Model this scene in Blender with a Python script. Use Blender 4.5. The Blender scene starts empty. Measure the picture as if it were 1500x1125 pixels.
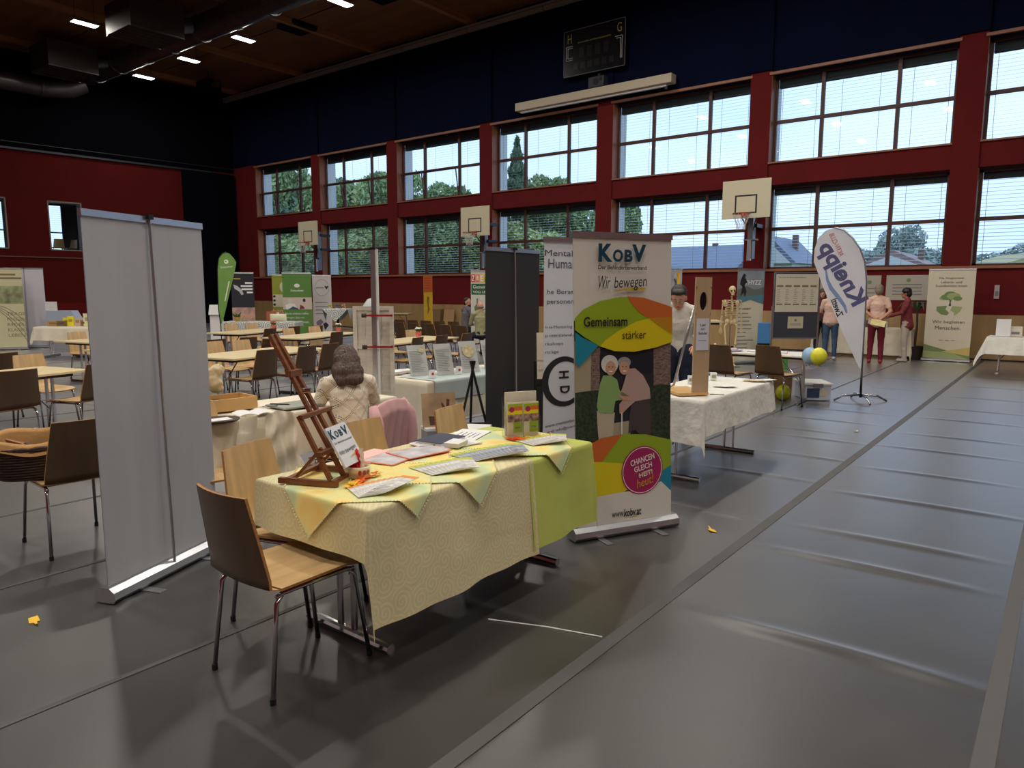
import bpy, bmesh, math, random
from mathutils import Vector, Matrix, Euler
random.seed(7)
PI = math.pi
S = bpy.context.scene
C = S.collection
# ------------------------------------------------------------------ camera
CAMH = 1.65
PITCH, YAW, ROLL, FPX = math.radians(7.512), math.radians(37.978), math.radians(.119), 1048.0
cam_d = bpy.data.cameras.new('camera'); cam = bpy.data.objects.new('camera', cam_d); C.objects.link(cam)
cam_d.sensor_fit = 'HORIZONTAL'; cam_d.sensor_width = 36.0; cam_d.lens = 36.0 * FPX / 1500.0
cam_d.clip_start = .05; cam_d.clip_end = 600
_fw0 = Vector((-math.sin(YAW), math.cos(YAW), 0)); _r0 = Vector((math.cos(YAW), math.sin(YAW), 0))
FW = _fw0 * math.cos(PITCH) - Vector((0, 0, 1)) * math.sin(PITCH)
_u0 = _r0.cross(FW)
RT = _r0 * math.cos(ROLL) + _u0 * math.sin(ROLL); UP = RT.cross(FW)
cam.matrix_world = Matrix(((RT.x, UP.x, -FW.x, 0), (RT.y, UP.y, -FW.y, 0), (RT.z, UP.z, -FW.z, CAMH), (0, 0, 0, 1)))
S.camera = cam
def ray(x, y): return FW + RT * ((x - 750) / FPX) - UP * ((y - 562.5) / FPX)
def at(x, y, z=0.0):            # measured photo point -> real point at height z
    d = ray(x, y); return Vector((0, 0, CAMH)) + d * ((z - CAMH) / d.z)
def dep(x, d, z=0.0):           # point in image column x (near the horizon) at depth d
    r = ray(x, 424); r = r / r.dot(FW); p = r * d; return Vector((p.x, p.y, z))
# ------------------------------------------------------------------ light and exposure
S.view_settings.view_transform = 'Standard'; S.view_settings.look = 'None'
S.view_settings.exposure = 0.0; S.view_settings.gamma = 1.0; S.view_settings.use_curve_mapping = False
W = bpy.data.worlds.new('overcast_sky'); S.world = W; W.use_nodes = True
nt = W.node_tree; nt.nodes.clear()
o = nt.nodes.new('ShaderNodeOutputWorld'); bg = nt.nodes.new('ShaderNodeBackground')
tc = nt.nodes.new('ShaderNodeTexCoord'); ns = nt.nodes.new('ShaderNodeTexNoise'); cr = nt.nodes.new('ShaderNodeValToRGB')
ns.inputs['Scale'].default_value = 2.2; ns.inputs['Detail'].default_value = 4
mp = nt.nodes.new('ShaderNodeMapping'); mp.inputs['Scale'].default_value = (1, 1, 3.5)
cr.color_ramp.elements[0].position = .3; cr.color_ramp.elements[0].color = (.46, .62, .92, 1)
cr.color_ramp.elements[1].position = .72; cr.color_ramp.elements[1].color = (.64, .77, .97, 1)
nt.links.new(tc.outputs['Generated'], mp.inputs['Vector']); nt.links.new(mp.outputs[0], ns.inputs['Vector'])
nt.links.new(ns.outputs['Fac'], cr.inputs[0]); nt.links.new(cr.outputs[0], bg.inputs[0]); nt.links.new(bg.outputs[0], o.inputs[0])
bg.inputs[1].default_value = 1.7
LAMP_W = 138.0
LAMP_COL = (1.0, .93, .84)
# ------------------------------------------------------------------ materials
def lin(c):
    c = c / 255.0
    return c / 12.92 if c <= .04045 else ((c + .055) / 1.055) ** 2.4
MATS = {}
def mat(name, col, rough=.6, metal=0.0, var=.0, scale=8.0, bump=0.0, spec=.5, emit=0, stretch=(1, 1, 1), sheen=0):
    if name in MATS: return MATS[name]
    m = bpy.data.materials.new(name); m.use_nodes = True; MATS[name] = m
    n = m.node_tree; p = n.nodes['Principled BSDF']
    c = (lin(col[0]), lin(col[1]), lin(col[2]), 1)
    p.inputs['Base Color'].default_value = c; p.inputs['Roughness'].default_value = rough
    p.inputs['Metallic'].default_value = metal; p.inputs['Specular IOR Level'].default_value = spec
    if sheen: p.inputs['Sheen Weight'].default_value = sheen
    if emit:
        p.inputs['Emission Color'].default_value = c; p.inputs['Emission Strength'].default_value = emit
    if var or bump:
        t = n.nodes.new('ShaderNodeTexCoord'); q = n.nodes.new('ShaderNodeMapping'); q.inputs['Scale'].default_value = stretch
        z = n.nodes.new('ShaderNodeTexNoise'); z.inputs['Scale'].default_value = scale; z.inputs['Detail'].default_value = 5
        n.links.new(t.outputs['Object'], q.inputs[0]); n.links.new(q.outputs[0], z.inputs['Vector'])
        if var:
            r = n.nodes.new('ShaderNodeValToRGB'); e = r.color_ramp.elements
            e[0].position = .3; e[1].position = .7
            e[0].color = tuple(v * (1 - var) for v in c[:3]) + (1,); e[1].color = tuple(min(1, v * (1 + var)) for v in c[:3]) + (1,)
            n.links.new(z.outputs['Fac'], r.inputs[0]); n.links.new(r.outputs[0], p.inputs['Base Color'])
        if bump:
            b = n.nodes.new('ShaderNodeBump'); b.inputs['Strength'].default_value = bump; b.inputs['Distance'].default_value = .02
            n.links.new(z.outputs['Fac'], b.inputs['Height']); n.links.new(b.outputs[0], p.inputs['Normal'])
    return m
def wood(name, col, rough=.4, var=.25, stretch=(1, 6, 1), scale=3.0):
    return mat(name, col, rough, var=var, scale=scale, stretch=stretch)
def glassy(name, tint=(1, 1, 1), rough=.02, refl=.08, haze=0.0):
    if name in MATS: return MATS[name]
    m = bpy.data.materials.new(name); m.use_nodes = True; MATS[name] = m
    n = m.node_tree; n.nodes.clear()
    o = n.nodes.new('ShaderNodeOutputMaterial'); t = n.nodes.new('ShaderNodeBsdfTransparent'); g = n.nodes.new('ShaderNodeBsdfGlossy')
    t.inputs[0].default_value = (*tint, 1); g.inputs['Roughness'].default_value = rough
    f = n.nodes.new('ShaderNodeFresnel'); f.inputs[0].default_value = 1.45
    ge = n.nodes.new('ShaderNodeNewGeometry'); iv = n.nodes.new('ShaderNodeMath'); iv.operation = 'SUBTRACT'; iv.inputs[0].default_value = 1.0; n.links.new(ge.outputs['Backfacing'], iv.inputs[1])
    ml = n.nodes.new('ShaderNodeMath'); ml.operation = 'MULTIPLY'; n.links.new(f.outputs[0], ml.inputs[0]); n.links.new(iv.outputs[0], ml.inputs[1])
    mx = n.nodes.new('ShaderNodeMixShader'); n.links.new(ml.outputs[0], mx.inputs[0]); n.links.new(t.outputs[0], mx.inputs[1]); n.links.new(g.outputs[0], mx.inputs[2])
    last = mx
    if haze:
        d = n.nodes.new('ShaderNodeBsdfDiffuse'); d.inputs[0].default_value = (.8, .85, .9, 1)
        m2 = n.nodes.new('ShaderNodeMixShader'); m2.inputs[0].default_value = haze
        n.links.new(mx.outputs[0], m2.inputs[1]); n.links.new(d.outputs[0], m2.inputs[2]); last = m2
    n.links.new(last.outputs[0], o.inputs[0]); return m
ORD = ['first', 'second', 'third', 'fourth', 'fifth', 'sixth', 'seventh', 'eighth', 'ninth', 'tenth', 'eleventh', 'twelfth']
# ------------------------------------------------------------------ mesh builder
class B:
    def __init__(s): s.bm = bmesh.new(); s.k = 0
    def _m(s, fs):
        for f in fs: f.material_index = s.k
    def box(s, c, d, rz=0.0, M=None):
        c = Vector(c); h = Vector(d) / 2
        R = M if M is not None else Matrix.Rotation(rz, 3, 'Z')
        v = [s.bm.verts.new(c + R @ Vector((h.x * a, h.y * b, h.z * e))) for a in (-1, 1) for b in (-1, 1) for e in (-1, 1)]
        s._m([s.bm.faces.new([v[i] for i in q]) for q in ((0, 1, 3, 2), (4, 6, 7, 5), (0, 4, 5, 1), (2, 3, 7, 6), (0, 2, 6, 4), (1, 5, 7, 3))]); return s
    def bx(s, x0, x1, y0, y1, z0, z1): return s.box(((x0 + x1) / 2, (y0 + y1) / 2, (z0 + z1) / 2), (abs(x1 - x0), abs(y1 - y0), abs(z1 - z0)))
    def tube(s, pts, r, n=8, rr=None, cap=True):
        pts = [Vector(p) for p in pts]; rings = []; u = None
        for i, p in enumerate(pts):
            a = pts[max(i - 1, 0)]; b = pts[min(i + 1, len(pts) - 1)]; d = (b - a).normalized()
            if u is None:
                u = d.cross(Vector((0, 0, 1)))
                if u.length < .05: u = d.cross(Vector((1, 0, 0)))
            else: u = u - d * u.dot(d)
            u.normalize(); w = d.cross(u); q = rr[i] if rr else r
            rings.append([s.bm.verts.new(p + (u * math.cos(2 * PI * j / n) + w * math.sin(2 * PI * j / n)) * q) for j in range(n)])
        fs = []
        for a, b in zip(rings, rings[1:]):
            for j in range(n): fs.append(s.bm.faces.new((a[j], a[(j + 1) % n], b[(j + 1) % n], b[j])))
        if cap:
            fs.append(s.bm.faces.new(rings[0][::-1])); fs.append(s.bm.faces.new(rings[-1]))
        s._m(fs); return s
    def ngon(s, pts):
        s._m([s.bm.faces.new([s.bm.verts.new(Vector(p)) for p in pts])]); return s
    def prism(s, pts, off):
        off = Vector(off); a = [s.bm.verts.new(Vector(p)) for p in pts]; b = [s.bm.verts.new(Vector(p) + off) for p in pts]; n = len(pts)
        fs = [s.bm.faces.new(a), s.bm.faces.new(b[::-1])]
        for i in range(n): fs.append(s.bm.faces.new((a[i], b[i], b[(i + 1) % n], a[(i + 1) % n])))
        s._m(fs); return s
    def lathe(s, prof, c=(0, 0, 0), n=16):
        c = Vector(c); rings = []
        for r, z in prof: rings.append([s.bm.verts.new(c + Vector((r * math.cos(2 * PI * j / n), r * math.sin(2 * PI * j / n), z))) for j in range(n)])
        fs = []
        for a, b in zip(rings, rings[1:]):
            for j in range(n): fs.append(s.bm.faces.new((a[j], a[(j + 1) % n], b[(j + 1) % n], b[j])))
        fs.append(s.bm.faces.new(rings[0][::-1])); fs.append(s.bm.faces.new(rings[-1])); s._m(fs); return s
    def ell(s, c, r, M=None, n=12):
        c = Vector(c); R = M if M is not None else Matrix.Identity(3); rings = []
        m = n // 2
        top = s.bm.verts.new(c + R @ Vector((0, 0, r[2]))); bot = s.bm.verts.new(c + R @ Vector((0, 0, -r[2])))
        for i in range(1, m):
            t = PI * i / m
            rings.append([s.bm.verts.new(c + R @ Vector((r[0] * math.sin(t) * math.cos(2 * PI * j / n), r[1] * math.sin(t) * math.sin(2 * PI * j / n), r[2] * math.cos(t)))) for j in range(n)])
        fs = []
        for j in range(n):
            k = (j + 1) % n
            fs.append(s.bm.faces.new((top, rings[0][j], rings[0][k]))); fs.append(s.bm.faces.new((bot, rings[-1][k], rings[-1][j])))
            for a, b in zip(rings, rings[1:]): fs.append(s.bm.faces.new((a[j], b[j], b[k], a[k])))
        s._m(fs); return s
    def grid(s, nu, nv, f):
        v = [[s.bm.verts.new(Vector(f(i / nu, j / nv))) for j in range(nv + 1)] for i in range(nu + 1)]
        s._m([s.bm.faces.new((v[i][j], v[i + 1][j], v[i + 1][j + 1], v[i][j + 1])) for i in range(nu) for j in range(nv)]); return s
    def ecap(s, p0, p1, r0, r1, lat, n=14):
        """tapered limb: elliptical section (a along lat, b across) with rounded ends"""
        p0 = Vector(p0); p1 = Vector(p1); d = (p1 - p0); L = d.length; d.normalize(); lat = Vector(lat); u = lat - d * lat.dot(d)
        if u.length < .05: u = d.orthogonal()
        u.normalize(); w = d.cross(u); rings = []
        for i in range(4):
            t = PI / 2 * (1 - i / 4.0) - .12; k = math.cos(t); rings.append((p0 - d * min(r0) * math.sin(t), r0[0] * k, r0[1] * k))
        for i in range(4):
            t = PI / 2 * (i + 1) / 4.0 - .12; k = math.cos(t); rings.append((p1 + d * min(r1) * math.sin(t), r1[0] * k, r1[1] * k))
        R = [[s.bm.verts.new(c + u * a * math.cos(2 * PI * j / n) + w * b * math.sin(2 * PI * j / n)) for j in range(n)] for c, a, b in rings]
        for a, b in zip(R, R[1:]):
            for j in range(n): s.bm.faces.new((a[j], a[(j + 1) % n], b[(j + 1) % n], b[j]))
        s.bm.faces.new(R[0][::-1]); s.bm.faces.new(R[-1]); return s
    def out(s, name, mats, parent=None, smooth=False, loc=None, rot=None, kind=None, label=None, normals=True, bevel=0):
        if normals: bmesh.ops.recalc_face_normals(s.bm, faces=s.bm.faces)
        if bevel: bmesh.ops.bevel(s.bm, geom=[e for e in s.bm.edges if e.is_manifold and e.calc_face_angle(0) > .5], offset=bevel, segments=2, profile=.6, affect='EDGES', clamp_overlap=True)
        if smooth:
            for f in s.bm.faces: f.smooth = True
            if smooth == 'auto':
                for e in s.bm.edges:
                    if e.is_manifold and e.calc_face_angle(0) > .6: e.smooth = False
        me = bpy.data.meshes.new(name); s.bm.to_mesh(me); s.bm.free()
        for m in (mats if isinstance(mats, (list, tuple)) else [mats]): me.materials.append(m)
        ob = bpy.data.objects.new(name, me); C.objects.link(ob)
        if parent is not None: ob.parent = parent
        if loc is not None: ob.location = loc
        if rot is not None: ob.rotation_euler = rot
        if kind: ob['kind'] = kind
        if label: ob['label'] = label
        return ob
def tag(o, label, cat, group=None, kind=None):
    o['label'] = label; o['category'] = cat
    if group: o['group'] = group
    if kind: o['kind'] = kind
    return o
def thing(name, label, cat, loc=(0, 0, 0), rz=0.0, group=None):
    o = bpy.data.objects.new(name, None); C.objects.link(o); o.empty_display_size = .1
    o.location = loc; o.rotation_euler = (0, 0, rz); return tag(o, label, cat, group)
def struct(name, b, m, **k):
    o = b.out(name, m, **k); o['kind'] = 'structure'; return o
def dup(root, loc, rz, label, group=None):
    r = root.copy(); C.objects.link(r); r.location = loc; r.rotation_euler = (0, 0, rz); r['label'] = label
    if 'group' in r: del r['group']
    if group: r['group'] = group
    for ch in root.children:
        c = ch.copy(); C.objects.link(c); c.parent = r
        for g in ch.children:
            d = g.copy(); C.objects.link(d); d.parent = c
    return r
_dg = None
def text(s, m, parent, cx, cz, w, h=None, y=-.004, bold=0.0, shear=0.0, rot=0.0, flip=False, name='lettering', spacing=1.0, M=None):
    """flat lettering in the local XZ plane of its parent, facing -Y, fitted to width w (and height h)"""
    c = bpy.data.curves.new('t', 'FONT'); c.body = s; c.size = 1; c.offset = bold; c.shear = shear; c.space_character = spacing
    c.resolution_u = 3; c.align_x = 'CENTER'
    t = bpy.data.objects.new('t', c); C.objects.link(t)
    dg = bpy.context.evaluated_depsgraph_get(); me = bpy.data.meshes.new_from_object(t.evaluated_get(dg))
    bpy.data.objects.remove(t); bpy.data.curves.remove(c)
    if not me.vertices: return None
    xs = [v.co.x for v in me.vertices]; ys = [v.co.y for v in me.vertices]
    x0, x1, y0, y1 = min(xs), max(xs), min(ys), max(ys); k = w / (x1 - x0); kh = h / (y1 - y0) if h else k
    cr_, sr = math.cos(rot), math.sin(rot)
    for v in me.vertices:
        a = (v.co.x - (x0 + x1) / 2) * k; b = (v.co.y - (y0 + y1) / 2) * kh
        if flip: a = -a
        a, b = a * cr_ - b * sr, a * sr + b * cr_
        p = Vector((cx + a, y, cz + b)); v.co = (M @ p) if M is not None else p
    me.materials.clear(); me.materials.append(m)
    o = bpy.data.objects.new(name, me); C.objects.link(o); o.parent = parent; return o
def clip(poly, x0, x1, z0, z1):
    def cut(P, ins, inter):
        R = []
        for i in range(len(P)):
            a, b = P[i - 1], P[i]
            if ins(b):
                if not ins(a): R.append(inter(a, b))
                R.append(b)
            elif ins(a): R.append(inter(a, b))
        return R
    def ix(v): return lambda a, b: (v, a[1] + (b[1] - a[1]) * (v - a[0]) / (b[0] - a[0]))
    def iz(v): return lambda a, b: (a[0] + (b[0] - a[0]) * (v - a[1]) / (b[1] - a[1]), v)
    P = cut(poly, lambda p: p[0] >= x0, ix(x0)); P = cut(P, lambda p: p[0] <= x1, ix(x1)) if P else P
    P = cut(P, lambda p: p[1] >= z0, iz(z0)) if P else P; P = cut(P, lambda p: p[1] <= z1, iz(z1)) if P else P
    return P
def shape(pts, m, parent, y=-.002, name='printed_shape', box=None):
    if box: pts = clip(pts, *box)
    if len(pts) < 3: return
    return B().ngon([(x, y, z) for x, z in pts]).out(name, m, parent, normals=False)
def oval(cx, cz, rx, rz, n=24, a0=0, a1=2 * PI): return [(cx + rx * math.cos(a0 + (a1 - a0) * i / n), cz + rz * math.sin(a0 + (a1 - a0) * i / n)) for i in range(n)]
def rect(x0, x1, z0, z1): return [(x0, z0), (x1, z0), (x1, z1), (x0, z1)]

# colours
M_red = mat('red_wall_paint', (98, 24, 25), .85, var=.08, scale=1.5, spec=.2)
M_navy = mat('dark_navy_cladding', (8, 15, 40), .9, var=.15, scale=.6, spec=.08)
M_black_cloth = mat('black_drape', (8, 9, 16), .95, spec=.05)
M_wains = wood('pale_wood_wainscot', (164, 134, 90), .55, .12, (4, 4, .6), 1.2)
M_frame = mat('brown_red_window_frame', (74, 40, 34), .5)
M_reveal = wood('window_reveal_wood', (150, 98, 72), .5, .1)
M_ceil = wood('dark_ceiling_wood', (140, 92, 54), .7, .2, (.4, 3, 1), .8)
M_beam = wood('glulam_beam_wood', (176, 124, 78), .6, .2, (3, .4, 3), 1.0)
M_galv = mat('galvanised_sheet', (120, 118, 120), .38, .85, var=.12, scale=2)
M_chrome = mat('chrome', (205, 205, 208), .16, 1.0)
M_alu = mat('brushed_aluminium', (186, 188, 192), .32, .9)
M_steel_dark = mat('dark_steel', (60, 60, 66), .35, .9)
M_black = mat('black_plastic', (14, 14, 15), .45)
M_white = mat('white_paper', (232, 232, 230), .7)
M_ply = wood('beech_plywood', (208, 174, 124), .34, .22, (6, 1, 1), 2.2)
M_plyedge = wood('plywood_edge', (168, 116, 62), .5, .2, (1, 1, 14), 9)
M_plyback = wood('dark_chair_back_laminate', (84, 62, 40), .42, .14, (5, 1, 1), 2.2)
M_table = wood('pale_laminate_tabletop', (220, 202, 158), .4, .05, (1, 5, 1), 2)
M_ink = mat('dark_ink', (30, 32, 36), .6); M_grey_ink = mat('grey_ink', (120, 120, 122), .6)
M_skin = mat('skin', (205, 150, 122), .55, var=.05, scale=20)

# ================================================================== SETTING
X0, X1, Y0, YW, ZC = -34.0, 9.0, -9.0, 20.3, 10.9
# floor: base slab, rolled-out protective mats with ridges, tape over the seams
def floor_mat():
    m = bpy.data.materials.new('charcoal_floor_mat'); m.use_nodes = True; n = m.node_tree; p = n.nodes['Principled BSDF']
    t = n.nodes.new('ShaderNodeTexCoord'); a = n.nodes.new('ShaderNodeTexNoise'); a.inputs['Scale'].default_value = .9; a.inputs['Detail'].default_value = 7; a.inputs['Roughness'].default_value = .6
    r = n.nodes.new('ShaderNodeValToRGB'); r.color_ramp.elements[0].position = .3; r.color_ramp.elements[1].position = .75
    r.color_ramp.elements[0].color = (.022, .0205, .020, 1); r.color_ramp.elements[1].color = (.036, .0335, .032, 1)
    n.links.new(t.outputs['Object'], a.inputs['Vector']); n.links.new(a.outputs['Fac'], r.inputs[0]); n.links.new(r.outputs[0], p.inputs['Base Color'])
    b = n.nodes.new('ShaderNodeTexNoise'); b.inputs['Scale'].default_value = 3.5; b.inputs['Detail'].default_value = 6
    q = n.nodes.new('ShaderNodeMapRange'); q.inputs['To Min'].default_value = .31; q.inputs['To Max'].default_value = .39
    n.links.new(t.outputs['Object'], b.inputs['Vector']); n.links.new(b.outputs['Fac'], q.inputs[0]); n.links.new(q.outputs[0], p.inputs['Roughness'])
    p.inputs['Specular IOR Level'].default_value = 0.0
    gl = n.nodes.new('ShaderNodeBsdfGlossy'); n.links.new(q.outputs[0], gl.inputs['Roughness']); gl.inputs['Color'].default_value = (1, 1, 1, 1)
    lw_ = n.nodes.new('ShaderNodeLayerWeight'); lw_.inputs['Blend'].default_value = .5
    pw = n.nodes.new('ShaderNodeMath'); pw.operation = 'POWER'; pw.inputs[1].default_value = 3.0; n.links.new(lw_.outputs['Facing'], pw.inputs[0])
    ma = n.nodes.new('ShaderNodeMath'); ma.operation = 'MULTIPLY_ADD'; ma.inputs[1].default_value = .92; ma.inputs[2].default_value = .012; n.links.new(pw.outputs[0], ma.inputs[0])
    mx = n.nodes.new('ShaderNodeMixShader'); n.links.new(ma.outputs[0], mx.inputs[0]); n.links.new(p.outputs[0], mx.inputs[1]); n.links.new(gl.outputs[0], mx.inputs[2])
    n.links.new(mx.outputs[0], n.nodes['Material Output'].inputs[0])
    return m
M_floor = floor_mat()
M_tape = mat('grey_seam_tape', (88, 87, 86), .62, spec=.3)
floor = struct('floor', B().bx(X0 - 3, X1, Y0, YW + .4, -.3, -.012), mat('floor_base', (50, 50, 52), .7))
near_ridges = {  # strip index -> ridges (y, height, u0, u1)
    0: [(3.38, .016, .1, .95), (4.56, .012, .1, .9), (5.12, .010, .18, .9), (6.21, .010, .1, 1), (7.25, .008, .1, .9), (8.4, .008, 0, .9), (9.3, .008, .1, .9), (10.6, .008, .05, .9), (11.6, .008, .1, .9), (13., .008, .1, .9), (14.6, .008, .1, .9), (16.2, .008, .1, .9)],
    -1: [(5.0, .005, .3, .97), (6.35, .008, .3, .97), (7.33, .010, .45, .99), (8.3, .009, .3, .95), (8.75, .008, .2, .7), (9.6, .008, .1, .9), (10.5, .007, .1, .9), (12.1, .008, .1, .9), (13.4, .007, .1, .9), (15., .008, .1, .9), (2.72, .005, .3, .9)],
    1: [(2.6, .010, .1, .9), (4.9, .008, .1, .9), (6.0, .008, .05, .95), (7.6, .008, .05, .95), (8.9, .008, .1, .9), (10.2, .008, .1, .9), (12.4, .008, .1, .9), (14.3, .008, .1, .9)]}
PITCHX = 1.48
for i in range(-24, 7):
    xa = -1.6 + PITCHX * i; xb = xa + PITCHX
    rd = near_ridges.get(i)
    if rd is None and -8 <= i <= 4:
        rd = [(k * 1.55 + random.uniform(-.4, .4), random.uniform(.003, .006), random.uniform(0, .3), random.uniform(.6, 1)) for k in range(1, 13)]
    def hz(u, y):
        h = 0
        for (yr, hh, u0, u1) in rd:
            wd = .030 + hh * 1.1; d = (y - yr - .05 * (u - .5)) / wd
            if abs(d) < 4 and u0 < u < u1: h += hh * 1.35 * math.exp(-d * d) * math.sin(PI * (u - u0) / (u1 - u0)) ** .7
        return h
    if rd:
        ny = 1100; b = B().grid(10, ny, lambda u, v: (xa + u * PITCHX, Y0 + v * (YW - Y0), hz(u, Y0 + v * (YW - Y0)) - .0005 * 0))
        b.out('mat_strip', M_floor, floor, smooth=True)
    else:
        B().ngon([(xa, Y0, 0), (xb, Y0, 0), (xb, YW, 0), (xa, YW, 0)]).out('mat_strip', M_floor, floor)
    w = .07 if i in (0, 1) else .03
    B().bx(xa - w / 2, xa + w / 2, Y0, YW, -.006, .0035).out('seam_tape', M_tape, floor)

# window wall --------------------------------------------------------
bays = [(-31.55 + 4.92 * k, -27.2 + 4.92 * k) for k in range(8)]
pil = [(X0, bays[0][0])] + [(bays[k][1], bays[k + 1][0]) for k in range(7)] + [(bays[7][1], X1)]
wall = struct('wall_window_side', B().bx(X0, X1, YW, YW + .45, 0, 2.2), M_red)
for a, b_ in bays:
    B().bx(a, b_, YW + .05, YW + .45, 4.52, 5.1).out('spandrel', M_red, wall)
for a, b_ in pil:
    B().bx(a, b_, YW, YW + .45, 2.2, 7.55).out('pillar', M_red, wall)
    B().bx(a, b_, YW + .45, YW + .9, -1, 12).out('outer_pier', mat('white_outer_render', (225, 228, 235), .8), wall)
bu = B().bx(X0, X1, YW + .02, YW + .45, 7.45, 11.3)
bu.out('upper_cladding', M_navy, wall)
for a, b_ in pil[1:-1]: B().bx(a - .02, b_ + .02, YW - .06, YW + .02, 7.55, 11.08).out('upper_pilaster', M_navy, wall)
t = struct('trim_1', B().bx(X0, X1, YW - .06, YW + .02, 2.17, 2.23), M_reveal)
wn = struct('trim_2', B().bx(X0, X1, YW - .006, YW, 0, .04), M_black)
for k in range(17):
    a = X0 + k * 2.46
    B().bx(a + .004, a + 2.456, YW - .02, YW - .001, .04, 1.08).out('wainscot_panel', M_wains, wn)
M_glass = glassy('window_glass', (.93, .97, .98))
M_slat = mat('grey_blind_slat', (168, 174, 184), .5)
wi = 0
def window(a, b_, z0, z1, head, tilt=False):
    global wi; wi += 1
    w = b_ - a; ye = YW + .36
    m0, m1 = a + w * .29, a + w * .705
    zm = z0 + (z1 - head - z0) * .545
    f = B()
    for x in (a + .04, b_ - .04): f.box((x, ye, (z0 + z1) / 2), (.08, .08, z1 - z0))
    for x in (m0, m1): f.box((x, ye, (z0 + z1) / 2), (.09, .09, z1 - z0))
    for z in (z0 + .03, z1 - .03): f.box(((a + b_) / 2, ye, z), (w, .08, .07))
    f.box(((a + b_) / 2, ye - .01, zm), (w, .09, .09))
    win = struct('window_%d' % wi, f, M_frame)
    B().bx(a + .08, b_ - .08, ye + .06, ye + .2, z1 - head, z1 - .05).out('blind_box', mat('dark_blind_box', (36, 44, 50), .6), win)
    for xa, xb in ((a + .08, m0 - .045), (m0 + .045, m1 - .045), (m1 + .045, b_ - .08)):
        for za, zb in ((z0 + .06, zm - .045), (zm + .045, z1 - .06)):
            if tilt and za < zm - .1 and xb < b_ - .2:
                sh = B(); k = .16
                for (p, q) in (((xa, 0, za), (xa, -k, zb)), ((xb, 0, za), (xb, -k, zb)), ((xa, 0, za), (xb, 0, za)), ((xa, -k, zb), (xb, -k, zb))):
                    sh.tube([Vector(p) + Vector((0, ye - .03, 0)), Vector(q) + Vector((0, ye - .03, 0))], .03, 4)
                sh.out('tilted_sash', M_frame, win)
            B().box(((xa + xb) / 2, ye, (za + zb) / 2), (xb - xa, .008, zb - za)).out('pane', M_glass, win)
    s = B(); z = z0 + .09
    R = Matrix.Rotation(math.radians(12), 3, 'X')
    while z < z1 - head:
        s.box(((a + b_) / 2, ye + .14, z), (w - .1, .06, .003), M=R); z += .088
    for x in (a + .18, m0 - .2, m0 + .45, m1 - .45, m1 + .3, b_ - .2): s.tube([(x, ye + .10, z0 + .05), (x, ye + .10, z1 - head)], .005, 4)
    s.out('blind_slats', M_slat, win, kind='stuff')
    B().bx(a - .001, a + .012, YW + .02, YW + .34, z0, z1).out('reveal_board', M_reveal, win)
    B().bx(a, b_, YW + .0, YW + .36, z0 - .03, z0 + .01).out('window_sill', M_reveal, win)
    if z1 > 5: B().bx(a - .05, b_ + .05, YW - .03, YW + .05, z1, z1 + .07).out('lintel_strip', M_reveal, win)
for k, (a, b_) in enumerate(bays):
    window(a, b_, 5.12, 7.42, .27, tilt=k in (0, 1, 2))
for k, (a, b_) in enumerate(bays): window(a, b_, 2.23, 4.5, .22)
# cornice rail along the top of the window wall
b = B(); x = X0
while x < X1: b.bx(x + .02, x + 3.25, YW - .38, YW - .26, 10.62, 10.74); x += 3.28
b.bx(X0, X1, YW - .42, YW - .36, 10.76, 10.82)
struct('trim_3', b, mat('grey_rail', (150, 140, 132), .5))
# left wall (slightly out of square)
LW0 = Vector((-33.35, YW, 0)); LWD = Vector((-math.sin(math.radians(5)), -math.cos(math.radians(5)), 0))
def lw(s_, z, off=0.0): p = LW0 + LWD * s_; n = Vector((LWD.y * -1, LWD.x, 0)); return Vector((p.x, p.y, z)) + n * off
LN = Vector((-LWD.y, LWD.x, 0))   # into the room
def lwbox(b, s0, s1, z0, z1, o0, o1):
    P = [lw(s0, z0) + LN * o0, lw(s1, z0) + LN * o0, lw(s1, z0) + LN * o1, lw(s0, z0) + LN * o1]
    return b.prism(P, (0, 0, z1 - z0))
wl = B(); segs = [(0, 6.9), (8.15, 9.65), (10.75, 31)]
WB = [(6.92, 8.2), (9.65, 10.9)]
lwbox(wl, -.2, 30, 0, 3.25, -.5, 0); lwbox(wl, -.2, 30, 5.3, 7.3, -.5, 0)
for s0, s1 in ((-.2, 6.92), (8.2, 9.65), (10.9, 30)): lwbox(wl, s0, s1, 3.25, 5.3, -.5, 0)
wall_l = struct('wall_left', wl, mat('dark_red_wall_paint', (84, 17, 15), .85, var=.08, scale=1.5, spec=.15))
b = B(); lwbox(b, -.2, 30, 7.3, 11.3, -.5, -.02); b.out('upper_cladding', M_black_cloth, wall_l)
b = B(); lwbox(b, 1.2, 28, 7.2, 7.28, .0, .12); lwbox(b, 0, 28, 7.48, 7.5, .1, .13); b.out('track_rail', mat('dark_rail', (58, 60, 66), .4, .5), wall_l)
b = B(); lwbox(b, 6, 28, 2.93, 2.97, 0, .05); b.out('cable_strip', mat('rail_pale', (110, 70, 66), .5), wall_l)
b = B(); lwbox(b, 0.1, 2.6, 0, 7.2, .0, .22); struct('trim_4', b, M_black_cloth)
b = B(); lwbox(b, 2.7, 28, 0, 1.05, 0, .015); struct('trim_5', b, mat('dark_red_low_wall', (104, 22, 19), .85, spec=.15))
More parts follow.
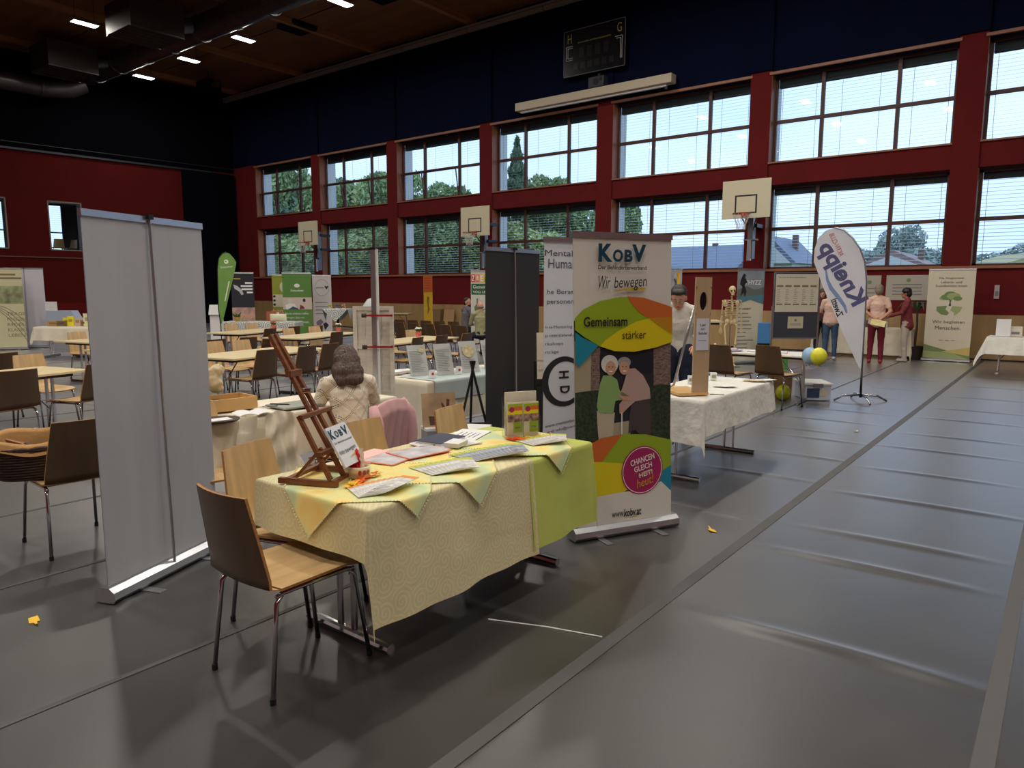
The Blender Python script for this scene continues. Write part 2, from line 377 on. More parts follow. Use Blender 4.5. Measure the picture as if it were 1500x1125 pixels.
# rooms seen through the two openings of the left wall
k = 16
for s0, s1 in WB:
    k += 1; f = B()
    for q in ((s0, s0 + .05, 3.25, 5.3), (s1 - .05, s1, 3.25, 5.3), (s0, s1, 3.25, 3.3), (s0, s1, 5.25, 5.3)): lwbox(f, *q, -.5, .01)
    wdo = struct('window_%d' % k, f, mat('pale_opening_frame', (130, 118, 110), .6))
    f = B(); lwbox(f, s0 + .05, s1 - .05, 3.3, 5.25, -.06, -.05); f.out('pane', M_glass, wdo)
f = B(); lwbox(f, 3, 14, 2.8, 3.0, -5, -.5); lwbox(f, 3, 14, 6.0, 6.1, -5, -.5); lwbox(f, 2.9, 3, 2.8, 6.1, -5, -.5); lwbox(f, 14, 14.1, 2.4, 6.1, -5, -.5)
for a, c in ((3, 4.3), (5.6, 6.3), (7.9, 8.6), (10.2, 14)): lwbox(f, a, c, 2.6, 6.1, -5.1, -5)
for a, c in ((4.3, 5.6), (6.3, 7.9), (8.6, 10.2)): lwbox(f, a, c, 5.6, 6.1, -5.1, -5)
struct('wall_gallery_room', f, mat('gallery_room_paint', (120, 116, 112), .8))
f = B()
for a, c in ((4.3, 5.6), (6.3, 7.9), (8.6, 10.2)):
    z = 2.7
    while z < 5.6: lwbox(f, a, c, z, z + .004, -5.12, -5.05); z += .1
    for s_ in (a, c - .05): lwbox(f, s_, s_ + .05, 2.6, 5.6, -5.05, -5)
    lwbox(f, a, c, 4.3, 4.36, -5.05, -5)
struct('window_19', f, M_slat)
# closing walls, unseen
struct('wall_right', B().bx(X1, X1 + .3, Y0, YW + .45, 0, 11.9), M_red)
struct('wall_back', B().bx(X0 - 3, X1, Y0 - .3, Y0, 0, 11.9), M_red)
# ceiling, beams
ceil = struct('ceiling', B().bx(X0 - 3, X1, Y0, YW + .45, 11.08, 11.3), M_ceil)
for x in (-32.6, -27.6, -22.6, -17.55, -12.6, -7.6, -2.6, 2.4, 7.4):
    B().bx(x - .10, x + .10, Y0, YW + .02, 10.90, 11.08).out('beam', M_beam, ceil)
for y in (-4, 0, 4.1, 8.2, 12.3, 16.4): B().bx(X0, X1, y - .012, y + .012, 11.065, 11.08).out('panel_joint', M_steel_dark, ceil)
# ------------------------------------------------------------------ ceiling lamps
M_led = mat('led_diffuser', (255, 250, 240), .5, emit=9.0)
lx = [-35 + 0, -30.8, -27.2, -23.5, -18.25, -14.6, -10.9, -7.2, -3.5, .2, 3.9]
def lamp(x, y, i, label, group):
    t = thing('ceiling_light', label, 'ceiling light', (x, y, 10.25), 0, group)
    B().box((0, 0, .04), (.34, .80, .07)).out('housing', M_alu, t)
    B().box((0, 0, -.0), (.30, .74, .012)).out('diffuser', M_led, t)
    for yy in (-.3, .3): B().tube([(0, yy, .07), (0, yy, .83)], .008, 6).out('suspension_rod', M_steel_dark, t)
    l = bpy.data.lights.new('lamp_light', 'AREA'); l.shape = 'RECTANGLE'; l.size = .3; l.size_y = .72; l.energy = LAMP_W * (.62 if x < -22 else 1); l.color = LAMP_COL
    lo = bpy.data.objects.new('lamp_light', l); C.objects.link(lo); lo.parent = t; lo.location = (0, 0, -.02)
    return t
lab = {(-30.8, 14.9): 'glowing flat ceiling light farthest left in the row under the main duct', (-27.2, 14.9): 'glowing ceiling light second from the left along the main duct', (-23.5, 14.9): 'glowing ceiling light third from the left, above the round duct elbow', (-18.25, 14.9): 'glowing ceiling light at the top edge, nearest along the duct', (-26.3, 10.9): 'lone glowing ceiling light left of the ventilation boxes'}
for x, y in list(lab): lamp(x, y, 0, lab[(x, y)], None)
for x in (-21, -15.5, -10.5, -5.5, -.5, 4.5):
    for y in (-5, .5, 6, 10.9):
        if -x * .6154 + y * .788 < 16.5: lamp(x, y, 0, 'flat white ceiling light high overhead outside the picture', 'overhead ceiling lights above the hall')
for x in (-10.5, -5.5): lamp(x, 14.9, 0, 'flat white ceiling light high overhead outside the picture', 'overhead ceiling lights above the hall')
# ------------------------------------------------------------------ ventilation
def ring(b, c, ax, r, w=.05):
    d = Vector(ax) * w; b.tube([Vector(c) - d, Vector(c) + d], r, 20)
t = thing('round_duct', 'large round galvanised duct running lengthways under the ceiling', 'duct', (-33, 13.7, 10.0))
B().tube([(0, 0, .45), (24.0, .2, .45)], .42, 24).out('duct_pipe', M_galv, t, smooth='auto')
for k in range(12):
    b = B(); ring(b, (.8 + 2 * k, .02 * k, .45), (1, 0, 0), .45, .04); b.out('joint_ring', M_galv, t, smooth='auto')
for k in range(6): B().tube([(2 + 4 * k, .02 * k, .9), (2 + 4 * k, .02 * k, 1.08)], .015, 6).out('hanger', M_steel_dark, t)
t = thing('round_duct', 'round galvanised duct along the black drape at top left', 'duct', (-32.9, 13.4, 9.5))
B().tube([(0, 0, .5), (-.1, -.5, .2), (-.3, -1.2, .1), (-.7, -14, .1)], .36, 24).out('duct_pipe', M_galv, t, smooth='auto')
for k in range(6):
    b = B(); ring(b, (-.3 - .03 * k, -1.5 - 2 * k, .1), (0, 1, 0), .39, .04); b.out('joint_ring', M_galv, t, smooth='auto')
for (px, lab_) in ((-30.7, 'grey box diffuser hanging on the duct, the farther left of two'), (-24.3, 'grey box diffuser hanging on the duct, nearer right of two')):
    t = thing('duct_diffuser_box', lab_, 'air diffuser', (px, 11.9, 9.7))
    B().bx(-.85, .85, -.85, .85, 0, .9).out('box_casing', mat('dark_duct_box', (70, 66, 64), .5, .4), t)
    g = B()
    for i in range(5): g.bx(-.75 + .3 * i, -.7 + .3 * i, -.78, .78, -.02, 0)
    g.bx(-.85, -.75, -.85, .85, -.03, 0); g.bx(.75, .85, -.85, .85, -.03, 0)
    g.out('grille', M_galv, t)
    B().tube([(.2, .85, .5), (.2, 1.38, .7)], .25, 18).out('branch_pipe', M_galv, t, smooth='auto')
    for q in (-.6, .6): B().tube([(q, 0, .9), (q, 0, 1.38)], .015, 6).out('hanger', M_steel_dark, t)
for (x, y, l_) in ((-18.3, 16.6, 'dark square ceiling outlet at the top edge near the rail'), (-22.9, 16.7, 'dark square ceiling outlet farther left of the first duct')):
    t = thing('ceiling_outlet', l_, 'air outlet', (x, y, 10.93))
    B().bx(-.5, .5, -.5, .5, 0, .15).out('outlet_frame', M_steel_dark, t)
    g = B()
    for i in range(7): g.bx(-.42 + .13 * i, -.38 + .13 * i, -.45, .45, -.03, 0)
    g.out('louvre', M_steel_dark, t)
t = thing('ceiling_winch', 'dark hoist motor hung by the wall rail in the far corner', 'hoist', (-30.6, 17.6, 10.2))
B().bx(-.5, .5, -.3, .3, 0, .45).out('motor_housing', M_steel_dark, t); B().tube([(-.8, 0, .25), (.8, 0, .25)], .16, 14).out('drum', M_galv, t, smooth='auto')
B().tube([(0, 0, .45), (0, 0, .88)], .02, 6).out('hanger', M_steel_dark, t)
# ================================================================== OUTSIDE
M_grass = mat('grass_ground', (92, 112, 66), .9, var=.3, scale=2)
struct('ground', B().bx(-140, 60, YW + .46, 190, .6, .9), M_grass)
M_bark = mat('bark', (70, 58, 46), .9, var=.2)
LEAF = [mat('leaf_green_%s' % n, c, .6, var=.35, scale=1.2) for n, c in (('mid', (150, 172, 118)), ('dark', (108, 136, 106)), ('light', (184, 198, 136)), ('far', (164, 180, 172)))]  # the far tone has pale bluish distance haze mixed into its leaf colour
def crown_mesh(name, m, n, conic=False, seed=1, leaf=.22):
    rnd = random.Random(seed); bm = bmesh.new()
    blobs = [(Vector((rnd.uniform(-.55, .55), rnd.uniform(-.55, .55), rnd.uniform(-.6, .7))), rnd.uniform(.28, .5)) for _ in range(14)] + [(Vector((0, 0, 0)), .7)]
    for i in range(n):
        if conic:
            h = rnd.random() ** 1.3; a = rnd.uniform(0, 2 * PI); rr = (1 - h) * (.55 + .45 * abs(math.sin(h * 30))) * rnd.uniform(.6, 1)
            p = Vector((rr * math.cos(a), rr * math.sin(a), h * 2 - 1))
        else:
            c, r = rnd.choice(blobs); d = Vector((rnd.gauss(0, 1), rnd.gauss(0, 1), rnd.gauss(0, 1))).normalized(); p = c + d * r * rnd.uniform(.8, 1.05)
        s_ = leaf * rnd.uniform(.6, 1.3) * .22; R = Euler((rnd.uniform(-1.3, 1.3), rnd.uniform(-1.3, 1.3), rnd.uniform(0, 6.3))).to_matrix()
        q = [bm.verts.new(p + R @ Vector(v) * s_) for v in ((-1, 0, 0), (0, -.5, .15), (1.1, 0, 0), (0, .5, .15))]
        bm.faces.new(q)
    me = bpy.data.meshes.new(name); bm.to_mesh(me); bm.free(); me.materials.append(m); return me
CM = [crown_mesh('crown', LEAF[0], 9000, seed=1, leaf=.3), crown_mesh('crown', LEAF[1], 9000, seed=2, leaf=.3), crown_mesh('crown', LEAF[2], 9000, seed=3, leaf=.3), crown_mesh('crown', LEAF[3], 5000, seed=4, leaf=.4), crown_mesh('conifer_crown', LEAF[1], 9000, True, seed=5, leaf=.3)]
def tree(x, y, ztop, r, kind, label, group, ground=.9, rb=None):
    t = thing('tree', label, 'tree', (x, y, ground), random.uniform(0, 6), group)
    h = ztop - ground; hc = h * .86 / 2
    f = bpy.data.objects.new('foliage', CM[kind]); C.objects.link(f); f.parent = t; f.location = (0, 0, h - hc); f.scale = (r, r, hc * 1.02); f['kind'] = 'stuff'
    B().tube([(0, 0, 0), (.05, 0, h * .35), (0, .05, h * .7)], .1, 8, rr=[.22, .16, .08]).out('trunk', M_bark, t)
G1 = 'leafy trees outside the left-hand windows'
for (x, y, z, r, k, l) in [(-51, 34, 11.3, 4, 0, 0), (-46.5, 36, 10.5, 4.2, 1, 0), (-42.8, 33, 9.3, 3.2, 0, 0), (-38.8, 34, 8.8, 3.0, 2, 0), (-35, 33, 9.2, 2.6, 0, 0), (-32, 35, 8.3, 2.6, 0, 0), (-29.4, 34, 7.6, 2.2, 1, 0), (-23.3, 34, 7.9, 2.3, 0, 0), (-21.2, 36, 6.9, 2.1, 0, 0)]:
    tree(x, y, z, r, k, 'tall leafy tree outside beyond the left-hand windows', G1)
tree(-26.2, 34, 10.2, 2.4, 4, 'tall dark conifer outside the fourth window bay from the left', None)
for i in range(17):
    x = -57 + i * 2.25
    tree(x, 28.5 + random.uniform(-.8, .8), 5.2 + random.uniform(-.5, .7), 2.1, (2, 0, 0, 2)[i % 4], 'dense hedge tree close outside the lower left-hand windows', 'hedge trees close outside the lower windows')
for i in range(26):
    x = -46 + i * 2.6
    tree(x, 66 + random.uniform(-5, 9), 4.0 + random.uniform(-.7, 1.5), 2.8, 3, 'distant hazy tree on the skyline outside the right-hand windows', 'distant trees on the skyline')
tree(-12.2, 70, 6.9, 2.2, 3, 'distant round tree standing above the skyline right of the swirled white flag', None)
M_roofb = mat('slate_blue_roof', (112, 124, 150), .6, var=.1, stretch=(1, 1, 8)); M_rwall = mat('white_house_wall', (222, 224, 226), .8)
def house(x, y, w, d, zw, zr, label, roof, rz=0, gable_front=False):
    t = thing('house', label, 'house', (x, y, .9), rz)
    B().bx(-w / 2, w / 2, -d / 2, d / 2, 0, zw).out('house_wall', M_rwall, t)
    if gable_front: P = [(-w / 2 - .3, -d / 2 - .3, zw), (w / 2 + .3, -d / 2 - .3, zw), (0, -d / 2 - .3, zr)]; B().prism(P, (0, d + .6, 0)).out('roof', roof, t); B().prism([(-w / 2, -d / 2 - .32, zw), (w / 2, -d / 2 - .32, zw), (0, -d / 2 - .32, zr - .35)], (0, -.05, 0)).out('gable', M_rwall, t)
    else: B().prism([(-w / 2 - .4, -d / 2 - .5, zw), (-w / 2 - .4, d / 2 + .5, zw), (-w / 2 - .4, 0, zr)], (w + .8, 0, 0)).out('roof', roof, t)
    for k in (-.3, 0, .3):
        f = B().bx(w * k - .45, w * k + .45, -d / 2 - .05, -d / 2, zw * .45, zw * .8).out('window', M_frame, t)
        B().bx(w * k - .38, w * k + .38, -d / 2 - .07, -d / 2 - .05, zw * .48, zw * .77).out('pane', mat('far_pane', (70, 80, 95), .2), f)
    B().bx(w * .2, w * .2 + .3, -.1, .2, zw, zr + .15).out('chimney', mat('chimney', (120, 100, 90), .8), t)
house(-20.5, 45, 9, 7, 2.0, 3.6, 'long low house with slate-blue roof outside the fifth window bay', M_roofb)
house(-14.2, 45, 2.6, 5, 2.3, 3.9, 'narrow white gabled house outside behind the near basketball post', M_roofb, 0, True)
house(-8.6, 50, 4.4, 6, 1.9, 3.1, 'white house with pale gable outside right of the swirled white flag', mat('pale_red_roof', (150, 126, 124), .7), 0, True)
house(-2.2, 44, 5, 6, 1.7, 2.6, 'house with yellow-grey gable outside the window at right edge', mat('yellow_gable_roof', (176, 166, 120), .7), .4, True)
# ================================================================== FURNITURE
def make_chair():
    t = thing('stacking_chair', 'x', 'chair')
    def seatf(u, v):
        x = (u - .5) * (.44 - .02 * v); y = -.19 + .43 * v
        z = .455 + .012 * (2 * u - 1) ** 2 - (.018 * max(0, (v - .82) / .18) ** 2)
        return x, y, z
    def slab(b, f, nu, nv, th, nrm):
        b.k = 0; b.grid(nu, nv, f)
        b.k = 1; b.grid(nu, nv, lambda u, v: Vector(f(u, v)) + nrm * th)
        b.k = 2
        for e in (lambda s_: (s_, 0), lambda s_: (1, s_), lambda s_: (1 - s_, 1), lambda s_: (0, 1 - s_)):
            n = nu if e(0.5)[1] in (0, 1) else nv
            for i in range(n):
                a, c = e(i / n), e((i + 1) / n); p, q = Vector(f(*a)), Vector(f(*c)); b.ngon([p, q, q + nrm * th, p + nrm * th])
        return b
    slab(B(), seatf, 8, 6, .012, Vector((0, 0, -1))).out('seat', [M_ply, M_plyback, M_plyedge], t, normals=False, smooth='auto')
    def backf(u, v):
        w = .44 - .085 * v ** 1.2; x = (u - .5) * w
        k = min(v / .12, 1)
        y = -.19 - .012 - .055 * (1 - (1 - k) ** 2) - .075 * max(0, v - .1) + .028 * (2 * u - 1) ** 2 * k
        z = .455 + .012 * (2 * u - 1) ** 2 * (1 - k) + .40 * (v ** 1.25 if v < .12 else v) - (.0 if v >= .12 else 0) + 0
        return x, y, z
    slab(B(), backf, 8, 14, .012, Vector((0, -1, -.08)).normalized()).out('backrest', [M_ply, M_plyback, M_plyedge], t, normals=False, smooth='auto')
    f = B()
    for s_ in (-1, 1): f.tube([(.195 * s_, -.20, .425), (.195 * s_, -.17, .436), (.195 * s_, .15, .436), (.195 * s_, .19, .425)], .011, 8)
    for y in (-.12, .12): f.tube([(-.195, y, .436), (.195, y, .436)], .009, 6)
    f.out('seat_frame', M_chrome, t, smooth=True)
    for sx in (-1, 1):
        for sy in (-1, 1):
            p = [(.195 * sx, .17 * sy - .005, .43), (.200 * sx, (.195 if sy > 0 else .205) * sy, .40), (.218 * sx, .25 * sy, .012)]
            l = B().tube(p, .0105, 8).out('leg', M_chrome, t, smooth=True)
            B().tube([Vector(p[2]) - Vector((0, 0, .012)), Vector(p[2]) + Vector((0, 0, .014))], .013, 8).out('foot_cap', M_black, l)
    return t
def make_table(L=1.7, Wd=.8):
    t = thing('folding_table', 'x', 'table')
    B().bx(-Wd / 2, Wd / 2, -L / 2, L / 2, .715, .74).out('tabletop', [M_table], t, bevel=.003)
    B().bx(-Wd / 2 + .1, Wd / 2 - .1, -L / 2 + .12, L / 2 - .12, .675, .714).out('apron_frame', M_steel_dark, t)
    for s_ in (-1, 1):
        y = s_ * (L / 2 - .18); b = B()
        for dx in (-.05, .05): b.tube([(dx, y, .05), (dx, y, .69)], .0155, 10)
        l = b.out('leg', M_chrome, t, smooth='auto', kind='stuff')
        B().tube([(-.30, y, .026), (.30, y, .026)], .024, 10).out('foot', M_chrome, l, smooth='auto')
        B().tube([(0, y - s_ * .02, .3), (0, y - s_ * .30, .68)], .008, 6).out('brace', M_chrome, l)
    return t
chair0 = make_chair(); table0 = make_table()
used = {'c': False, 't': False}
def chair(x, y, rz, label, group=None, z=0):
    """rz = 0 faces +Y"""
    if not used['c']:
        used['c'] = True; chair0.location = (x, y, z); chair0.rotation_euler = (0, 0, rz); chair0['label'] = label
        if group: chair0['group'] = group
        return chair0
    return dup(chair0, (x, y, z), rz, label, group)
def table(x, y, rz, label, group=None):
    if not used['t']:
        used['t'] = True; table0.location = (x, y, 0); table0.rotation_euler = (0, 0, rz); table0['label'] = label
        if group: table0['group'] = group
        return table0
    return dup(table0, (x, y, 0), rz, label, group)
R_ = math.radians; V_ = Vector
def chair_top(px, py, rz, label, group=None, zt=.855):
    """chair whose top edge of the backrest is centred where the photo shows it"""
    p = at(px, py, zt); off = Matrix.Rotation(rz, 3, 'Z') @ Vector((0, -.335, 0))
    return chair(p.x - off.x, p.y - off.y, rz, label, group)
# --- cloth draped over a box-shaped top
def drape(name, x0, x1, y0, y1, z, poly_f, nu, nv, m, seed=0, fold=.02, flare=.06, parent=None, lim=None, freq=9.0, smooth=True, sag=0.0):
    """poly_f(u,v) -> flat position of the cloth before it folds over the edges of the top"""
    rnd = random.Random(seed); ph = [rnd.uniform(0, 6.3) for _ in range(6)]
    def f(u, v):
        px, py = poly_f(u, v); cx = min(max(px, x0), x1); cy = min(max(py, y0), y1); ex, ey = px - cx, py - cy
        r = math.hypot(ex, ey)
        if r < 1e-6: return (px, py, z + .0006 * math.sin(px * 31 + ph[0]) + .0006 * math.sin(py * 27 + ph[1]))
        a = math.atan2(ey, ex); s_ = cx * 1.0 + cy * 1.0 + a * .35
        wv = math.sin(s_ * freq + ph[2]) * .6 + math.sin(s_ * freq * 2.3 + ph[3]) * .4
        k = min(r / .3, 1.2)
        out = .004 + flare * r + (fold * wv * k)
        out = max(out, .004)
        rr = min(r, .012); z2 = z - (r - rr * .4)
        return (cx + math.cos(a) * out, cy + math.sin(a) * out, z2)
    b = B().grid(nu, nv, f)
    return b.out(name, m, parent, smooth=smooth, normals=False)
def damask(name, col, col2, scale=7.0, rough=.55):
    m = bpy.data.materials.new(name); m.use_nodes = True; n = m.node_tree; p = n.nodes['Principled BSDF']; L = n.links
    t = n.nodes.new('ShaderNodeTexCoord'); sp = n.nodes.new('ShaderNodeSeparateXYZ'); L.new(t.outputs['Object'], sp.inputs[0])
    # scroll pattern: concentric rings in jittered cells on the (y,z) face
    cb = n.nodes.new('ShaderNodeCombineXYZ'); a1 = n.nodes.new('ShaderNodeMath'); a1.operation = 'ADD'
    L.new(sp.outputs[1], a1.inputs[0]); L.new(sp.outputs[0], a1.inputs[1]); L.new(a1.outputs[0], cb.inputs[0]); L.new(sp.outputs[2], cb.inputs[1])
    v = n.nodes.new('ShaderNodeTexVoronoi'); v.voronoi_dimensions = '2D'; v.inputs['Scale'].default_value = scale; v.inputs['Randomness'].default_value = .75; L.new(cb.outputs[0], v.inputs['Vector'])
    # spiral = distance*k + angle
    su = n.nodes.new('ShaderNodeVectorMath'); su.operation = 'SCALE'; su.inputs['Scale'].default_value = scale; L.new(cb.outputs[0], su.inputs[0])
    sc = n.nodes.new('ShaderNodeVectorMath'); sc.operation = 'SUBTRACT'; vs = n.nodes.new('ShaderNodeVectorMath'); vs.operation = 'SCALE'; vs.inputs['Scale'].default_value = scale
    L.new(v.outputs['Position'], vs.inputs[0]); L.new(su.outputs[0], sc.inputs[0]); L.new(vs.outputs[0], sc.inputs[1])
    s2 = n.nodes.new('ShaderNodeSeparateXYZ'); L.new(sc.outputs[0], s2.inputs[0])
    at_ = n.nodes.new('ShaderNodeMath'); at_.operation = 'ARCTAN2'; L.new(s2.outputs[1], at_.inputs[0]); L.new(s2.outputs[0], at_.inputs[1])
    mu = n.nodes.new('ShaderNodeMath'); mu.operation = 'MULTIPLY_ADD'; mu.inputs[1].default_value = 26.0; L.new(v.outputs['Distance'], mu.inputs[0]); L.new(at_.outputs[0], mu.inputs[2])
    si = n.nodes.new('ShaderNodeMath'); si.operation = 'SINE'; L.new(mu.outputs[0], si.inputs[0])
    rp = n.nodes.new('ShaderNodeValToRGB'); rp.color_ramp.elements[0].position = .62; rp.color_ramp.elements[1].position = .82
    A = tuple(lin(c) for c in col) + (1,); Bc = tuple(lin(c) for c in col2) + (1,); rp.color_ramp.elements[0].color = A; rp.color_ramp.elements[1].color = Bc
    mr = n.nodes.new('ShaderNodeMapRange'); mr.inputs['From Min'].default_value = -1; L.new(si.outputs[0], mr.inputs[0]); L.new(mr.outputs[0], rp.inputs[0])
    L.new(rp.outputs[0], p.inputs['Base Color']); p.inputs['Roughness'].default_value = rough
    nz = n.nodes.new('ShaderNodeTexNoise'); nz.inputs['Scale'].default_value = 9; L.new(t.outputs['Object'], nz.inputs['Vector'])
    bp = n.nodes.new('ShaderNodeBump'); bp.inputs['Strength'].default_value = .25; bp.inputs['Distance'].default_value = .02; L.new(nz.outputs['Fac'], bp.inputs['Height']); L.new(bp.outputs[0], p.inputs['Normal'])
    return m
M_yel = damask('yellow_damask_cloth', (214, 204, 156), (223, 214, 170), 11)
M_green_cloth = mat('green_cotton_cloth', (190, 200, 96), .7, var=.06, scale=5, bump=.3)
M_cream = mat('cream_cotton_cloth', (226, 218, 196), .8, var=.05, scale=6, bump=.35)
M_whitecloth = mat('white_cotton_cloth', (226, 224, 214), .8, var=.05, scale=9, bump=1.0)
def pastel():
    m = bpy.data.materials.new('pastel_printed_cloth'); m.use_nodes = True; n = m.node_tree; p = n.nodes['Principled BSDF']
    t = n.nodes.new('ShaderNodeTexCoord'); z = n.nodes.new('ShaderNodeTexNoise'); z.inputs['Scale'].default_value = 5; z.inputs['Detail'].default_value = 1
    r = n.nodes.new('ShaderNodeValToRGB'); e = r.color_ramp.elements; e[0].position = .35; e[1].position = .68
    e[0].color = (lin(196), lin(212), lin(168), 1); e[1].color = (lin(238), lin(196), lin(112), 1)
    for pos, c in ((.46, (224, 224, 158)), (.56, (238, 218, 134))): q = e.new(pos); q.color = (lin(c[0]), lin(c[1]), lin(c[2]), 1)
    n.links.new(t.outputs['Object'], z.inputs['Vector']); n.links.new(z.outputs['Fac'], r.inputs[0]); n.links.new(r.outputs[0], p.inputs['Base Color']); p.inputs['Roughness'].default_value = .8; return m
M_pastel = pastel(); M_fringe = mat('cream_fringe', (226, 222, 176), .9)

# ================================================================== FRONT BOOTH
FX0, FX1, FY0, FY1, FZ = -3.02, -2.22, 1.88, 3.62, .752
table((FX0 + FX1) / 2, (FY0 + FY1) / 2, 0, 'folding table with chrome T-feet under the yellow and green cloths')
def rectcloth(xa, xb, ya, yb): return lambda u, v: (xa + (xb - xa) * u, ya + (yb - ya) * v)
tag(drape('tablecloth', FX0, FX1, FY0, FY1, .744, rectcloth(FX0 - .3, FX1 + .49, 2.98, FY1 + .30), 70, 60, M_green_cloth, 3, .02, .07, freq=7), 'plain lime green cloth hanging from the far right end of the front table', 'tablecloth')
oy = drape('tablecloth', FX0, FX1, FY0, FY1, .749, rectcloth(FX0 - .26, FX1 + .52, FY0 - .23, 3.02), 90, 90, M_yel, 8, .016, .07, freq=8)
tag(oy, 'pale yellow cloth with scroll pattern over the front table', 'tablecloth')
def diamond(cx, cy, h, rz=R_(45)):
    def f(u, v):
        a, b_ = (u - .5) * h, (v - .5) * h; return (cx + a * math.cos(rz) - b_ * math.sin(rz), cy + a * math.sin(rz) + b_ * math.cos(rz))
    return f
def overlay(cx, cy, h, z, label, seed):
    t = thing('table_overlay', label, 'overlay cloth', (cx, cy, 0), 0)
    g = diamond(0, 0, h); b = (FX0 - cx - .012, FX1 - cx + .012, FY0 - cy - .012, FY1 - cy + .012)
    drape('cloth', *b, z, g, 44, 44, M_pastel, seed, .006, .10, parent=t)
    # crocheted fringe along the rim, as small scallops
    fr = B(); n = 46
    def fold(px, py):
        cx_ = min(max(px, b[0]), b[1]); cy_ = min(max(py, b[2]), b[3]); ex, ey = px - cx_, py - cy_; r = math.hypot(ex, ey)
        if r < 1e-6: return Vector((px, py, z + .002))
        return Vector((cx_ + ex / r * (.012 + .1 * r), cy_ + ey / r * (.012 + .1 * r), z - r + .004))
    for k in range(4):
        for i in range(n):
            s_ = i / n; u, v = ((s_, 0), (1, s_), (1 - s_, 1), (0, 1 - s_))[k]
            p = g(u, v); q = g(.5 + (u - .5) * 1.018, .5 + (v - .5) * 1.018)
            A, D = fold(*p), fold(*q); fr.tube([A, D], .0032, 4)
    fr.out('fringe', M_fringe, t, kind='stuff')
overlay(-2.58, 2.14, .66, .753, 'pastel square overlay cloth at the easel end of the front table', 1)
overlay(-2.56, 2.56, .70, .7545, 'pastel overlay cloth whose fringed tip hangs mid-front of the front table', 2)
overlay(-2.58, 3.26, .70, .753, 'peach and green overlay cloth with fringed tip hanging over the green cloth', 4)
# chairs of the booth
chair(-2.615, 1.77, R_(0), 'nearest chair with dark back, tucked under the end of the yellow-clothed table')
chair_top(354, 650, R_(-72), 'pale wooden chair between silver banner back and easel table')
chair_top(521, 616, R_(-84), 'wooden chair with broad backrest directly behind the easel and sweet bowl')
chair_top(651, 596, R_(-78), 'yellow-brown wooden chair behind the notebook end of the front table')
# roll-up banners ------------------------------------------------------
def rollup(name, label, L, R, h, fab, lean=0.0, taper=1.0, skew=0.0):
    """L, R: floor positions of the left and right end as seen from the printed side"""
    L = Vector((L[0], L[1], 0)); R = Vector((R[0], R[1], 0)); d = R - L; w = d.length; rz = math.atan2(d.y, d.x)
    c = (L + R) / 2; t = thing('rollup_banner' if name is None else name, label, 'banner', (c.x, c.y, 0), rz)
    prof = [(-.055, .0), (.055, .0), (.068, .02), (.062, .055), (.03, .078), (-.03, .078), (-.062, .055), (-.068, .02)]
    ca = B().prism([(-w / 2, y, z + .008) for y, z in prof], (w, 0, 0)).out('cassette', M_alu, t)
    B().prism([(-w / 2 - .008, y * 1.02, z * 1.03 + .006) for y, z in prof], (.008, 0, 0)).prism([(w / 2, y * 1.02, z * 1.03 + .006) for y, z in prof], (.008, 0, 0)).out('end_cap', M_alu, ca, kind='stuff')
    for s_ in (-.27, .27):
        B().prism([(s_ * w - .025, -.18, 0), (s_ * w + .025, -.18, 0), (s_ * w + .025, .18, 0), (s_ * w - .025, .18, 0)], (0, 0, .007)).out('foot', M_alu, t, bevel=.002)
    fw = w - (.06 if skew else .03)
    def ff(u, v):
        return ((u - .5) * fw * (1 - (1 - taper) * v) + skew * v, lean * v * h, .075 + (h - .1) * v)
    fb = B(); fb.k = 0; fb.grid(10, 16, ff); fb.k = 1; fb.grid(10, 16, lambda u, v: (ff(u, v)[0], ff(u, v)[1] + .004 + .0 * v, ff(u, v)[2]))
    f = fb.out('printed_fabric', fab, t, normals=False, smooth=True)
    tr = B().prism([(-fw / 2 * taper - .004 + skew, -.012 + lean * h, h - .035), (-fw / 2 * taper - .004 + skew, .014 + lean * h, h - .035), (-fw / 2 * taper - .004 + skew, .012 + lean * h, h), (-fw / 2 * taper - .004 + skew, -.008 + lean * h, h)], (fw * taper + .008, 0, 0)).out('top_rail', M_alu, t)
    B().tube([(0, .05, .06), (skew, .02 + lean * h, h - .02)], .0075, 8).out('pole', M_alu, t, smooth='auto')
    B().box((skew, .02 + lean * h, h - .004), (.035, .03, .025)).out('pole_clip', M_black, t)
    return t, f, w
def banner_xy(t):   # photo pixel -> local (x, z) on the printed face
    rz = t.rotation_euler.z; M = Matrix.Rotation(-rz, 3, 'Z'); o = M @ (Vector((0, 0, CAMH)) - Vector(t.location))
    def g(px, py):
        d = M @ ray(px, py); k = (-.001 - o.y) / d.y; p = o + d * k; return (p.x, p.z)
    return g
M_fabw = mat('banner_white_print', (222, 218, 208), .62); M_fabback = mat('banner_grey_back', (176, 178, 184), .45, var=.04, scale=1.2, stretch=(6, 6, .3), bump=.12)
# silver banner seen from behind
tS, fS, wS = rollup(None, 'tall roll-up banner seen from its blank silver-grey back, left of the yellow table', at(321, 800), at(156, 884), 2.045, [M_fabback, M_fabback])
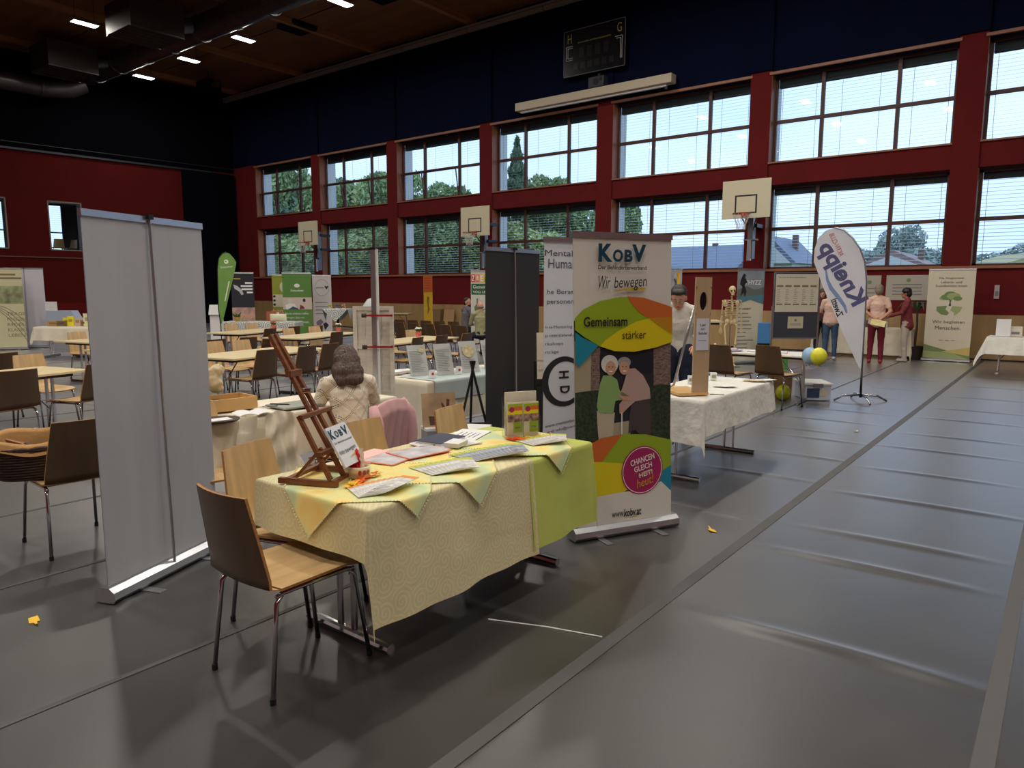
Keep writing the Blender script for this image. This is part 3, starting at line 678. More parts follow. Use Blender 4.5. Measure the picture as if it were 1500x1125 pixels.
# the campaign banner
tK, fK, wK = rollup(None, 'roll-up banner with green and yellow ovals and elderly couple, beside yellow-green table', at(838, 792), at(985, 768), 2.015, [M_fabw, mat('banner_back', (200, 200, 200), .6)], skew=-.055)
g = banner_xy(tK); HB = (-wK / 2 + .031, wK / 2 - .031, .077, 1.985)
cg = mat('print_leaf_green', (150, 176, 28), .55); co = mat('print_orange', (206, 104, 40), .55); cy_ = mat('print_yellow', (222, 204, 8), .55); ct = mat('print_teal', (20, 136, 166), .55)
cm = mat('print_magenta', (168, 22, 92), .5); cw = mat('print_white', (240, 238, 236), .6); cn = mat('print_petrol', (0, 62, 84), .55); cyo = mat('print_amber', (216, 150, 20), .55); cgold = mat('print_gold', (208, 172, 74), .55)
def px(pts): return [g(*p) for p in pts]
def pshape(pts, m, lv, nm='printed_shape'):
    P = [(x + .055 * (z - .075) / 1.915, z) for x, z in px(pts)]; P = clip(P, *HB)
    return shape([(x - .055 * (z - .075) / 1.915, z) for x, z in P], m, fK, -.0015 * lv - .001, nm)
dk = mat('photo_dark_door', (38, 38, 44), .6); stn = mat('photo_stone', (128, 106, 98), .7, var=.6, scale=40, stretch=(1, 1, 3)); hed = mat('photo_hedge', (44, 58, 40), .7, var=.7, scale=60); crm = mat('photo_cream_wall', (170, 160, 132), .6)
pshape([(832, 470), (990, 470), (992, 660), (832, 665)], dk, 1, 'photo_background')
pshape([(832, 500), (868, 500), (866, 580), (832, 585)], crm, 2, 'photo_house_wall')
pshape([(866, 506), (879, 506), (878, 572), (865, 572)], stn, 2, 'photo_stone_pillar'); pshape([(957, 500), (985, 500), (986, 566), (957, 566)], stn, 2, 'photo_stone_pillar')
pshape([(878, 520), (957, 520), (957, 545), (878, 545)], mat('photo_window', (30, 34, 46), .5), 2, 'photo_window')
pshape([(832, 578), (850, 574), (868, 572), (886, 575), (884, 650), (832, 655)], hed, 3, 'photo_hedge'); pshape([(945, 567), (965, 563), (990, 564), (992, 655), (945, 652)], hed, 3, 'photo_hedge')
pshape([(884, 622), (922, 616), (924, 660), (884, 660)], crm, 3, 'photo_path')
P4 = lambda pts: [(780 + a / 3.75, 480 + b_ / 3.75) for a, b_ in pts]
sk = mat('print_skin', (206, 156, 130), .6); hw = mat('print_white_hair', (214, 212, 206), .6); hg = mat('print_grey_hair', (160, 158, 152), .6)
pshape(P4([(350, 455), (395, 470), (450, 465), (445, 520), (438, 620), (362, 625), (356, 560)]), mat('print_cream', (196, 184, 160), .6), 4, 'photo_trousers')
pshape(P4([(385, 262), (430, 262), (462, 285), (476, 345), (530, 376), (530, 394), (470, 398), (452, 402), (440, 470), (360, 465), (350, 432), (360, 350), (370, 300)]), mat('print_light_green', (140, 176, 108), .6), 5, 'photo_cardigan')
pshape(P4([(542, 412), (640, 385), (648, 470), (650, 600), (600, 600), (560, 560), (524, 580), (530, 480)]), mat('print_brown', (74, 62, 60), .6), 4, 'photo_trousers')
pshape(P4([(520, 226), (560, 222), (605, 262), (640, 330), (645, 388), (560, 404), (520, 440), (492, 470), (474, 462), (474, 420), (490, 400), (480, 362), (500, 300)]), mat('print_pink_shirt', (190, 160, 152), .6), 5, 'photo_shirt')
pshape(P4([(484, 465), (490, 465), (490, 600), (484, 600)]), cw, 6, 'photo_cane'); pshape(P4([(466, 368), (500, 376), (536, 376), (534, 398), (495, 398)]), sk, 6, 'photo_hand'); pshape(P4([(474, 436), (490, 432), (494, 470), (474, 470)]), sk, 6, 'photo_hand')
def poval(cx, cz, rx, rz_, m, lv, nm='printed_shape'): return pshape(oval(cx, cz, rx, rz_), m, lv, nm)
q4 = lambda a, b_: (780 + a / 3.75, 480 + b_ / 3.75)
poval(*q4(420, 200), 12.5, 13.5, hw, 6, 'photo_hair'); poval(*q4(425, 222), 7.5, 10.5, sk, 7, 'photo_face')
poval(*q4(500, 190), 9.5, 8, hg, 6, 'photo_hair'); poval(*q4(500, 220), 7.5, 10, sk, 7, 'photo_face')
for a, b_ in ((425, 222), (500, 220)):
    x_, z_ = q4(a, b_)
    for s_ in (-2.6, 2.6): poval(x_ + s_, z_ - 2, 1.0, .8, dk, 8, 'photo_eye')
    poval(x_, z_ + 4.5, 3, 1.1, cw, 8, 'photo_smile')
# upper ovals
arcT = [(800, 500), (815, 484), (835, 472), (852, 454), (877, 441), (906, 435), (941, 436), (978, 448), (1000, 460)]
arcB = [(1000, 493), (978, 502), (957, 509), (927, 515), (898, 514), (877, 507), (855, 494), (835, 479), (815, 462)]
pshape(arcT + arcB, cg, 9)
pshape([(917, 434), (941, 436), (978, 448), (1000, 460), (1000, 500), (978, 502), (949, 466), (935, 458), (925, 447)], co, 10)
pshape([(877, 507), (885, 498), (903, 485), (930, 471), (949, 466), (978, 464), (1000, 463), (1000, 495), (978, 502), (957, 509), (927, 515), (898, 514)], cy_, 11)
pshape([(949, 466), (978, 464), (1000, 463), (1000, 497), (978, 487), (962, 476)], mat('print_ochre', (196, 140, 20), .55), 12)
pshape([(826, 476), (836, 483), (851, 494), (875, 506), (847, 537), (836, 525), (826, 515)], ct, 10)
# lower ovals
pshape([(842, 668), (861, 651), (880, 641), (910, 635.6), (944, 635.6), (979, 643), (1000, 650), (1000, 700), (984, 720), (966, 704), (930, 712), (910, 719.6), (872, 727), (842, 736)], cg, 9)
pshape([(842, 668), (861, 651), (880, 641), (910, 635.6), (897, 653), (880, 676), (860, 676), (842, 682)], co, 10)
pshape([(842, 682), (860, 676), (877, 676), (912, 678), (935, 685), (935, 710), (910, 719.6), (872, 727), (842, 736)], cy_, 11)
pshape([(966, 690), (981, 680), (995, 676), (1000, 730), (984, 721), (966, 704), (955, 712)], ct, 11)
pshape([(830, 736), (872, 727), (910, 719.6), (940, 716), (966, 704), (984, 721), (1000, 735), (1000, 800), (830, 800)], M_fabw, 12)
cxb, czb = g(938.5, 687.6); rb_ = (g(968.5, 687)[0] - g(908.5, 688)[0]) / 2
shape(oval(cxb, czb, rb_, rb_, 40), cm, fK, -.021, 'badge'); 
rg = B(); P = oval(cxb, czb, rb_ * .95, rb_ * .95, 40); Q = oval(cxb, czb, rb_ * .925, rb_ * .925, 40)
for i in range(40): j = (i + 1) % 40; rg.ngon([(P[i][0], -.0225, P[i][1]), (P[j][0], -.0225, P[j][1]), (Q[j][0], -.0225, Q[j][1]), (Q[i][0], -.0225, Q[i][1])])
rg.out('badge_ring', cw, fK)
def btxt(s, m, x0, y0, x1, y1, y=-.023, **k):
    """text fitted to the photo box given by its left-top and right-bottom pixels"""
    a = g(x0, (y0 + y1) / 2); b_ = g(x1, (y0 + y1) / 2); c = g((x0 + x1) / 2, y0); d = g((x0 + x1) / 2, y1)
    return text(s, m, fK, (a[0] + b_[0]) / 2, (c[1] + d[1]) / 2, abs(b_[0] - a[0]), abs(c[1] - d[1]), y=y, **k)
btxt('K', cn, 874, 357, 895, 384, bold=.045); btxt('O', cn, 895, 365.5, 910, 384, bold=.04); btxt('B', cn, 912, 366, 924, 384, bold=.045); btxt('V', cn, 923, 358.5, 943.5, 384, bold=.045)
btxt('Der Behindertenverband', M_ink, 873.7, 389, 944.3, 395, bold=.02)
btxt('Wir', M_ink, 874, 404, 891.5, 423, shear=.2); btxt('bewegen', M_ink, 897, 404.5, 944.5, 426, shear=.2, rot=.05)
pshape([(893, 429), (905, 424.5), (920, 421.5), (941, 421), (944, 422.8), (941, 425.8), (920, 425.5), (905, 426.5)], cgold, 12)
btxt('Gemeinsam', M_ink, 852.5, 463.5, 916.5, 478, bold=.02); btxt('stärker', M_ink, 909, 484, 943.5, 496)
bt = lambda s, m, cx, cz, w, h, bold=.0, **k: text(s, m, fK, cxb + cx * rb_, czb + cz * rb_, w * rb_, h * rb_, y=-.024, bold=bold, rot=R_(12), **k)
bt('CHANCEN', cw, -.02, .44, 1.16, .25, .015); bt('GLEICH', cw, .02, .13, .86, .23, .015); bt('HEIT!', cw, .16, -.15, .64, .20, .02); bt('heut!', cyo, .14, -.47, .86, .36, .005, shear=.25)
bar = B(); c0, s0 = math.cos(R_(12)), math.sin(R_(12))
for dz in (-.02, .03): bar.ngon([(cxb + rb_ * (.16 + x * c0 - z * s0), -.0245, czb + rb_ * (-.15 + x * s0 + z * c0)) for x, z in ((-.36, dz - .012), (.36, dz + .02), (.36, dz + .04), (-.36, dz + .008))])
bar.out('strike_line', cgold, fK, normals=False)
btxt('www.', M_ink, 894, 749, 912, 756); btxt('kobv.at', M_ink, 912, 742.5, 936.5, 754, bold=.025)
pshape([(912, 757.5), (925, 755), (931, 754), (931, 755), (922, 757)], cgold, 13)
# black banner back behind the booth
M_blk = mat('black_banner_back', (40, 39, 38), .55, var=.1, scale=1.5)
rollup(None, 'tall black roll-up banner seen from behind, beside the circle-logo banner', at(791, 367, 2.03), at(709, 361, 2.03), 2.03, [mat('banner_front_unseen', (60, 60, 60), .6), M_blk])
# circle-logo banner
tH, fH, wH = rollup(None, 'white roll-up banner with black circle logo, half hidden behind the couple banner', (-3.22, 4.5), (-2.86, 5.27), 2.05, [mat('banner_cool_white', (214, 216, 224), .6), M_fabw])
gi = mat('print_slate', (70, 74, 96), .6)
hx = -wH / 2
text('Mental Bewusst', gi, fH, hx + .32, 1.93, .60, .045, y=-.003); text('Human Mentor', gi, fH, hx + .33, 1.85, .56, .07, y=-.003)
for i, (s_, w_) in enumerate((('he Beratung für', .44), ('personen und Firmen', .56))): text(s_, gi, fH, hx + .04 + w_ / 2, 1.63 - .075 * i, w_, .045, y=-.003)
for i, (s_, w_) in enumerate((('h ts-Mentoring', .24), ('p otentialanalyse', .30), ('rkshops', .16), ('rträge', .12))): text(s_, gi, fH, hx + .03 + w_ / 2, 1.36 - .065 * i, w_, .03, y=-.003)
rgb = B()
for (r0, r1, yy) in ((.20, .165, -.003),):
    for i in range(48):
        a, b_ = 2 * PI * i / 48, 2 * PI * (i + 1) / 48; cxh, czh = hx + .20, .93; e = .012
        rgb.ngon([(cxh + r0 * math.cos(a), yy, czh + r0 * math.sin(a)), (cxh + r0 * math.cos(b_), yy, czh + r0 * math.sin(b_)), (cxh + e + (r1 - .012) * math.cos(b_), yy, czh + (r1 - .005) * math.sin(b_)), (cxh + e + (r1 - .012) * math.cos(a), yy, czh + (r1 - .005) * math.sin(a))])
rgb.out('circle_logo', M_ink, fH, normals=False)
text('H', M_ink, fH, hx + .20, .985, .06, .09, y=-.0035, bold=.03, rot=-PI / 2); text('D', M_ink, fH, hx + .21, .865, .06, .09, y=-.0035, bold=.03, rot=-PI / 2)
text('www.mentorberatung', M_ink, fH, hx + .22, .60, .38, .035, y=-.003, rot=.12); text('mail: info@mentor', M_ink, fH, hx + .20, .55, .30, .03, y=-.003, rot=.12)
# ================================================================== THINGS ON THE FRONT TABLE
TZ = .757
M_dwood = wood('brown_stained_wood', (122, 72, 40), .4, .25, (1, 1, 9), 6)
# easel: standing frame leaning back, measured: foot bars along the table, sign facing +X/-Y
e0 = at(478, 702, TZ)
t = thing('table_easel', 'dark brown wooden table easel folded open at the near end of the yellow table', 'easel', (-2.69, 2.10, TZ), R_(24))
def bar(b, p, q, w, th, upv=(0, 0, 1)):
    p, q = Vector(p), Vector(q); d = q - p; L = d.length; d.normalize(); u = d.cross(Vector(upv)).normalized() if abs(d.dot(Vector(upv))) < .98 else Vector((1, 0, 0)); v = u.cross(d)
    M = Matrix((d, u, v)).transposed(); return b.box((p + q) / 2, (L, w, th), M=M)
for y, nm in ((-.13, 'base_bar'), (.13, 'base_bar')): bar(B(), (-.23, y, .014), (.07, y, .014), .022, .028).out(nm, M_dwood, t, bevel=.003)
bar(B(), (-.20, 0, .03), (-.20, .0, .031), .3, .02)if False else None
B().bx(-.19, -.165, -.14, .14, .014, .03).out('cross_bar', M_dwood, t)
B().bx(.04, .06, -.14, .14, .014, .03).out('cross_bar', M_dwood, t)
top = Vector((-.315, 0, .68)); bot = Vector((.05, 0, .03))
for y in (-.035, .035): bar(B(), bot + Vector((0, y, 0)), top + Vector((0, y * .6, 0)), .018, .02, (0, 1, 0)).out('mast', M_dwood, t)
for y in (-.13, .13): bar(B(), (.035, y, .03), (-.115, y, .32), .018, .02, (0, 1, 0)).out('side_post', M_dwood, t)
for y in (-.13, .13): bar(B(), (-.15, y * .8, .03), (-.02, y * .8, .17), .014, .014, (0, 1, 0)).out('strut', M_dwood, t)
bar(B(), (-.012, -.15, .15), (-.012, .15, .15), .03, .02).out('canvas_ledge', M_dwood, t); bar(B(), (-.10, -.14, .315), (-.10, .14, .315), .02, .02).out('cross_bar', M_dwood, t)
bar(B(), (-.21, -.05, .50), (-.21, .05, .50), .03, .03).out('top_clamp', M_dwood, t)
B().tube([(-.17, 0, .42), (-.12, 0, .42)], .012, 10).out('clamp_knob', M_chrome, t)
# sign on the easel (leans with it): facing +x local
t2 = thing('sign_card', 'white organisation sign card standing on the brown easel', 'sign', (0, 0, 0), 0)
t2.location = Matrix.Rotation(R_(24), 3, 'Z') @ Vector((.092, 0, .082)) + Vector((-2.69, 2.10, TZ)); t2.rotation_euler = (0, 0, R_(24) + PI / 2); t2.scale = (.88, .88, .88)
lean_ = Matrix.Rotation(-R_(30), 3, 'X')
sc_ = B(); sc_.box(lean_ @ Vector((0, .0, .115)), (.22, .012, .23), M=lean_); sg = sc_.out('card', mat('sign_card_white', (226, 228, 232), .3), t2)
ML = lean_
def st(s, m, cx, cz, w, h, **k): return text(s, m, sg, cx * .95, .115 + (cz - .175) * .72, w * .95, h * .72, y=-.008, M=ML, **k)
st('K', cn, -.085, .275, .05, .075, bold=.04); st('O', cn, -.035, .268, .038, .052, bold=.04); st('B', cn, .012, .268, .034, .052, bold=.04); st('V', cn, .066, .275, .06, .07, bold=.04)
st('Der Behindertenverband', M_ink, -.005, .205, .20, .016, bold=.01); st('Wir bewegen', M_ink, -.01, .125, .19, .042, shear=.2, rot=.06)
B().ngon([ML @ Vector(p) for p in ((-.03, -.0085, .038), (.03, -.0085, .052), (.09, -.0085, .055), (.09, -.0085, .046), (.03, -.0085, .043))]).out('brush_stroke', cgold, sg, normals=False)
# sweet bowl with bag
bl = at(523, 699, TZ)
t = thing('sweet_bowl', 'small cream oval bowl with painted red cups beside the easel', 'bowl', (bl.x, bl.y, TZ), R_(20)); t.scale = (.74, .74, .80)
b = B().lathe([(.052, 0), (.064, .01), (.072, .045), (.072, .072), (.066, .074), (.062, .05), (.05, .014), (.0001, .012)], n=24)
for v in b.bm.verts: v.co.y *= 1.05; v.co.x *= 1.25
b.out('bowl_body', mat('cream_glaze', (232, 220, 182), .3), t, smooth=True)
pr = B()
for a in (-.9, -.55, -.2):
    c_ = Vector((.0905 * math.cos(a), .0762 * math.sin(a), .042)); n_ = Vector((math.cos(a) / 1.25, math.sin(a) / 1.05, 0)).normalized(); tt = Vector((-n_.y, n_.x, 0))
    pr.ngon([c_ + n_ * .0015 + tt * .012 * math.cos(2 * PI * i / 10) + Vector((0, 0, .016 * math.sin(2 * PI * i / 10))) for i in range(10)])
pr.out('painted_cup', mat('painted_red', (170, 60, 40), .4), t, normals=False, kind='stuff')
tb = thing('sweet_bag', 'red and clear plastic bag of sweets standing in the cream bowl', 'bag', (bl.x, bl.y, TZ + .015), R_(10)); tb.scale = (.72, .72, .74)
def bag(u, v):
    a = 2 * PI * u; r = math.sin(PI * min(v * 1.0 + .12, 1)) ** .5 * (1 - .35 * v); n_ = .006 * math.sin(9 * a + v * 14) + .005 * math.sin(5 * a - v * 22)
    return ((.058 + n_) * r * math.cos(a), (.038 + n_) * r * math.sin(a), v * .185 + .004 * math.sin(3 * a))
B().grid(36, 22, bag).out('bag_body', mat('red_foil', (196, 22, 36), .25, var=.25, scale=30), tb, smooth=True, normals=False)
B().grid(10, 12, lambda u, v: ((.060 * (1 - .38 * v)) * math.cos(-.5 + u * 1.1) + .004, (.043) * math.sin(-.5 + u * 1.1) + .006 * math.sin(v * 20), .03 + .145 * v)).out('printed_side', mat('clear_film_print', (226, 200, 180), .25, var=.3, scale=40), tb, smooth=True, normals=False)
for i in range(6): B().ell((.02 * math.cos(i * 2.1) * .8, .014 * math.sin(i * 2.1), .035 + .02 * i), (.016, .013, .012)).out('wrapped_sweet', mat('sweet_red', (210, 30, 50), .3), tb, smooth=True)
# brochure fans
cov = [mat('brochure_cover_blue_grey', (150, 158, 170), .35, var=.7, scale=22), mat('brochure_cover_light', (214, 212, 206), .35, var=.35, scale=26), mat('brochure_cover_warm', (190, 170, 160), .35, var=.6, scale=24)]
lime = mat('brochure_lime_edge', (196, 208, 40), .4); orn = mat('brochure_orange_edge', (236, 150, 50), .4)
def leaflet(x, y, z, rz, w, h, cover, strip, label, group):
    t = thing('brochure', label, 'brochure', (x, y, z), rz, group)
    b = B(); b.bx(-w / 2, w / 2, -h / 2, h / 2, 0, .0022); b.out('pages', M_white, t)
    B().bx(-w / 2 + .002, w / 2 - .002, -h / 2 + .002, h / 2 * .62, .0022, .0027).out('cover_picture', cover, t)
    B().bx(-w / 2 + .001, w / 2 - .001, h / 2 * .62, h / 2 - .001, .0022, .0028).out('cover_stripe', strip, t)
def fan(px_, py_, n, dirv, rz0, drz, w, h, cover, strip, lab_, group):
    p = at(px_, py_, TZ)
    for i in range(n):
        s_ = i - (n - 1) / 2
        leaflet(p.x + dirv[0] * s_, p.y + dirv[1] * s_, TZ + .002 + .0030 * i, rz0 + drz * s_, w, h, cover, strip, '%s %s' % (ORD[i], lab_), group)
fan(655, 687, 9, (.014, .018), R_(66), R_(-3.5), .105, .21, cov[1], lime, 'grey picture brochure, from the near end of the middle-front fan', 'brochures fanned at the middle front edge')
fan(722, 667, 12, (.014, .020), R_(66), R_(-3), .10, .21, cov[0], lime, 'blue-grey brochure, from the near end of the large fan by the leaflet holder', 'brochures fanned in front of the leaflet holder')
fan(558, 717, 10, (.010, .016), R_(40), R_(-6), .09, .19, cov[1], orn, 'white and orange leaflet, from the near end of the fan by the sweet bowl', 'leaflets fanned beside the sweet bowl')
fan(797, 647, 8, (.016, .020), R_(55), R_(-6), .09, .18, cov[1], lime, 'white leaflet, from the near end of the fan over the green cloth', 'leaflets fanned at the green end')
# magazines
for (a, b_, rz, l, z_) in ((575, 671, 12, 'magazine with coral edge lying lower, nearest the easel', 0), (614, 664, -6, 'coral-edged magazine with pale picture lying over another magazine', .006)):
    p = at(a, b_, TZ); t = thing('magazine', l, 'magazine', (p.x, p.y, TZ + .002 + z_), R_(rz))
    B().bx(-.105, .105, -.148, .148, 0, .004).out('pages', mat('coral_edge', (240, 138, 104), .5), t); B().bx(-.095, .100, -.140, .140, .004, .0048).out('cover', mat('magazine_cover', (206, 202, 204), .3, var=.35, scale=9), t)
p = at(545, 668, TZ); t = thing('paper_sheet', 'pink paper sheet lying behind the sweet bowl', 'paper', (p.x, p.y, TZ + .001), R_(10)); B().bx(-.1, .1, -.14, .14, 0, .002).out('sheet', mat('pink_paper', (240, 196, 186), .6), t)
p = at(653, 650, TZ); t = thing('notebook', 'dark navy notebook lying on white papers', 'notebook', (p.x - .06, p.y + .02, TZ + .008), R_(8)); B().bx(-.09, .09, -.125, .125, 0, .012).out('pages', M_white, t); B().bx(-.093, .093, -.128, .128, .012, .015).out('cover', mat('navy_cover', (44, 48, 72), .5), t)
t = thing('paper_stack', 'white papers lying under the navy notebook', 'papers', (p.x, p.y, TZ + .001), R_(-10)); B().bx(-.13, .13, -.17, .17, 0, .006).out('sheet', M_white, t); B().bx(-.1, .12, -.16, .12, .006, .0065).out('printed_sheet', mat('print_grey_text', (200, 202, 208), .6, var=.2, scale=60), t)
p = at(664, 653, TZ); t = thing('card_pack', 'small white pack of cards beside the navy notebook', 'card pack', (p.x + .03, p.y - .01, TZ + .009), R_(18)); B().bx(-.045, .045, -.065, .065, 0, .022).out('card_block', mat('pack_white', (214, 216, 206), .5), t); B().bx(-.046, .046, -.066, .066, .022, .024).out('lid', M_white, t)
p = at(625, 655, TZ); t = thing('pen', 'green ballpoint pen in front of the navy notebook', 'pen', (p.x + .02, p.y, TZ + .009), R_(80)); B().tube([(-.07, 0, 0), (.055, 0, 0), (.07, 0, 0)], .005, 8, rr=[.005, .005, .001]).out('barrel', mat('pen_green', (30, 130, 70), .3), t); B().box((-.05, 0, .006), (.04, .003, .002)).out('clip', M_chrome, t)
p = at(690, 637, TZ); t = thing('form_sheet', 'white sheet with handwriting at the back corner of the table', 'paper', (p.x - .02, p.y, TZ + .001), R_(20)); B().bx(-.10, .10, -.15, .15, 0, .0015).out('sheet', M_white, t)
sc = B()
for i in range(5): sc.tube([(-.06 + .03 * i, -.1 + .01 * j, .002 + 0) if j % 2 else (-.052 + .03 * i, -.1 + .01 * j, .002) for j in range(16)], .0012, 3)
sc.out('handwriting', M_ink, t, kind='stuff')
# leaflet holder
p = at(768, 640, TZ); HX, HY = p.x, p.y
t = thing('leaflet_holder', 'clear acrylic leaflet holder at the green end of the front table', 'leaflet holder', (HX - .02, HY, TZ + .002), R_(60))
ac = glassy('clear_acrylic', (.96, .97, .96), .05)
B().bx(-.115, .115, .035, .038, 0, .25).out('back_panel', ac, t); B().bx(-.115, .115, -.028, -.025, 0, .12).out('front_panel', ac, t)
for s_ in (-.115, .112): B().prism([(s_, -.028, 0), (s_, .038, 0), (s_, .038, .24), (s_, -.028, .12)], (.003, 0, 0)).out('side_panel', ac, t)
B().bx(-.115, .115, -.028, .038, 0, .003).out('base', ac, t)
M_cp = mat('print_people', (150, 120, 110), .5, var=.9, scale=45)
for i, s_ in enumerate((-.053, .053)):
    l = thing('leaflet', 'yellow-green leaflet with magenta dot, %s in the acrylic holder' % ('left one' if i == 0 else 'right one'), 'leaflet', t.location, R_(60))
    b = B().bx(s_ - .049, s_ + .049, -.020, -.012, .005, .215).out('pages', mat('leaf_white', (220, 214, 190), .5), l)
    def lq(x0, x1, z0, z1, m, y=-.0212, nm='printed_shape'): B().ngon([(s_ + x0, y, z0), (s_ + x1, y, z0), (s_ + x1, y, z1), (s_ + x0, y, z1)]).out(nm, m, b, normals=False)
    lq(-.048, .048, .15, .205, cg); lq(-.005, .048, .165, .19, co, -.0214); lq(-.048, .048, .142, .165, cy_, -.0216); lq(-.048, .048, .095, .142, M_cp); lq(-.01, .048, .03, .095, cg); shape(oval(s_ - .022, .172, .017, .017, 18), cm, b, -.022)
    text('KOBV', cn, b, s_ + .02, .06, .035, .011, y=-.0214, bold=.03)
l = thing('flyer', 'taller cream flyer standing behind the two leaflets', 'flyer', t.location, R_(60)); B().bx(-.105, .10, .012, .022, .005, .275).out('pages', mat('flyer_cream', (222, 214, 194), .5, var=.06, scale=20), l)
# paper tag garland
cols = [mat('tag_orange', (244, 124, 30), .5), mat('tag_yellow', (244, 196, 40), .5), mat('tag_red_orange', (232, 84, 30), .5), mat('tag_pale_yellow', (236, 210, 110), .5)]
def tagpiece(px_, py_, col, i, label, group, z=TZ + .004):
    p = at(px_, py_, z); rz = random.uniform(0, 6.28)
    o = B().prism([(-.024, -.013, 0), (.012, -.016, 0), (.016, -.004, 0), (.04, -.002, .006), (.042, .004, .008), (.016, .006, .002), (.012, .015, 0), (-.022, .014, .003)], (0, 0, .0012)).out('paper_tag', col, None, loc=(p.x, p.y, z + .0014 * i), rot=(random.uniform(-.12, .12), random.uniform(-.12, .12), rz))
    tag(o, label, 'paper tag', group); return o
for i in range(26):
    u = i / 25; col = cols[1] if u < .2 else (cols[2] if i % 3 == 0 else cols[0]) if u < .75 else cols[3]
    tagpiece(512 + 40 * u + random.uniform(-4, 4), 712 - 20 * u + random.uniform(-2, 2), col, i % 5, 'small folded paper tag in the orange-yellow heap in front of the sweet bowl', 'paper tags heaped by the sweet bowl')
for i in range(22):
    u = i / 21; col = cols[2] if u < .3 else cols[0] if i % 2 else cols[1]
    tagpiece(742 + 60 * u + random.uniform(-3, 3), 644 - 4 * u + random.uniform(-2, 2), col, i % 4, 'small folded paper tag in the orange heap in front of the acrylic holder', 'paper tags heaped by the acrylic holder')
for (a, b_, l) in ((50, 909, 'orange paper tag lying alone on the floor at lower left'), (1043, 777, 'orange paper tag on the floor right of the couple banner'), (1255, 632, 'pale paper scrap on the floor near the white seam')):
    tagpiece(a, b_, cols[1] if a != 1255 else mat('scrap_cream', (230, 220, 196), .6), 0, l, None, z=.004).scale = (1.5, 1.5, 1.5)
p0, p1 = at(715, 908), at(882, 934); tag(B().tube([p0 + Vector((0, 0, .004)), (p0 + p1) / 2 + Vector((.01, .02, .004)), p1 + Vector((0, 0, .004))], .0035, 5).out('floor_string', M_white), 'thin white string lying on the floor in front of the table', 'string')
# ================================================================== PEOPLE
def fuse(bld, name, m, parent, voxel=.010, smooth=6, extra=None):
    me = bpy.data.meshes.new('tmp'); bmesh.ops.recalc_face_normals(bld.bm, faces=bld.bm.faces); bld.bm.to_mesh(me); bld.bm.free()
    o = bpy.data.objects.new('tmp', me); C.objects.link(o)
    r = o.modifiers.new('r', 'REMESH'); r.mode = 'VOXEL'; r.voxel_size = voxel; r.use_smooth_shade = True
    s_ = o.modifiers.new('s', 'SMOOTH'); s_.factor = .5; s_.iterations = smooth
    if extra:
        tx = bpy.data.textures.new('n', 'CLOUDS'); tx.noise_scale = extra[1]; d = o.modifiers.new('d', 'DISPLACE'); d.texture = tx; d.strength = extra[0]; d.mid_level = .5
    dg = bpy.context.evaluated_depsgraph_get(); m2 = bpy.data.meshes.new_from_object(o.evaluated_get(dg))
    bpy.data.objects.remove(o); m2.materials.clear(); m2.materials.append(m)
    for p in m2.polygons: p.use_smooth = True
    ob = bpy.data.objects.new(name, m2); C.objects.link(ob); ob.parent = parent; return ob
V = Vector
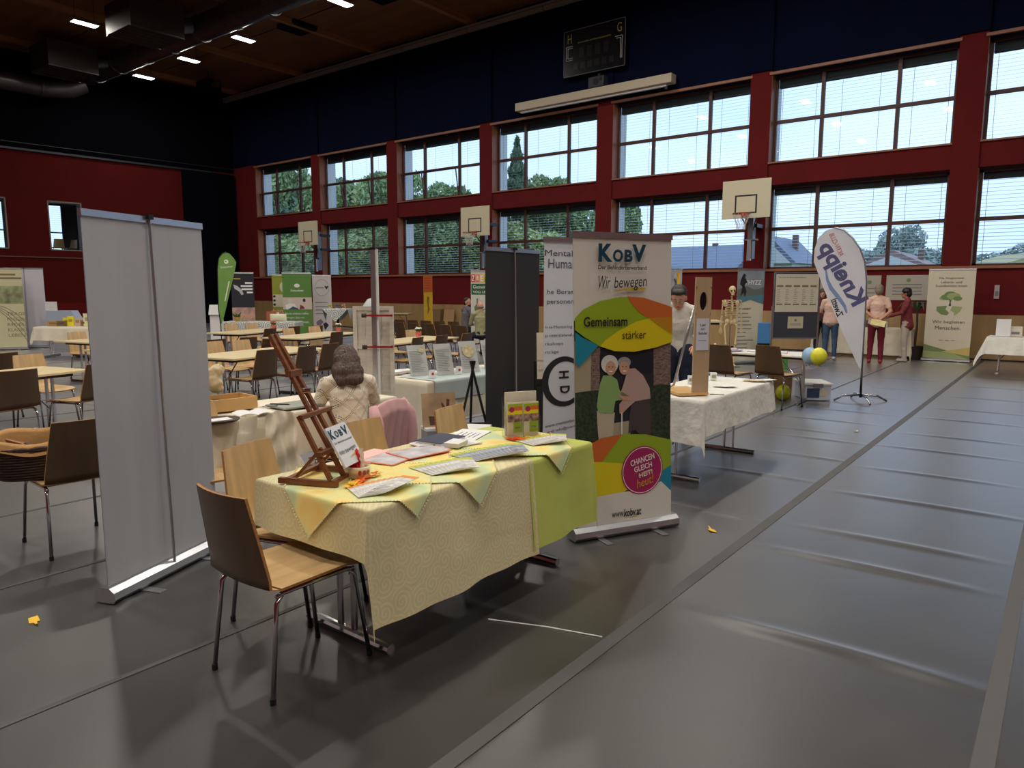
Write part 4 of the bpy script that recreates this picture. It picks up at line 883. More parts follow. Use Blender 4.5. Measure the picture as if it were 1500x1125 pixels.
def figure(label, loc, rz, J, skin, hair, shirt, trousers, shoes, hairs, sleeve='short', voxel=.010, look=None, group=None, shirt_len=0, glasses=False, s=1.0, beard=None, shirt_m2=None):
    """J: joint dict in local space, facing +Y"""
    t = thing('person', label, 'person', loc, rz, group); X = V((1, 0, 0))
    head = V(J['head']); hp, hy = J.get('pitch', 0), J.get('yaw', 0)
    HM = Matrix.Rotation(hy, 3, 'Z') @ Matrix.Rotation(hp, 3, 'X')     # +pitch looks up
    def hpnt(x, y, z): return head + HM @ V((x, y, z))
    def torso(b, e):
        b.ecap(J['pelvis'], J['waist'], (.155 + e, .105 + e), (.135 + e, .095 + e), X); b.ecap(J['waist'], J['chest'], (.135 + e, .095 + e), (.165 + e, .11 + e), X)
        b.ecap(J['chest'], (V(J['shL']) + V(J['shR'])) / 2 + V((0, 0, -.03)), (.165 + e, .11 + e), (.12 + e, .07 + e), X)
        mid = (V(J['shL']) + V(J['shR'])) / 2
        for k_ in 'LR':
            q_ = V(J['sh' + k_]); q_ = q_ + (mid - q_) * .12 + V((0, 0, -.022)); b.ecap(q_, mid + (q_ - mid) * .25 + V((0, 0, .035)), (.050 + e, .050 + e), (.052 + e, .050 + e), V((0, 0, 1)))
    def arm(b, k, e, lower=True, up=1.0):
        sh, el, wr = V(J['sh' + k]), V(J['el' + k]), V(J['wr' + k])
        sh = sh + V((0, 0, -.025)); b.ecap(sh, sh + (el - sh) * up, (.054 + e, .054 + e), (.040 + e, .042 + e), X)
        if lower: b.ecap(el, wr, (.040 + e, .040 + e), (.027 + e, .024 + e), X)
    def leg(b, k, e, frac=1.0):
        h, kn, an = V(J['hip' + k]), V(J['kn' + k]), V(J['an' + k])
        b.ecap(h, kn, (.088 + e, .092 + e), (.056 + e, .060 + e), X); b.ecap(kn, kn + (an - kn) * frac, (.056 + e, .060 + e), (.036 + e, .040 + e), X)
    b = B(); torso(b, 0)
    b.ecap((V(J['shL']) + V(J['shR'])) / 2 + V((0, 0, 0)), hpnt(0, -.02, -.07), (.058, .058), (.052, .055), X)
    b.ell(hpnt(0, -.012, .025), (.076, .094, .098), HM, 16); b.ell(hpnt(0, .022, -.045), (.056, .062, .066), HM, 14)
    b.ell(hpnt(0, .092, -.012), (.012, .018, .022), HM, 8); b.ell(hpnt(0, .078, .012), (.010, .012, .03), HM, 8); b.ell(hpnt(0, .068, -.085), (.022, .018, .016), HM, 8)
    b.ell(hpnt(0, .078, -.052), (.024, .012, .010), HM, 8)
    for q in (-1, 1): b.ell(hpnt(.077 * q, -.01, -.005), (.010, .020, .032), HM, 8); b.ell(hpnt(.03 * q, .068, .028), (.02, .014, .008), HM, 8)
    for k in 'LR':
        arm(b, k, 0); leg(b, k, 0)
        wr = V(J['wr' + k]); el = V(J['el' + k]); d = (wr - el).normalized(); d = V(J.get('hd' + k, d)).normalized()
        n_ = V(J.get('pn' + k, (1 if k == 'L' else -1, 0, 0))); n_ = (n_ - d * n_.dot(d)).normalized(); sd = d.cross(n_)   # n_: palm normal
        pc = wr + d * .045; Mh = Matrix((sd, d, n_)).transposed()
        b.ell(pc, (.040, .052, .016), Mh, 12)
        for i, L in enumerate((.068, .078, .072, .056)):
            o_ = (i - 1.5) * .0205; r0 = pc + d * .035 + sd * o_; m_ = r0 + (d * .92 + n_ * .3) .normalized() * L * .5 + sd * o_ * .15; e_ = m_ + (d * .6 + n_ * .8).normalized() * L * .5
            b.ecap(r0, m_, (.0088, .0088), (.0080, .0080), sd, 8); b.ecap(m_, e_, (.0080, .0080), (.0070, .0070), sd, 8)
        th = pc - d * .012 - sd * .034; b.ecap(th, th + (d * .6 - sd * .6 + n_ * .35).normalized() * .035, (.011, .011), (.0095, .0095), sd, 8)
        q2 = th + (d * .6 - sd * .6 + n_ * .35).normalized() * .035; b.ecap(q2, q2 + (d * .9 + n_ * .4).normalized() * .028, (.0095, .0095), (.008, .008), sd, 8)
        an = V(J['an' + k]); b.ell(an + V((0, .05, -.045)), (.038, .10, .03), None, 10)
    body = fuse(b, 'body', skin, t, voxel, 4)
    # clothes
    c = B(); torso(c, .014)
    if shirt_len: c.ecap(V(J['pelvis']) + V((0, 0, -shirt_len + .06)), J['waist'], (.195, .15), (.165, .12), X)
    for k in 'LR':
        if sleeve == 'long': arm(c, k, .012)
        else: arm(c, k, .016, False, .62)
    fuse(c, 'shirt', shirt, t, .011, 4, (.018, .07))
    c = B(); c.ecap(V(J['pelvis']) + V((0, 0, -.03)), V(J['pelvis']) + V((0, 0, .02)), (.168, .118), (.165, .112), X)
    for k in 'LR': leg(c, k, .013, .97)
    fuse(c, 'trousers', trousers, t, .012, 4, (.016, .08))
    for k in 'LR':
        an = V(J['an' + k]); c = B(); c.ecap(an + V((0, -.02, -.035)), an + V((0, .13, -.048)), (.045, .045), (.042, .030), X); c.ell(an + V((0, 0, -.01)), (.046, .055, .04), None, 10)
        c.bm.verts.ensure_lookup_table()
        for v in c.bm.verts: v.co.z = max(v.co.z, an.z - .078)
        sh_ = c.out('shoe', shoes, t, smooth=True)
    h = B()
    for (cx_, cy_, cz_, rx, ry, rz_) in hairs: h.ell(hpnt(cx_, cy_, cz_), (rx, ry, rz_), HM, 14)
    fuse(h, 'hair', hair, t, .009, 4, (.012, .05))
    e = B()
    for q in (-1, 1): e.ell(hpnt(.03 * q, .079, .012), (.013, .008, .007), HM, 8)
    ey = e.out('eyes', mat('eye_white', (236, 234, 230), .3), body, smooth=True, kind='stuff')
    e = B()
    for q in (-1, 1): e.ell(hpnt(.03 * q, .0845, .012), (.006, .004, .006), HM, 8)
    e.out('irises', mat('iris_dark', (40, 28, 22), .3), body, smooth=True, kind='stuff')
    B().ell(hpnt(0, .0885, -.052), (.021, .004, .005), HM, 8).out('lips', mat('lips', (160, 84, 78), .5), body, smooth=True)
    e = B()
    for q in (-1, 1): e.ell(hpnt(.03 * q, .083, .036), (.016, .003, .003), HM, 8)
    e.out('eyebrows', hair, body, smooth=True, kind='stuff')
    if beard: bb = B(); bb.ell(hpnt(0, .045, -.075), (.058, .05, .045), HM, 12); fuse(bb, 'beard', beard, t, .007, 2, (.01, .02))
    if glasses:
        gl = B()
        for q in (-1, 1):
            P = [hpnt(.033 * q + .024 * math.cos(a), .100, .008 + .019 * math.sin(a)) for a in [2 * PI * i / 14 for i in range(15)]]; gl.tube(P, .0012, 5)
            gl.tube([hpnt(.057 * q, .10, .012), hpnt(.08 * q, .0, .012)], .002, 5)
        gl.tube([hpnt(-.01, .102, .01), hpnt(.01, .102, .01)], .002, 5); gl.out('glasses', M_steel_dark, t, smooth=True)
    t.scale = (s, s, s); return t
def stand():
    return dict(pelvis=V((0, 0, .95)), waist=V((0, 0, 1.08)), chest=V((0, 0, 1.26)), shL=V((-.165, 0, 1.40)), shR=V((.165, 0, 1.40)), head=V((0, .02, 1.585)),
                elL=V((-.22, -.02, 1.13)), elR=V((.22, -.02, 1.13)), wrL=V((-.22, .06, .89)), wrR=V((.22, .06, .89)),
                hipL=V((-.085, 0, .90)), hipR=V((.085, 0, .90)), knL=V((-.10, .02, .49)), knR=V((.10, .02, .49)), anL=V((-.11, -.01, .08)), anR=V((.11, -.01, .08)))
# --- crochet sweater material
def crochet():
    m = bpy.data.materials.new('cream_openwork_knit'); m.use_nodes = True; n = m.node_tree; L = n.links; p = n.nodes['Principled BSDF']
    t = n.nodes.new('ShaderNodeTexCoord'); sp = n.nodes.new('ShaderNodeSeparateXYZ'); L.new(t.outputs['Object'], sp.inputs[0])
    def mth(op, a, b=None):
        q = n.nodes.new('ShaderNodeMath'); q.operation = op
        for i, v in enumerate((a, b)):
            if v is None: continue
            if isinstance(v, (int, float)): q.inputs[i].default_value = v
            else: L.new(v, q.inputs[i])
        return q.outputs[0]
    u = mth('MULTIPLY', mth('ADD', sp.outputs[0], mth('MULTIPLY', sp.outputs[1], .6)), 7.0); v = mth('MULTIPLY', sp.outputs[2], 7.0)
    m1 = mth('FRACT', mth('ADD', u, v)); m2 = mth('FRACT', mth('SUBTRACT', u, v))
    def band(m_, lo, hi): return mth('MULTIPLY', mth('GREATER_THAN', m_, lo), mth('LESS_THAN', m_, hi))
    l1 = mth('MAXIMUM', band(m1, .03, .10), band(m1, .16, .22)); l2 = mth('MAXIMUM', band(m2, .03, .10), band(m2, .16, .22))
    d1 = mth('GREATER_THAN', mth('FRACT', mth('MULTIPLY', m2, 9)), .55); d2 = mth('GREATER_THAN', mth('FRACT', mth('MULTIPLY', m1, 9)), .55)
    f = mth('MAXIMUM', mth('MULTIPLY', l1, d1), mth('MULTIPLY', l2, d2))
    mx = n.nodes.new('ShaderNodeMix'); mx.data_type = 'RGBA'; L.new(f, mx.inputs['Factor'])
    mx.inputs['A'].default_value = (lin(240), lin(230), lin(208), 1); mx.inputs['B'].default_value = (lin(120), lin(100), lin(80), 1); L.new(mx.outputs['Result'], p.inputs['Base Color']); p.inputs['Roughness'].default_value = .9
    w = n.nodes.new('ShaderNodeTexNoise'); w.inputs['Scale'].default_value = 120; L.new(t.outputs['Object'], w.inputs['Vector']); bp = n.nodes.new('ShaderNodeBump'); bp.inputs['Strength'].default_value = .4; bp.inputs['Distance'].default_value = .004
    L.new(w.outputs['Fac'], bp.inputs['Height']); L.new(bp.outputs[0], p.inputs['Normal']); return m
hair_brown = mat('hair_brown', (84, 64, 52), .5, var=.6, scale=70, stretch=(1, 1, .08), bump=.8); hair_black = mat('hair_black', (26, 22, 22), .5); hair_grey = mat('hair_grey', (140, 126, 110), .7, var=.3, scale=60); hair_dk = mat('hair_dark_brown', (38, 30, 26), .5, var=.4, scale=50)
jeans = mat('blue_jeans', (62, 88, 118), .8, var=.25, scale=12); navyj = mat('dark_blue_jeans', (26, 36, 58), .8, var=.2, scale=10); shoe_w = mat('pale_shoe', (190, 182, 172), .6); shoe_b = mat('black_shoe', (22, 22, 24), .5)
# seated woman at the neighbouring stall
J = stand()
J.update(pelvis=V((0, -.02, .56)), waist=V((0, -.01, .70)), chest=V((0, .02, .90)), shL=V((-.18, .04, 1.03)), shR=V((.18, .04, 1.03)), head=V((0, .13, 1.175)), pitch=R_(-28),
         elL=V((-.25, .12, .79)), elR=V((.25, .12, .79)), wrL=V((-.15, .34, .80)), wrR=V((.15, .34, .80)), pnL=(0, 0, -1), pnR=(0, 0, -1),
         hipL=V((-.10, .02, .53)), hipR=V((.10, .02, .53)), knL=V((-.13, .43, .50)), knR=V((.13, .43, .50)), anL=V((-.13, .38, .08)), anR=V((.13, .38, .08)))
wp = dep(507, 5.45)
figure('woman with brown hair in cream openwork sweater, seated with her back turned', (wp.x, wp.y, 0), R_(60), J, M_skin, hair_brown, crochet(), navyj, shoe_b,
       [(0, -.02, .035, .108, .12, .115), (0, -.075, -.03, .115, .075, .13), (0, -.105, -.12, .13, .055, .09), (.075, -.06, -.13, .06, .05, .09), (-.08, -.06, -.12, .06, .05, .10), (.03, -.115, -.20, .09, .04, .06), (-.07, -.10, -.20, .05, .04, .06)], 'long', .009, s=.92)
# man in white shirt
J = stand(); J.update(pelvis=V((0, -.05, .92)), waist=V((0, -.02, 1.06)), chest=V((0, .05, 1.23)), shL=V((-.175, .10, 1.35)), shR=V((.175, .10, 1.35)), head=V((0, .20, 1.47)), pitch=R_(-30),
    elL=V((-.25, .12, 1.10)), elR=V((.25, .12, 1.10)), wrL=V((-.20, .34, 1.00)), wrR=V((.17, .32, .96)), pnL=(0, 0, -1), pnR=(-.3, 0, -1), hdR=(-.35, .3, -.9), anL=V((-.12, -.1, .08)), anR=V((.12, -.1, .08)))
mp_ = dep(996, 8.05)
figure('man in white shirt and dark blue jeans bending over the white table', (mp_.x, mp_.y, 0), R_(180 + 22), J, M_skin, hair_dk, mat('white_shirt', (224, 220, 210), .8, var=.04), navyj, shoe_b,
       [(0, -.03, .055, .086, .094, .088), (0, -.055, .0, .084, .07, .09), (0, .035, .098, .07, .05, .03)], 'long', .008, glasses=True, s=1.06)
# three visitors at the window side
J = stand(); J.update(elL=V((-.25, -.06, 1.14)), elR=V((.25, -.06, 1.14)), wrL=V((-.05, -.17, .98)), wrR=V((.06, -.17, .96)), hdL=(.9, -.1, -.3), hdR=(-.9, -.1, -.3), pnL=(0, -1, 0), pnR=(0, -1, 0))
pink = mat('pale_pink_shirt', (226, 190, 172), .8, var=.06); w2 = dep(1288, 16.2)
W2 = figure('visitor with short grey hair, pale pink shirt and burgundy trousers, hands behind back', (w2.x, w2.y, 0), R_(12), J, M_skin, hair_grey, pink, mat('burgundy_trousers', (112, 16, 40), .8), mat('red_shoe', (150, 50, 50), .5),
       [(0, -.02, .045, .088, .104, .095), (0, -.06, -.01, .084, .07, .09)], 'short', .011, shirt_len=.1, s=1.04)
J = stand(); J.update(elL=V((-.24, .02, 1.14)), elR=V((.22, .05, 1.14)), wrL=V((-.17, .22, 1.08)), wrR=V((.10, .25, 1.05)), yaw=R_(15)); w1 = dep(1220, 16.9)
figure('visitor in pink shirt and blue jeans behind the swirled white flag, back turned', (w1.x, w1.y, 0), R_(8), J, M_skin, hair_grey, pink, jeans, shoe_w, [(0, -.02, .045, .088, .104, .095), (0, -.06, -.01, .084, .07, .09)], 'short', .011, shirt_len=.08)
J = stand(); J.update(elL=V((-.22, .10, 1.14)), elR=V((.22, .10, 1.14)), wrL=V((-.12, .33, 1.06)), wrR=V((.12, .33, 1.06)), pelvis=V((0, -.02, .95)), head=V((0, .05, 1.575)), pitch=R_(-6)); w3 = dep(1331, 16.5)
W3 = figure('visitor with short black hair, red and blue tunic and pale trousers, in profile', (w3.x, w3.y, 0), R_(100), J, mat('skin_tan', (176, 120, 92), .6), hair_black, mat('red_blue_tunic', (130, 52, 58), .8, var=.55, scale=5), mat('beige_trousers', (196, 184, 170), .8), shoe_w,
       [(0, -.025, .05, .094, .108, .10), (0, -.06, -.005, .09, .075, .09)], 'long', .011, shirt_len=.16)
w4 = dep(1206, 17.9); J = stand(); J.update(head=V((0, .03, 1.56)))
figure('person in dark clothes half hidden between pinboard and flag', (w4.x, w4.y, 0), R_(190), J, M_skin, hair_brown, mat('dark_red_top', (80, 30, 40), .8), shoe_b, shoe_b, [(0, -.02, .05, .09, .104, .098), (0, -.06, -.03, .09, .07, .11)], 'long', .012)
# paper held behind the back
hp_ = dep(1290, 15.9); t = thing('leaflet', 'cream and yellow leaflet held behind the back by the visitor in burgundy trousers', 'leaflet', (hp_.x, hp_.y - .02, .93), R_(20))
B().box((0, 0, 0), (.30, .008, .16), M=Matrix.Rotation(R_(-35), 3, 'X') @ Matrix.Rotation(R_(14), 3, 'Y')).out('sheet', mat('cream_yellow_leaflet', (226, 214, 150), .6, var=.15, scale=12), t)
# two seated men far back
J = stand(); J.update(pelvis=V((0, -.02, .56)), waist=V((0, -.01, .70)), chest=V((0, .02, .92)), shL=V((-.19, .03, 1.06)), shR=V((.19, .03, 1.06)), head=V((0, .06, 1.23)), elL=V((-.24, .1, .8)), elR=V((.24, .1, .8)), wrL=V((-.14, .3, .78)), wrR=V((.14, .3, .78)),
    hipL=V((-.10, .02, .53)), hipR=V((.10, .02, .53)), knL=V((-.13, .43, .50)), knR=V((.13, .43, .50)), anL=V((-.13, .38, .08)), anR=V((.13, .38, .08)))
J1 = dict(J); J1['yaw'] = R_(-62); m1 = dep(682, 19.2)
figure('bearded man with short dark hair in grey hoodie, seated far back looking round', (m1.x, m1.y, 0), R_(-62 + 38), J1, M_skin, hair_dk, mat('grey_hoodie', (104, 104, 112), .9, var=.15), navyj, shoe_b, [(0, -.03, .055, .082, .095, .08), (0, -.06, .0, .082, .07, .08)], 'long', .011, beard=hair_dk, s=1.06)
J2 = dict(J); J2['pitch'] = R_(-12); m2_ = dep(704, 17.7)
figure('bald man in olive shirt seated far back beside the black banner', (m2_.x, m2_.y, 0), R_(55), J2, M_skin, hair_grey, mat('olive_shirt', (150, 148, 112), .9), navyj, shoe_b, [(0, -.06, -.02, .082, .05, .05)], 'long', .011)
# chair the woman sits on, with the pink jacket
jc = dep(565, 5.02); jx, jy = jc.x, jc.y
cb = chair(jx - .28, jy - .10, R_(108), 'wooden chair under the seated woman, with pink jacket over its back')
t = thing('jacket', 'dusty pink jacket hanging over the back of a wooden chair', 'jacket', (cb.location.x, cb.location.y, 0), R_(108))
M_pj = mat('dusty_pink_knit', (206, 160, 160), .9, var=.05, scale=10, bump=.3)
def jk(u, v):
    w = .42 + .04 * math.sin(v * 6) + .03 * abs(v - .5); x = (u - .5) * w; k = (v - .5) * 2; s_ = abs(k)
    y = -.265 + (-.055 if k > 0 else .03) * min(1, s_ * 4) - (.05 * (1 - s_)) + .014 * math.sin(u * 22 + k * 3) * s_
    return (x, y - .01, .872 - .40 * max(0, s_ - .06) - .03 * (2 * u - 1) ** 2)
B().grid(40, 50, jk).out('jacket_body', M_pj, t, smooth=True, normals=False)
for q in (-1, 1):
    B().tube([(.20 * q, -.30, .845), (.235 * q, -.345, .74), (.235 * q, -.36, .60), (.225 * q, -.355, .46), (.22 * q, -.35, .38)], .045, 10, rr=[.03, .05, .048, .042, .036]).out('sleeve', M_pj, t, smooth=True)
# ================================================================== NEIGHBOURING STALLS
def clothed_table(x0, x1, y0, y1, rz, lab_t, lab_c, m, drops, seed=1, z=.748, fold=.02, flare=.08, group=None):
    cx, cy = (x0 + x1) / 2, (y0 + y1) / 2; a, b_ = (x1 - x0) / 2, (y1 - y0) / 2
    L_ = max(a, b_) * 2; W_ = min(a, b_) * 2; tt = table(cx, cy, rz + (0 if b_ >= a else PI / 2), lab_t); tt.scale = (W_ / .8, L_ / 1.7, 1)
    dl, dr, df, db = drops
    o = drape('tablecloth', -a - .003, a + .003, -b_ - .003, b_ + .003, z, rectcloth(-a - dl, a + dr, -b_ - df, b_ + db), 60, 70, m, seed, fold, flare)
    o.location = (cx, cy, 0); o.rotation_euler = (0, 0, rz); tag(o, lab_c, 'tablecloth'); return o
clothed_table(-5.20, -4.50, 2.25, 4.15, 0, 'folding table under the beige cloth in front of the seated woman', 'beige cloth over the table in front of the seated woman', M_cream, (.1, .33, .2, .25), 11)
clothed_table(-5.60, -4.94, 4.98, 6.75, 0, 'folding table under the cloth with the acrylic display stands', 'cream cloth hanging to the floor below the acrylic display stands', M_cream, (.2, .42, .70, .3), 12)
clothed_table(-3.05, -2.33, 5.55, 7.25, 0, 'folding table under the white cloth right of the couple banner', 'white crumpled cloth on the table right of the couple banner', M_whitecloth, (.3, .30, .38, .30), 13, flare=.11)
# blue-grey runner of the display table
M_run = mat('pale_blue_satin', (190, 202, 200), .45, var=.05)
tag(drape('table_runner', -5.62, -4.92, 4.96, 6.77, .753, rectcloth(-5.45, -4.92 + .21, 5.06, 6.7), 30, 60, M_run, 21, .02, .05), 'pale blue satin runner under the acrylic display stands', 'runner')
# beige jacket over the end of the beige table
t = thing('draped_scarf', 'crumpled cream jacket hanging over the near corner of the beige-clothed table', 'jacket', (-4.40, 2.92, 0), R_(90))
M_scarf = mat('crumpled_cream_linen', (226, 216, 192), .85, var=.04, scale=9, bump=.4)
def sf(u, v):
    w = .34 - .12 * (1 - v) ** 2; x = (u - .5) * w; d = v
    return (x + .015 * math.sin(v * 11), -.03 - .06 * d + .022 * math.sin(u * 19 + v * 3) * (.3 + d) + .012 * math.sin(v * 17 + u * 5), .80 - .58 * d - .05 * abs(u - .5) - (.09 * math.sin(PI * u) * 0))
B().grid(40, 50, sf).out('garment_panel', M_scarf, t, smooth=True, normals=False)
B().grid(24, 40, lambda u, v: (-.25 + .06 * math.cos(u * PI * 1.9) - .14 * v, -.06 + .05 * math.sin(u * PI * 1.9) - .03 * v, .80 - .50 * v + .01 * math.sin(v * 30))).out('sleeve', M_scarf, t, smooth=True, normals=False)
# items on her table
TZ2 = .762
def itm(name, label, cat, px_, py_, z=TZ2, rz=0.0): p = at(px_, py_, z); return thing(name, label, cat, (p.x, p.y, z), rz)
t = itm('wooden_tray', 'light wooden open crate lying on the beige table', 'tray', 333, 598, TZ2, R_(85)); M_lw = wood('light_pine', (210, 168, 108), .5, .15)
B().bx(-.16, .16, -.13, .13, 0, .01).out('tray_bottom', M_lw, t)
for a in ((-.16, .16, -.14, -.125), (-.16, .16, .125, .14)): B().bx(*a, 0, .09).out('long_side', M_lw, t)
for a in ((-.172, -.16, -.14, .14), (.16, .172, -.14, .14)): B().bx(*a, 0, .09).out('short_side', M_lw, t)
t = itm('stone_lamp', 'pale translucent mineral rock on a black base', 'mineral rock', 319, 590, TZ2, .3)
B().bx(-.08, .08, -.07, .07, 0, .05).out('black_base', M_black, t)
bb = B(); [bb.ell((random.uniform(-.03, .03), random.uniform(-.03, .03), .12 + .035 * i), (.065 - .005 * i, .055, .05)) for i in range(5)]; fuse(bb, 'rock', mat('beige_stone', (206, 190, 148), .6, var=.3, scale=20), t, .012, 1, (.03, .05))
t = itm('small_box', 'small black box in front of the pale rock', 'box', 322, 597, TZ2 + .0, .2); B().bx(-.05, .05, -.03, .03, 0, .05).out('box_body', M_black, t); B().bx(-.052, .052, -.032, .032, .05, .058).out('lid', mat('box_lid', (60, 52, 44), .5), t)
t = itm('wooden_figure', 'tiny turned wooden figure beside the black box', 'figurine', 340, 592, TZ2); B().lathe([(.018, 0), (.02, .01), (.012, .03), (.008, .045), (.016, .055), (.018, .068), (.01, .08), (.001, .083)], n=14).out('turned_body', M_lw, t, smooth=True)
t = itm('round_tray', 'dark oval tray holding white papers at the front of the beige table', 'tray', 322, 617, TZ2, R_(80)); B().lathe([(.10, 0), (.12, .004), (.135, .016), (.13, .017), (.10, .006), (.0001, .005)], n=28).out('tray_body', mat('dark_wicker', (60, 44, 34), .6), t, smooth=True); B().bx(-.07, .07, -.05, .05, .008, .014).out('paper_pad', M_white, t)
t = itm('grey_folder', 'grey-green felt folder lying on the beige table near the seated woman', 'folder', 432, 594, TZ2, R_(86)); B().bx(-.17, .17, -.14, .14, 0, .012).out('felt', mat('grey_green_felt', (150, 154, 142), .9), t)
t = itm('spectacles', 'pair of glasses lying on the grey-green folder', 'glasses', 396, 599, TZ2 + .013, R_(70)); g1 = B()
for q in (-1, 1): g1.tube([(.032 * q + .026 * math.cos(a), .02 * math.sin(a), .02) for a in [2 * PI * i / 12 for i in range(13)]], .002, 5).tube([(.058 * q, 0, .02), (.06 * q, .11, .004)], .002, 5)
g1.out('frame', M_steel_dark, t, smooth=True); B().tube([(-.008, 0, .022), (.008, 0, .022)], .002, 5).out('bridge', M_steel_dark, t)
t = itm('pen', 'dark pen lying across the grey-green folder', 'pen', 410, 592, TZ2 + .016, R_(30)); B().tube([(-.08, 0, 0), (.07, 0, 0), (.08, 0, 0)], .005, 8, rr=[.005, .005, .001]).out('barrel', M_black, t); B().box((-.05, 0, .006), (.04, .003, .002)).out('clip', M_chrome, t)
t = itm('open_book', 'open white booklet lying behind the wooden crate', 'booklet', 372, 606, TZ2, R_(75))
for q in (-1, 1): B().grid(10, 4, lambda u, v: (q * u * .13, (v - .5) * .2, .004 + .016 * math.sin(u * PI) ** .7)).out('page_half', M_white, t, smooth=True)
# bar clamps, post and whitewashed frame
pf = dep(548, 6.35)
t = thing('display_post', 'upright square aluminium post standing behind the seated woman', 'post', (pf.x, pf.y, 0), R_(30))
B().bx(-.022, .022, -.022, .022, .02, 2.0).out('post_shaft', M_alu, t); B().bx(.022, .040, -.012, .012, .02, 2.0).out('white_edge', M_white, t); B().bx(-.25, .25, -.16, .16, 0, .02).out('base_plate', M_steel_dark, t); B().bx(-.024, .024, -.024, .024, 1.995, 2.015).out('end_cap', M_black, t)
t = thing('whitewashed_frame', 'whitewashed wooden shutter frame clamped to the aluminium post', 'frame', (pf.x, pf.y, .70), R_(42)); M_wwash = wood('whitewash_wood', (214, 206, 194), .7, .12, (1, 1, 6), 5)
fw_ = .36
for a in ((-.20, -.165), (.125, .16)): B().bx(*a, .04, .085, 0, .80).out('stile', M_wwash, t)
for z_ in (0, .42, .765): B().bx(-.165, .125, .045, .08, z_, z_ + .035).out('rail', M_wwash, t)
for i in range(4): B().bx(-.165 + .0725 * i + .002, -.165 + .0725 * (i + 1) - .002, .058, .068, .035, .765).out('board', M_wwash, t)
for z_ in (1.42, 1.14):
    t = thing('bar_clamp', 'red-handled bar clamp gripping the post and frame, %s one' % ('upper' if z_ > 1.3 else 'lower'), 'clamp', (pf.x, pf.y, z_), R_(42))
    B().bx(-.08, .16, -.045, -.03, -.008, .008).out('clamp_bar', mat('clamp_red', (150, 24, 28), .4), t); B().bx(.14, .155, -.045, .1, -.008, .008).out('fixed_jaw', mat('clamp_red', (150, 24, 28), .4), t)
    B().tube([(-.11, -.037, 0), (-.07, -.037, 0)], .02, 10).out('knob', M_black, t, smooth='auto')
# acrylic info panels on the display table
def panel(px0, py0, w, h, label, deco, seed):
    p = at(px0, py0, TZ2); t = thing('info_sheet_stand', label, 'display stand', (p.x, p.y, TZ2), R_(70)); R = Matrix.Rotation(R_(-20), 3, 'X')
    a = B().box(R @ V((0, 0, h / 2)), (w + .01, .004, h + .01), M=R).out('acrylic_sheet', ac, t)
    B().box((0, .05, .003), (w, .12, .004)).out('acrylic_foot', ac, t)
    s_ = B().box(R @ V((0, .004, h / 2)), (w, .0015, h), M=R).out('printed_sheet', mat('sheet_grey_white', (214, 212, 212), .6), t)
    b = B(); rnd = random.Random(seed)
    for i in range(13):
        z_ = h * (.80 - .055 * i); ww = w * rnd.uniform(.5, .8); P = [R @ V((x, -.0032, z)) for x, z in ((-w * .42, z_), (-w * .42 + ww, z_), (-w * .42 + ww, z_ - .004), (-w * .42, z_ - .004))]; b.ngon(P)
    b.out('printed_lines', M_grey_ink, s_, normals=False, kind='stuff')
    if deco: B().ngon([R @ V((deco[0] * w + deco[2] * math.cos(a_), -.0036, deco[1] * h + deco[2] * math.sin(a_))) for a_ in [2 * PI * i / 18 for i in range(18)]]).out('printed_seal', mat('seal_gold', (206, 192, 150), .6, var=.3, scale=30), s_, normals=False)
panel(616, 550, .21, .33, 'leaning acrylic info sheet with small gold seal, leftmost on the display table', (.27, .84, .035), 1)
panel(654, 549, .20, .34, 'plain grey leaning acrylic info sheet, second on the display table', None, 2)
panel(691, 545, .21, .35, 'leaning acrylic sheet with large pale gold seal, third on the display table', (.0, .68, .07), 3)
panel(722, 540, .20, .34, 'acrylic info sheet mostly hidden behind the black banner', (.0, .68, .05), 4)
for (a, b_, l) in ((573, 548, 'stack of cream brochures, left one on the display table'), (592, 545, 'stack of white brochures, right one on the display table')):
    t = itm('brochure_stack', l, 'brochures', a, b_, TZ2, R_(75)); 
    for i in range(4): B().box((.004 * (i % 2), .003 * i, .004 + .006 * i), (.21, .15, .005), rz=.05 * i).out('booklet', M_white if i % 2 else mat('cream_paper', (222, 210, 186), .6), t)
for (a, b_, l) in ((633, 553, 'small folded card with red ring between the first and second panel'), (672, 547, 'small white folded card between the second and third panel')):
    t = itm('tent_card', l, 'card', a, b_, TZ2, R_(70)); B().prism([(-.03, -.025, 0), (-.03, .025, 0), (-.03, .0, .08)], (.06, 0, 0)).out('card', M_white, t); B().ngon([(.014 * math.cos(2 * PI * i / 12), -.017 - .0, .034 + .02 * math.sin(2 * PI * i / 12)) for i in range(12)]).out('printed_ring', mat('seal_red', (190, 60, 50), .6), t, normals=False)
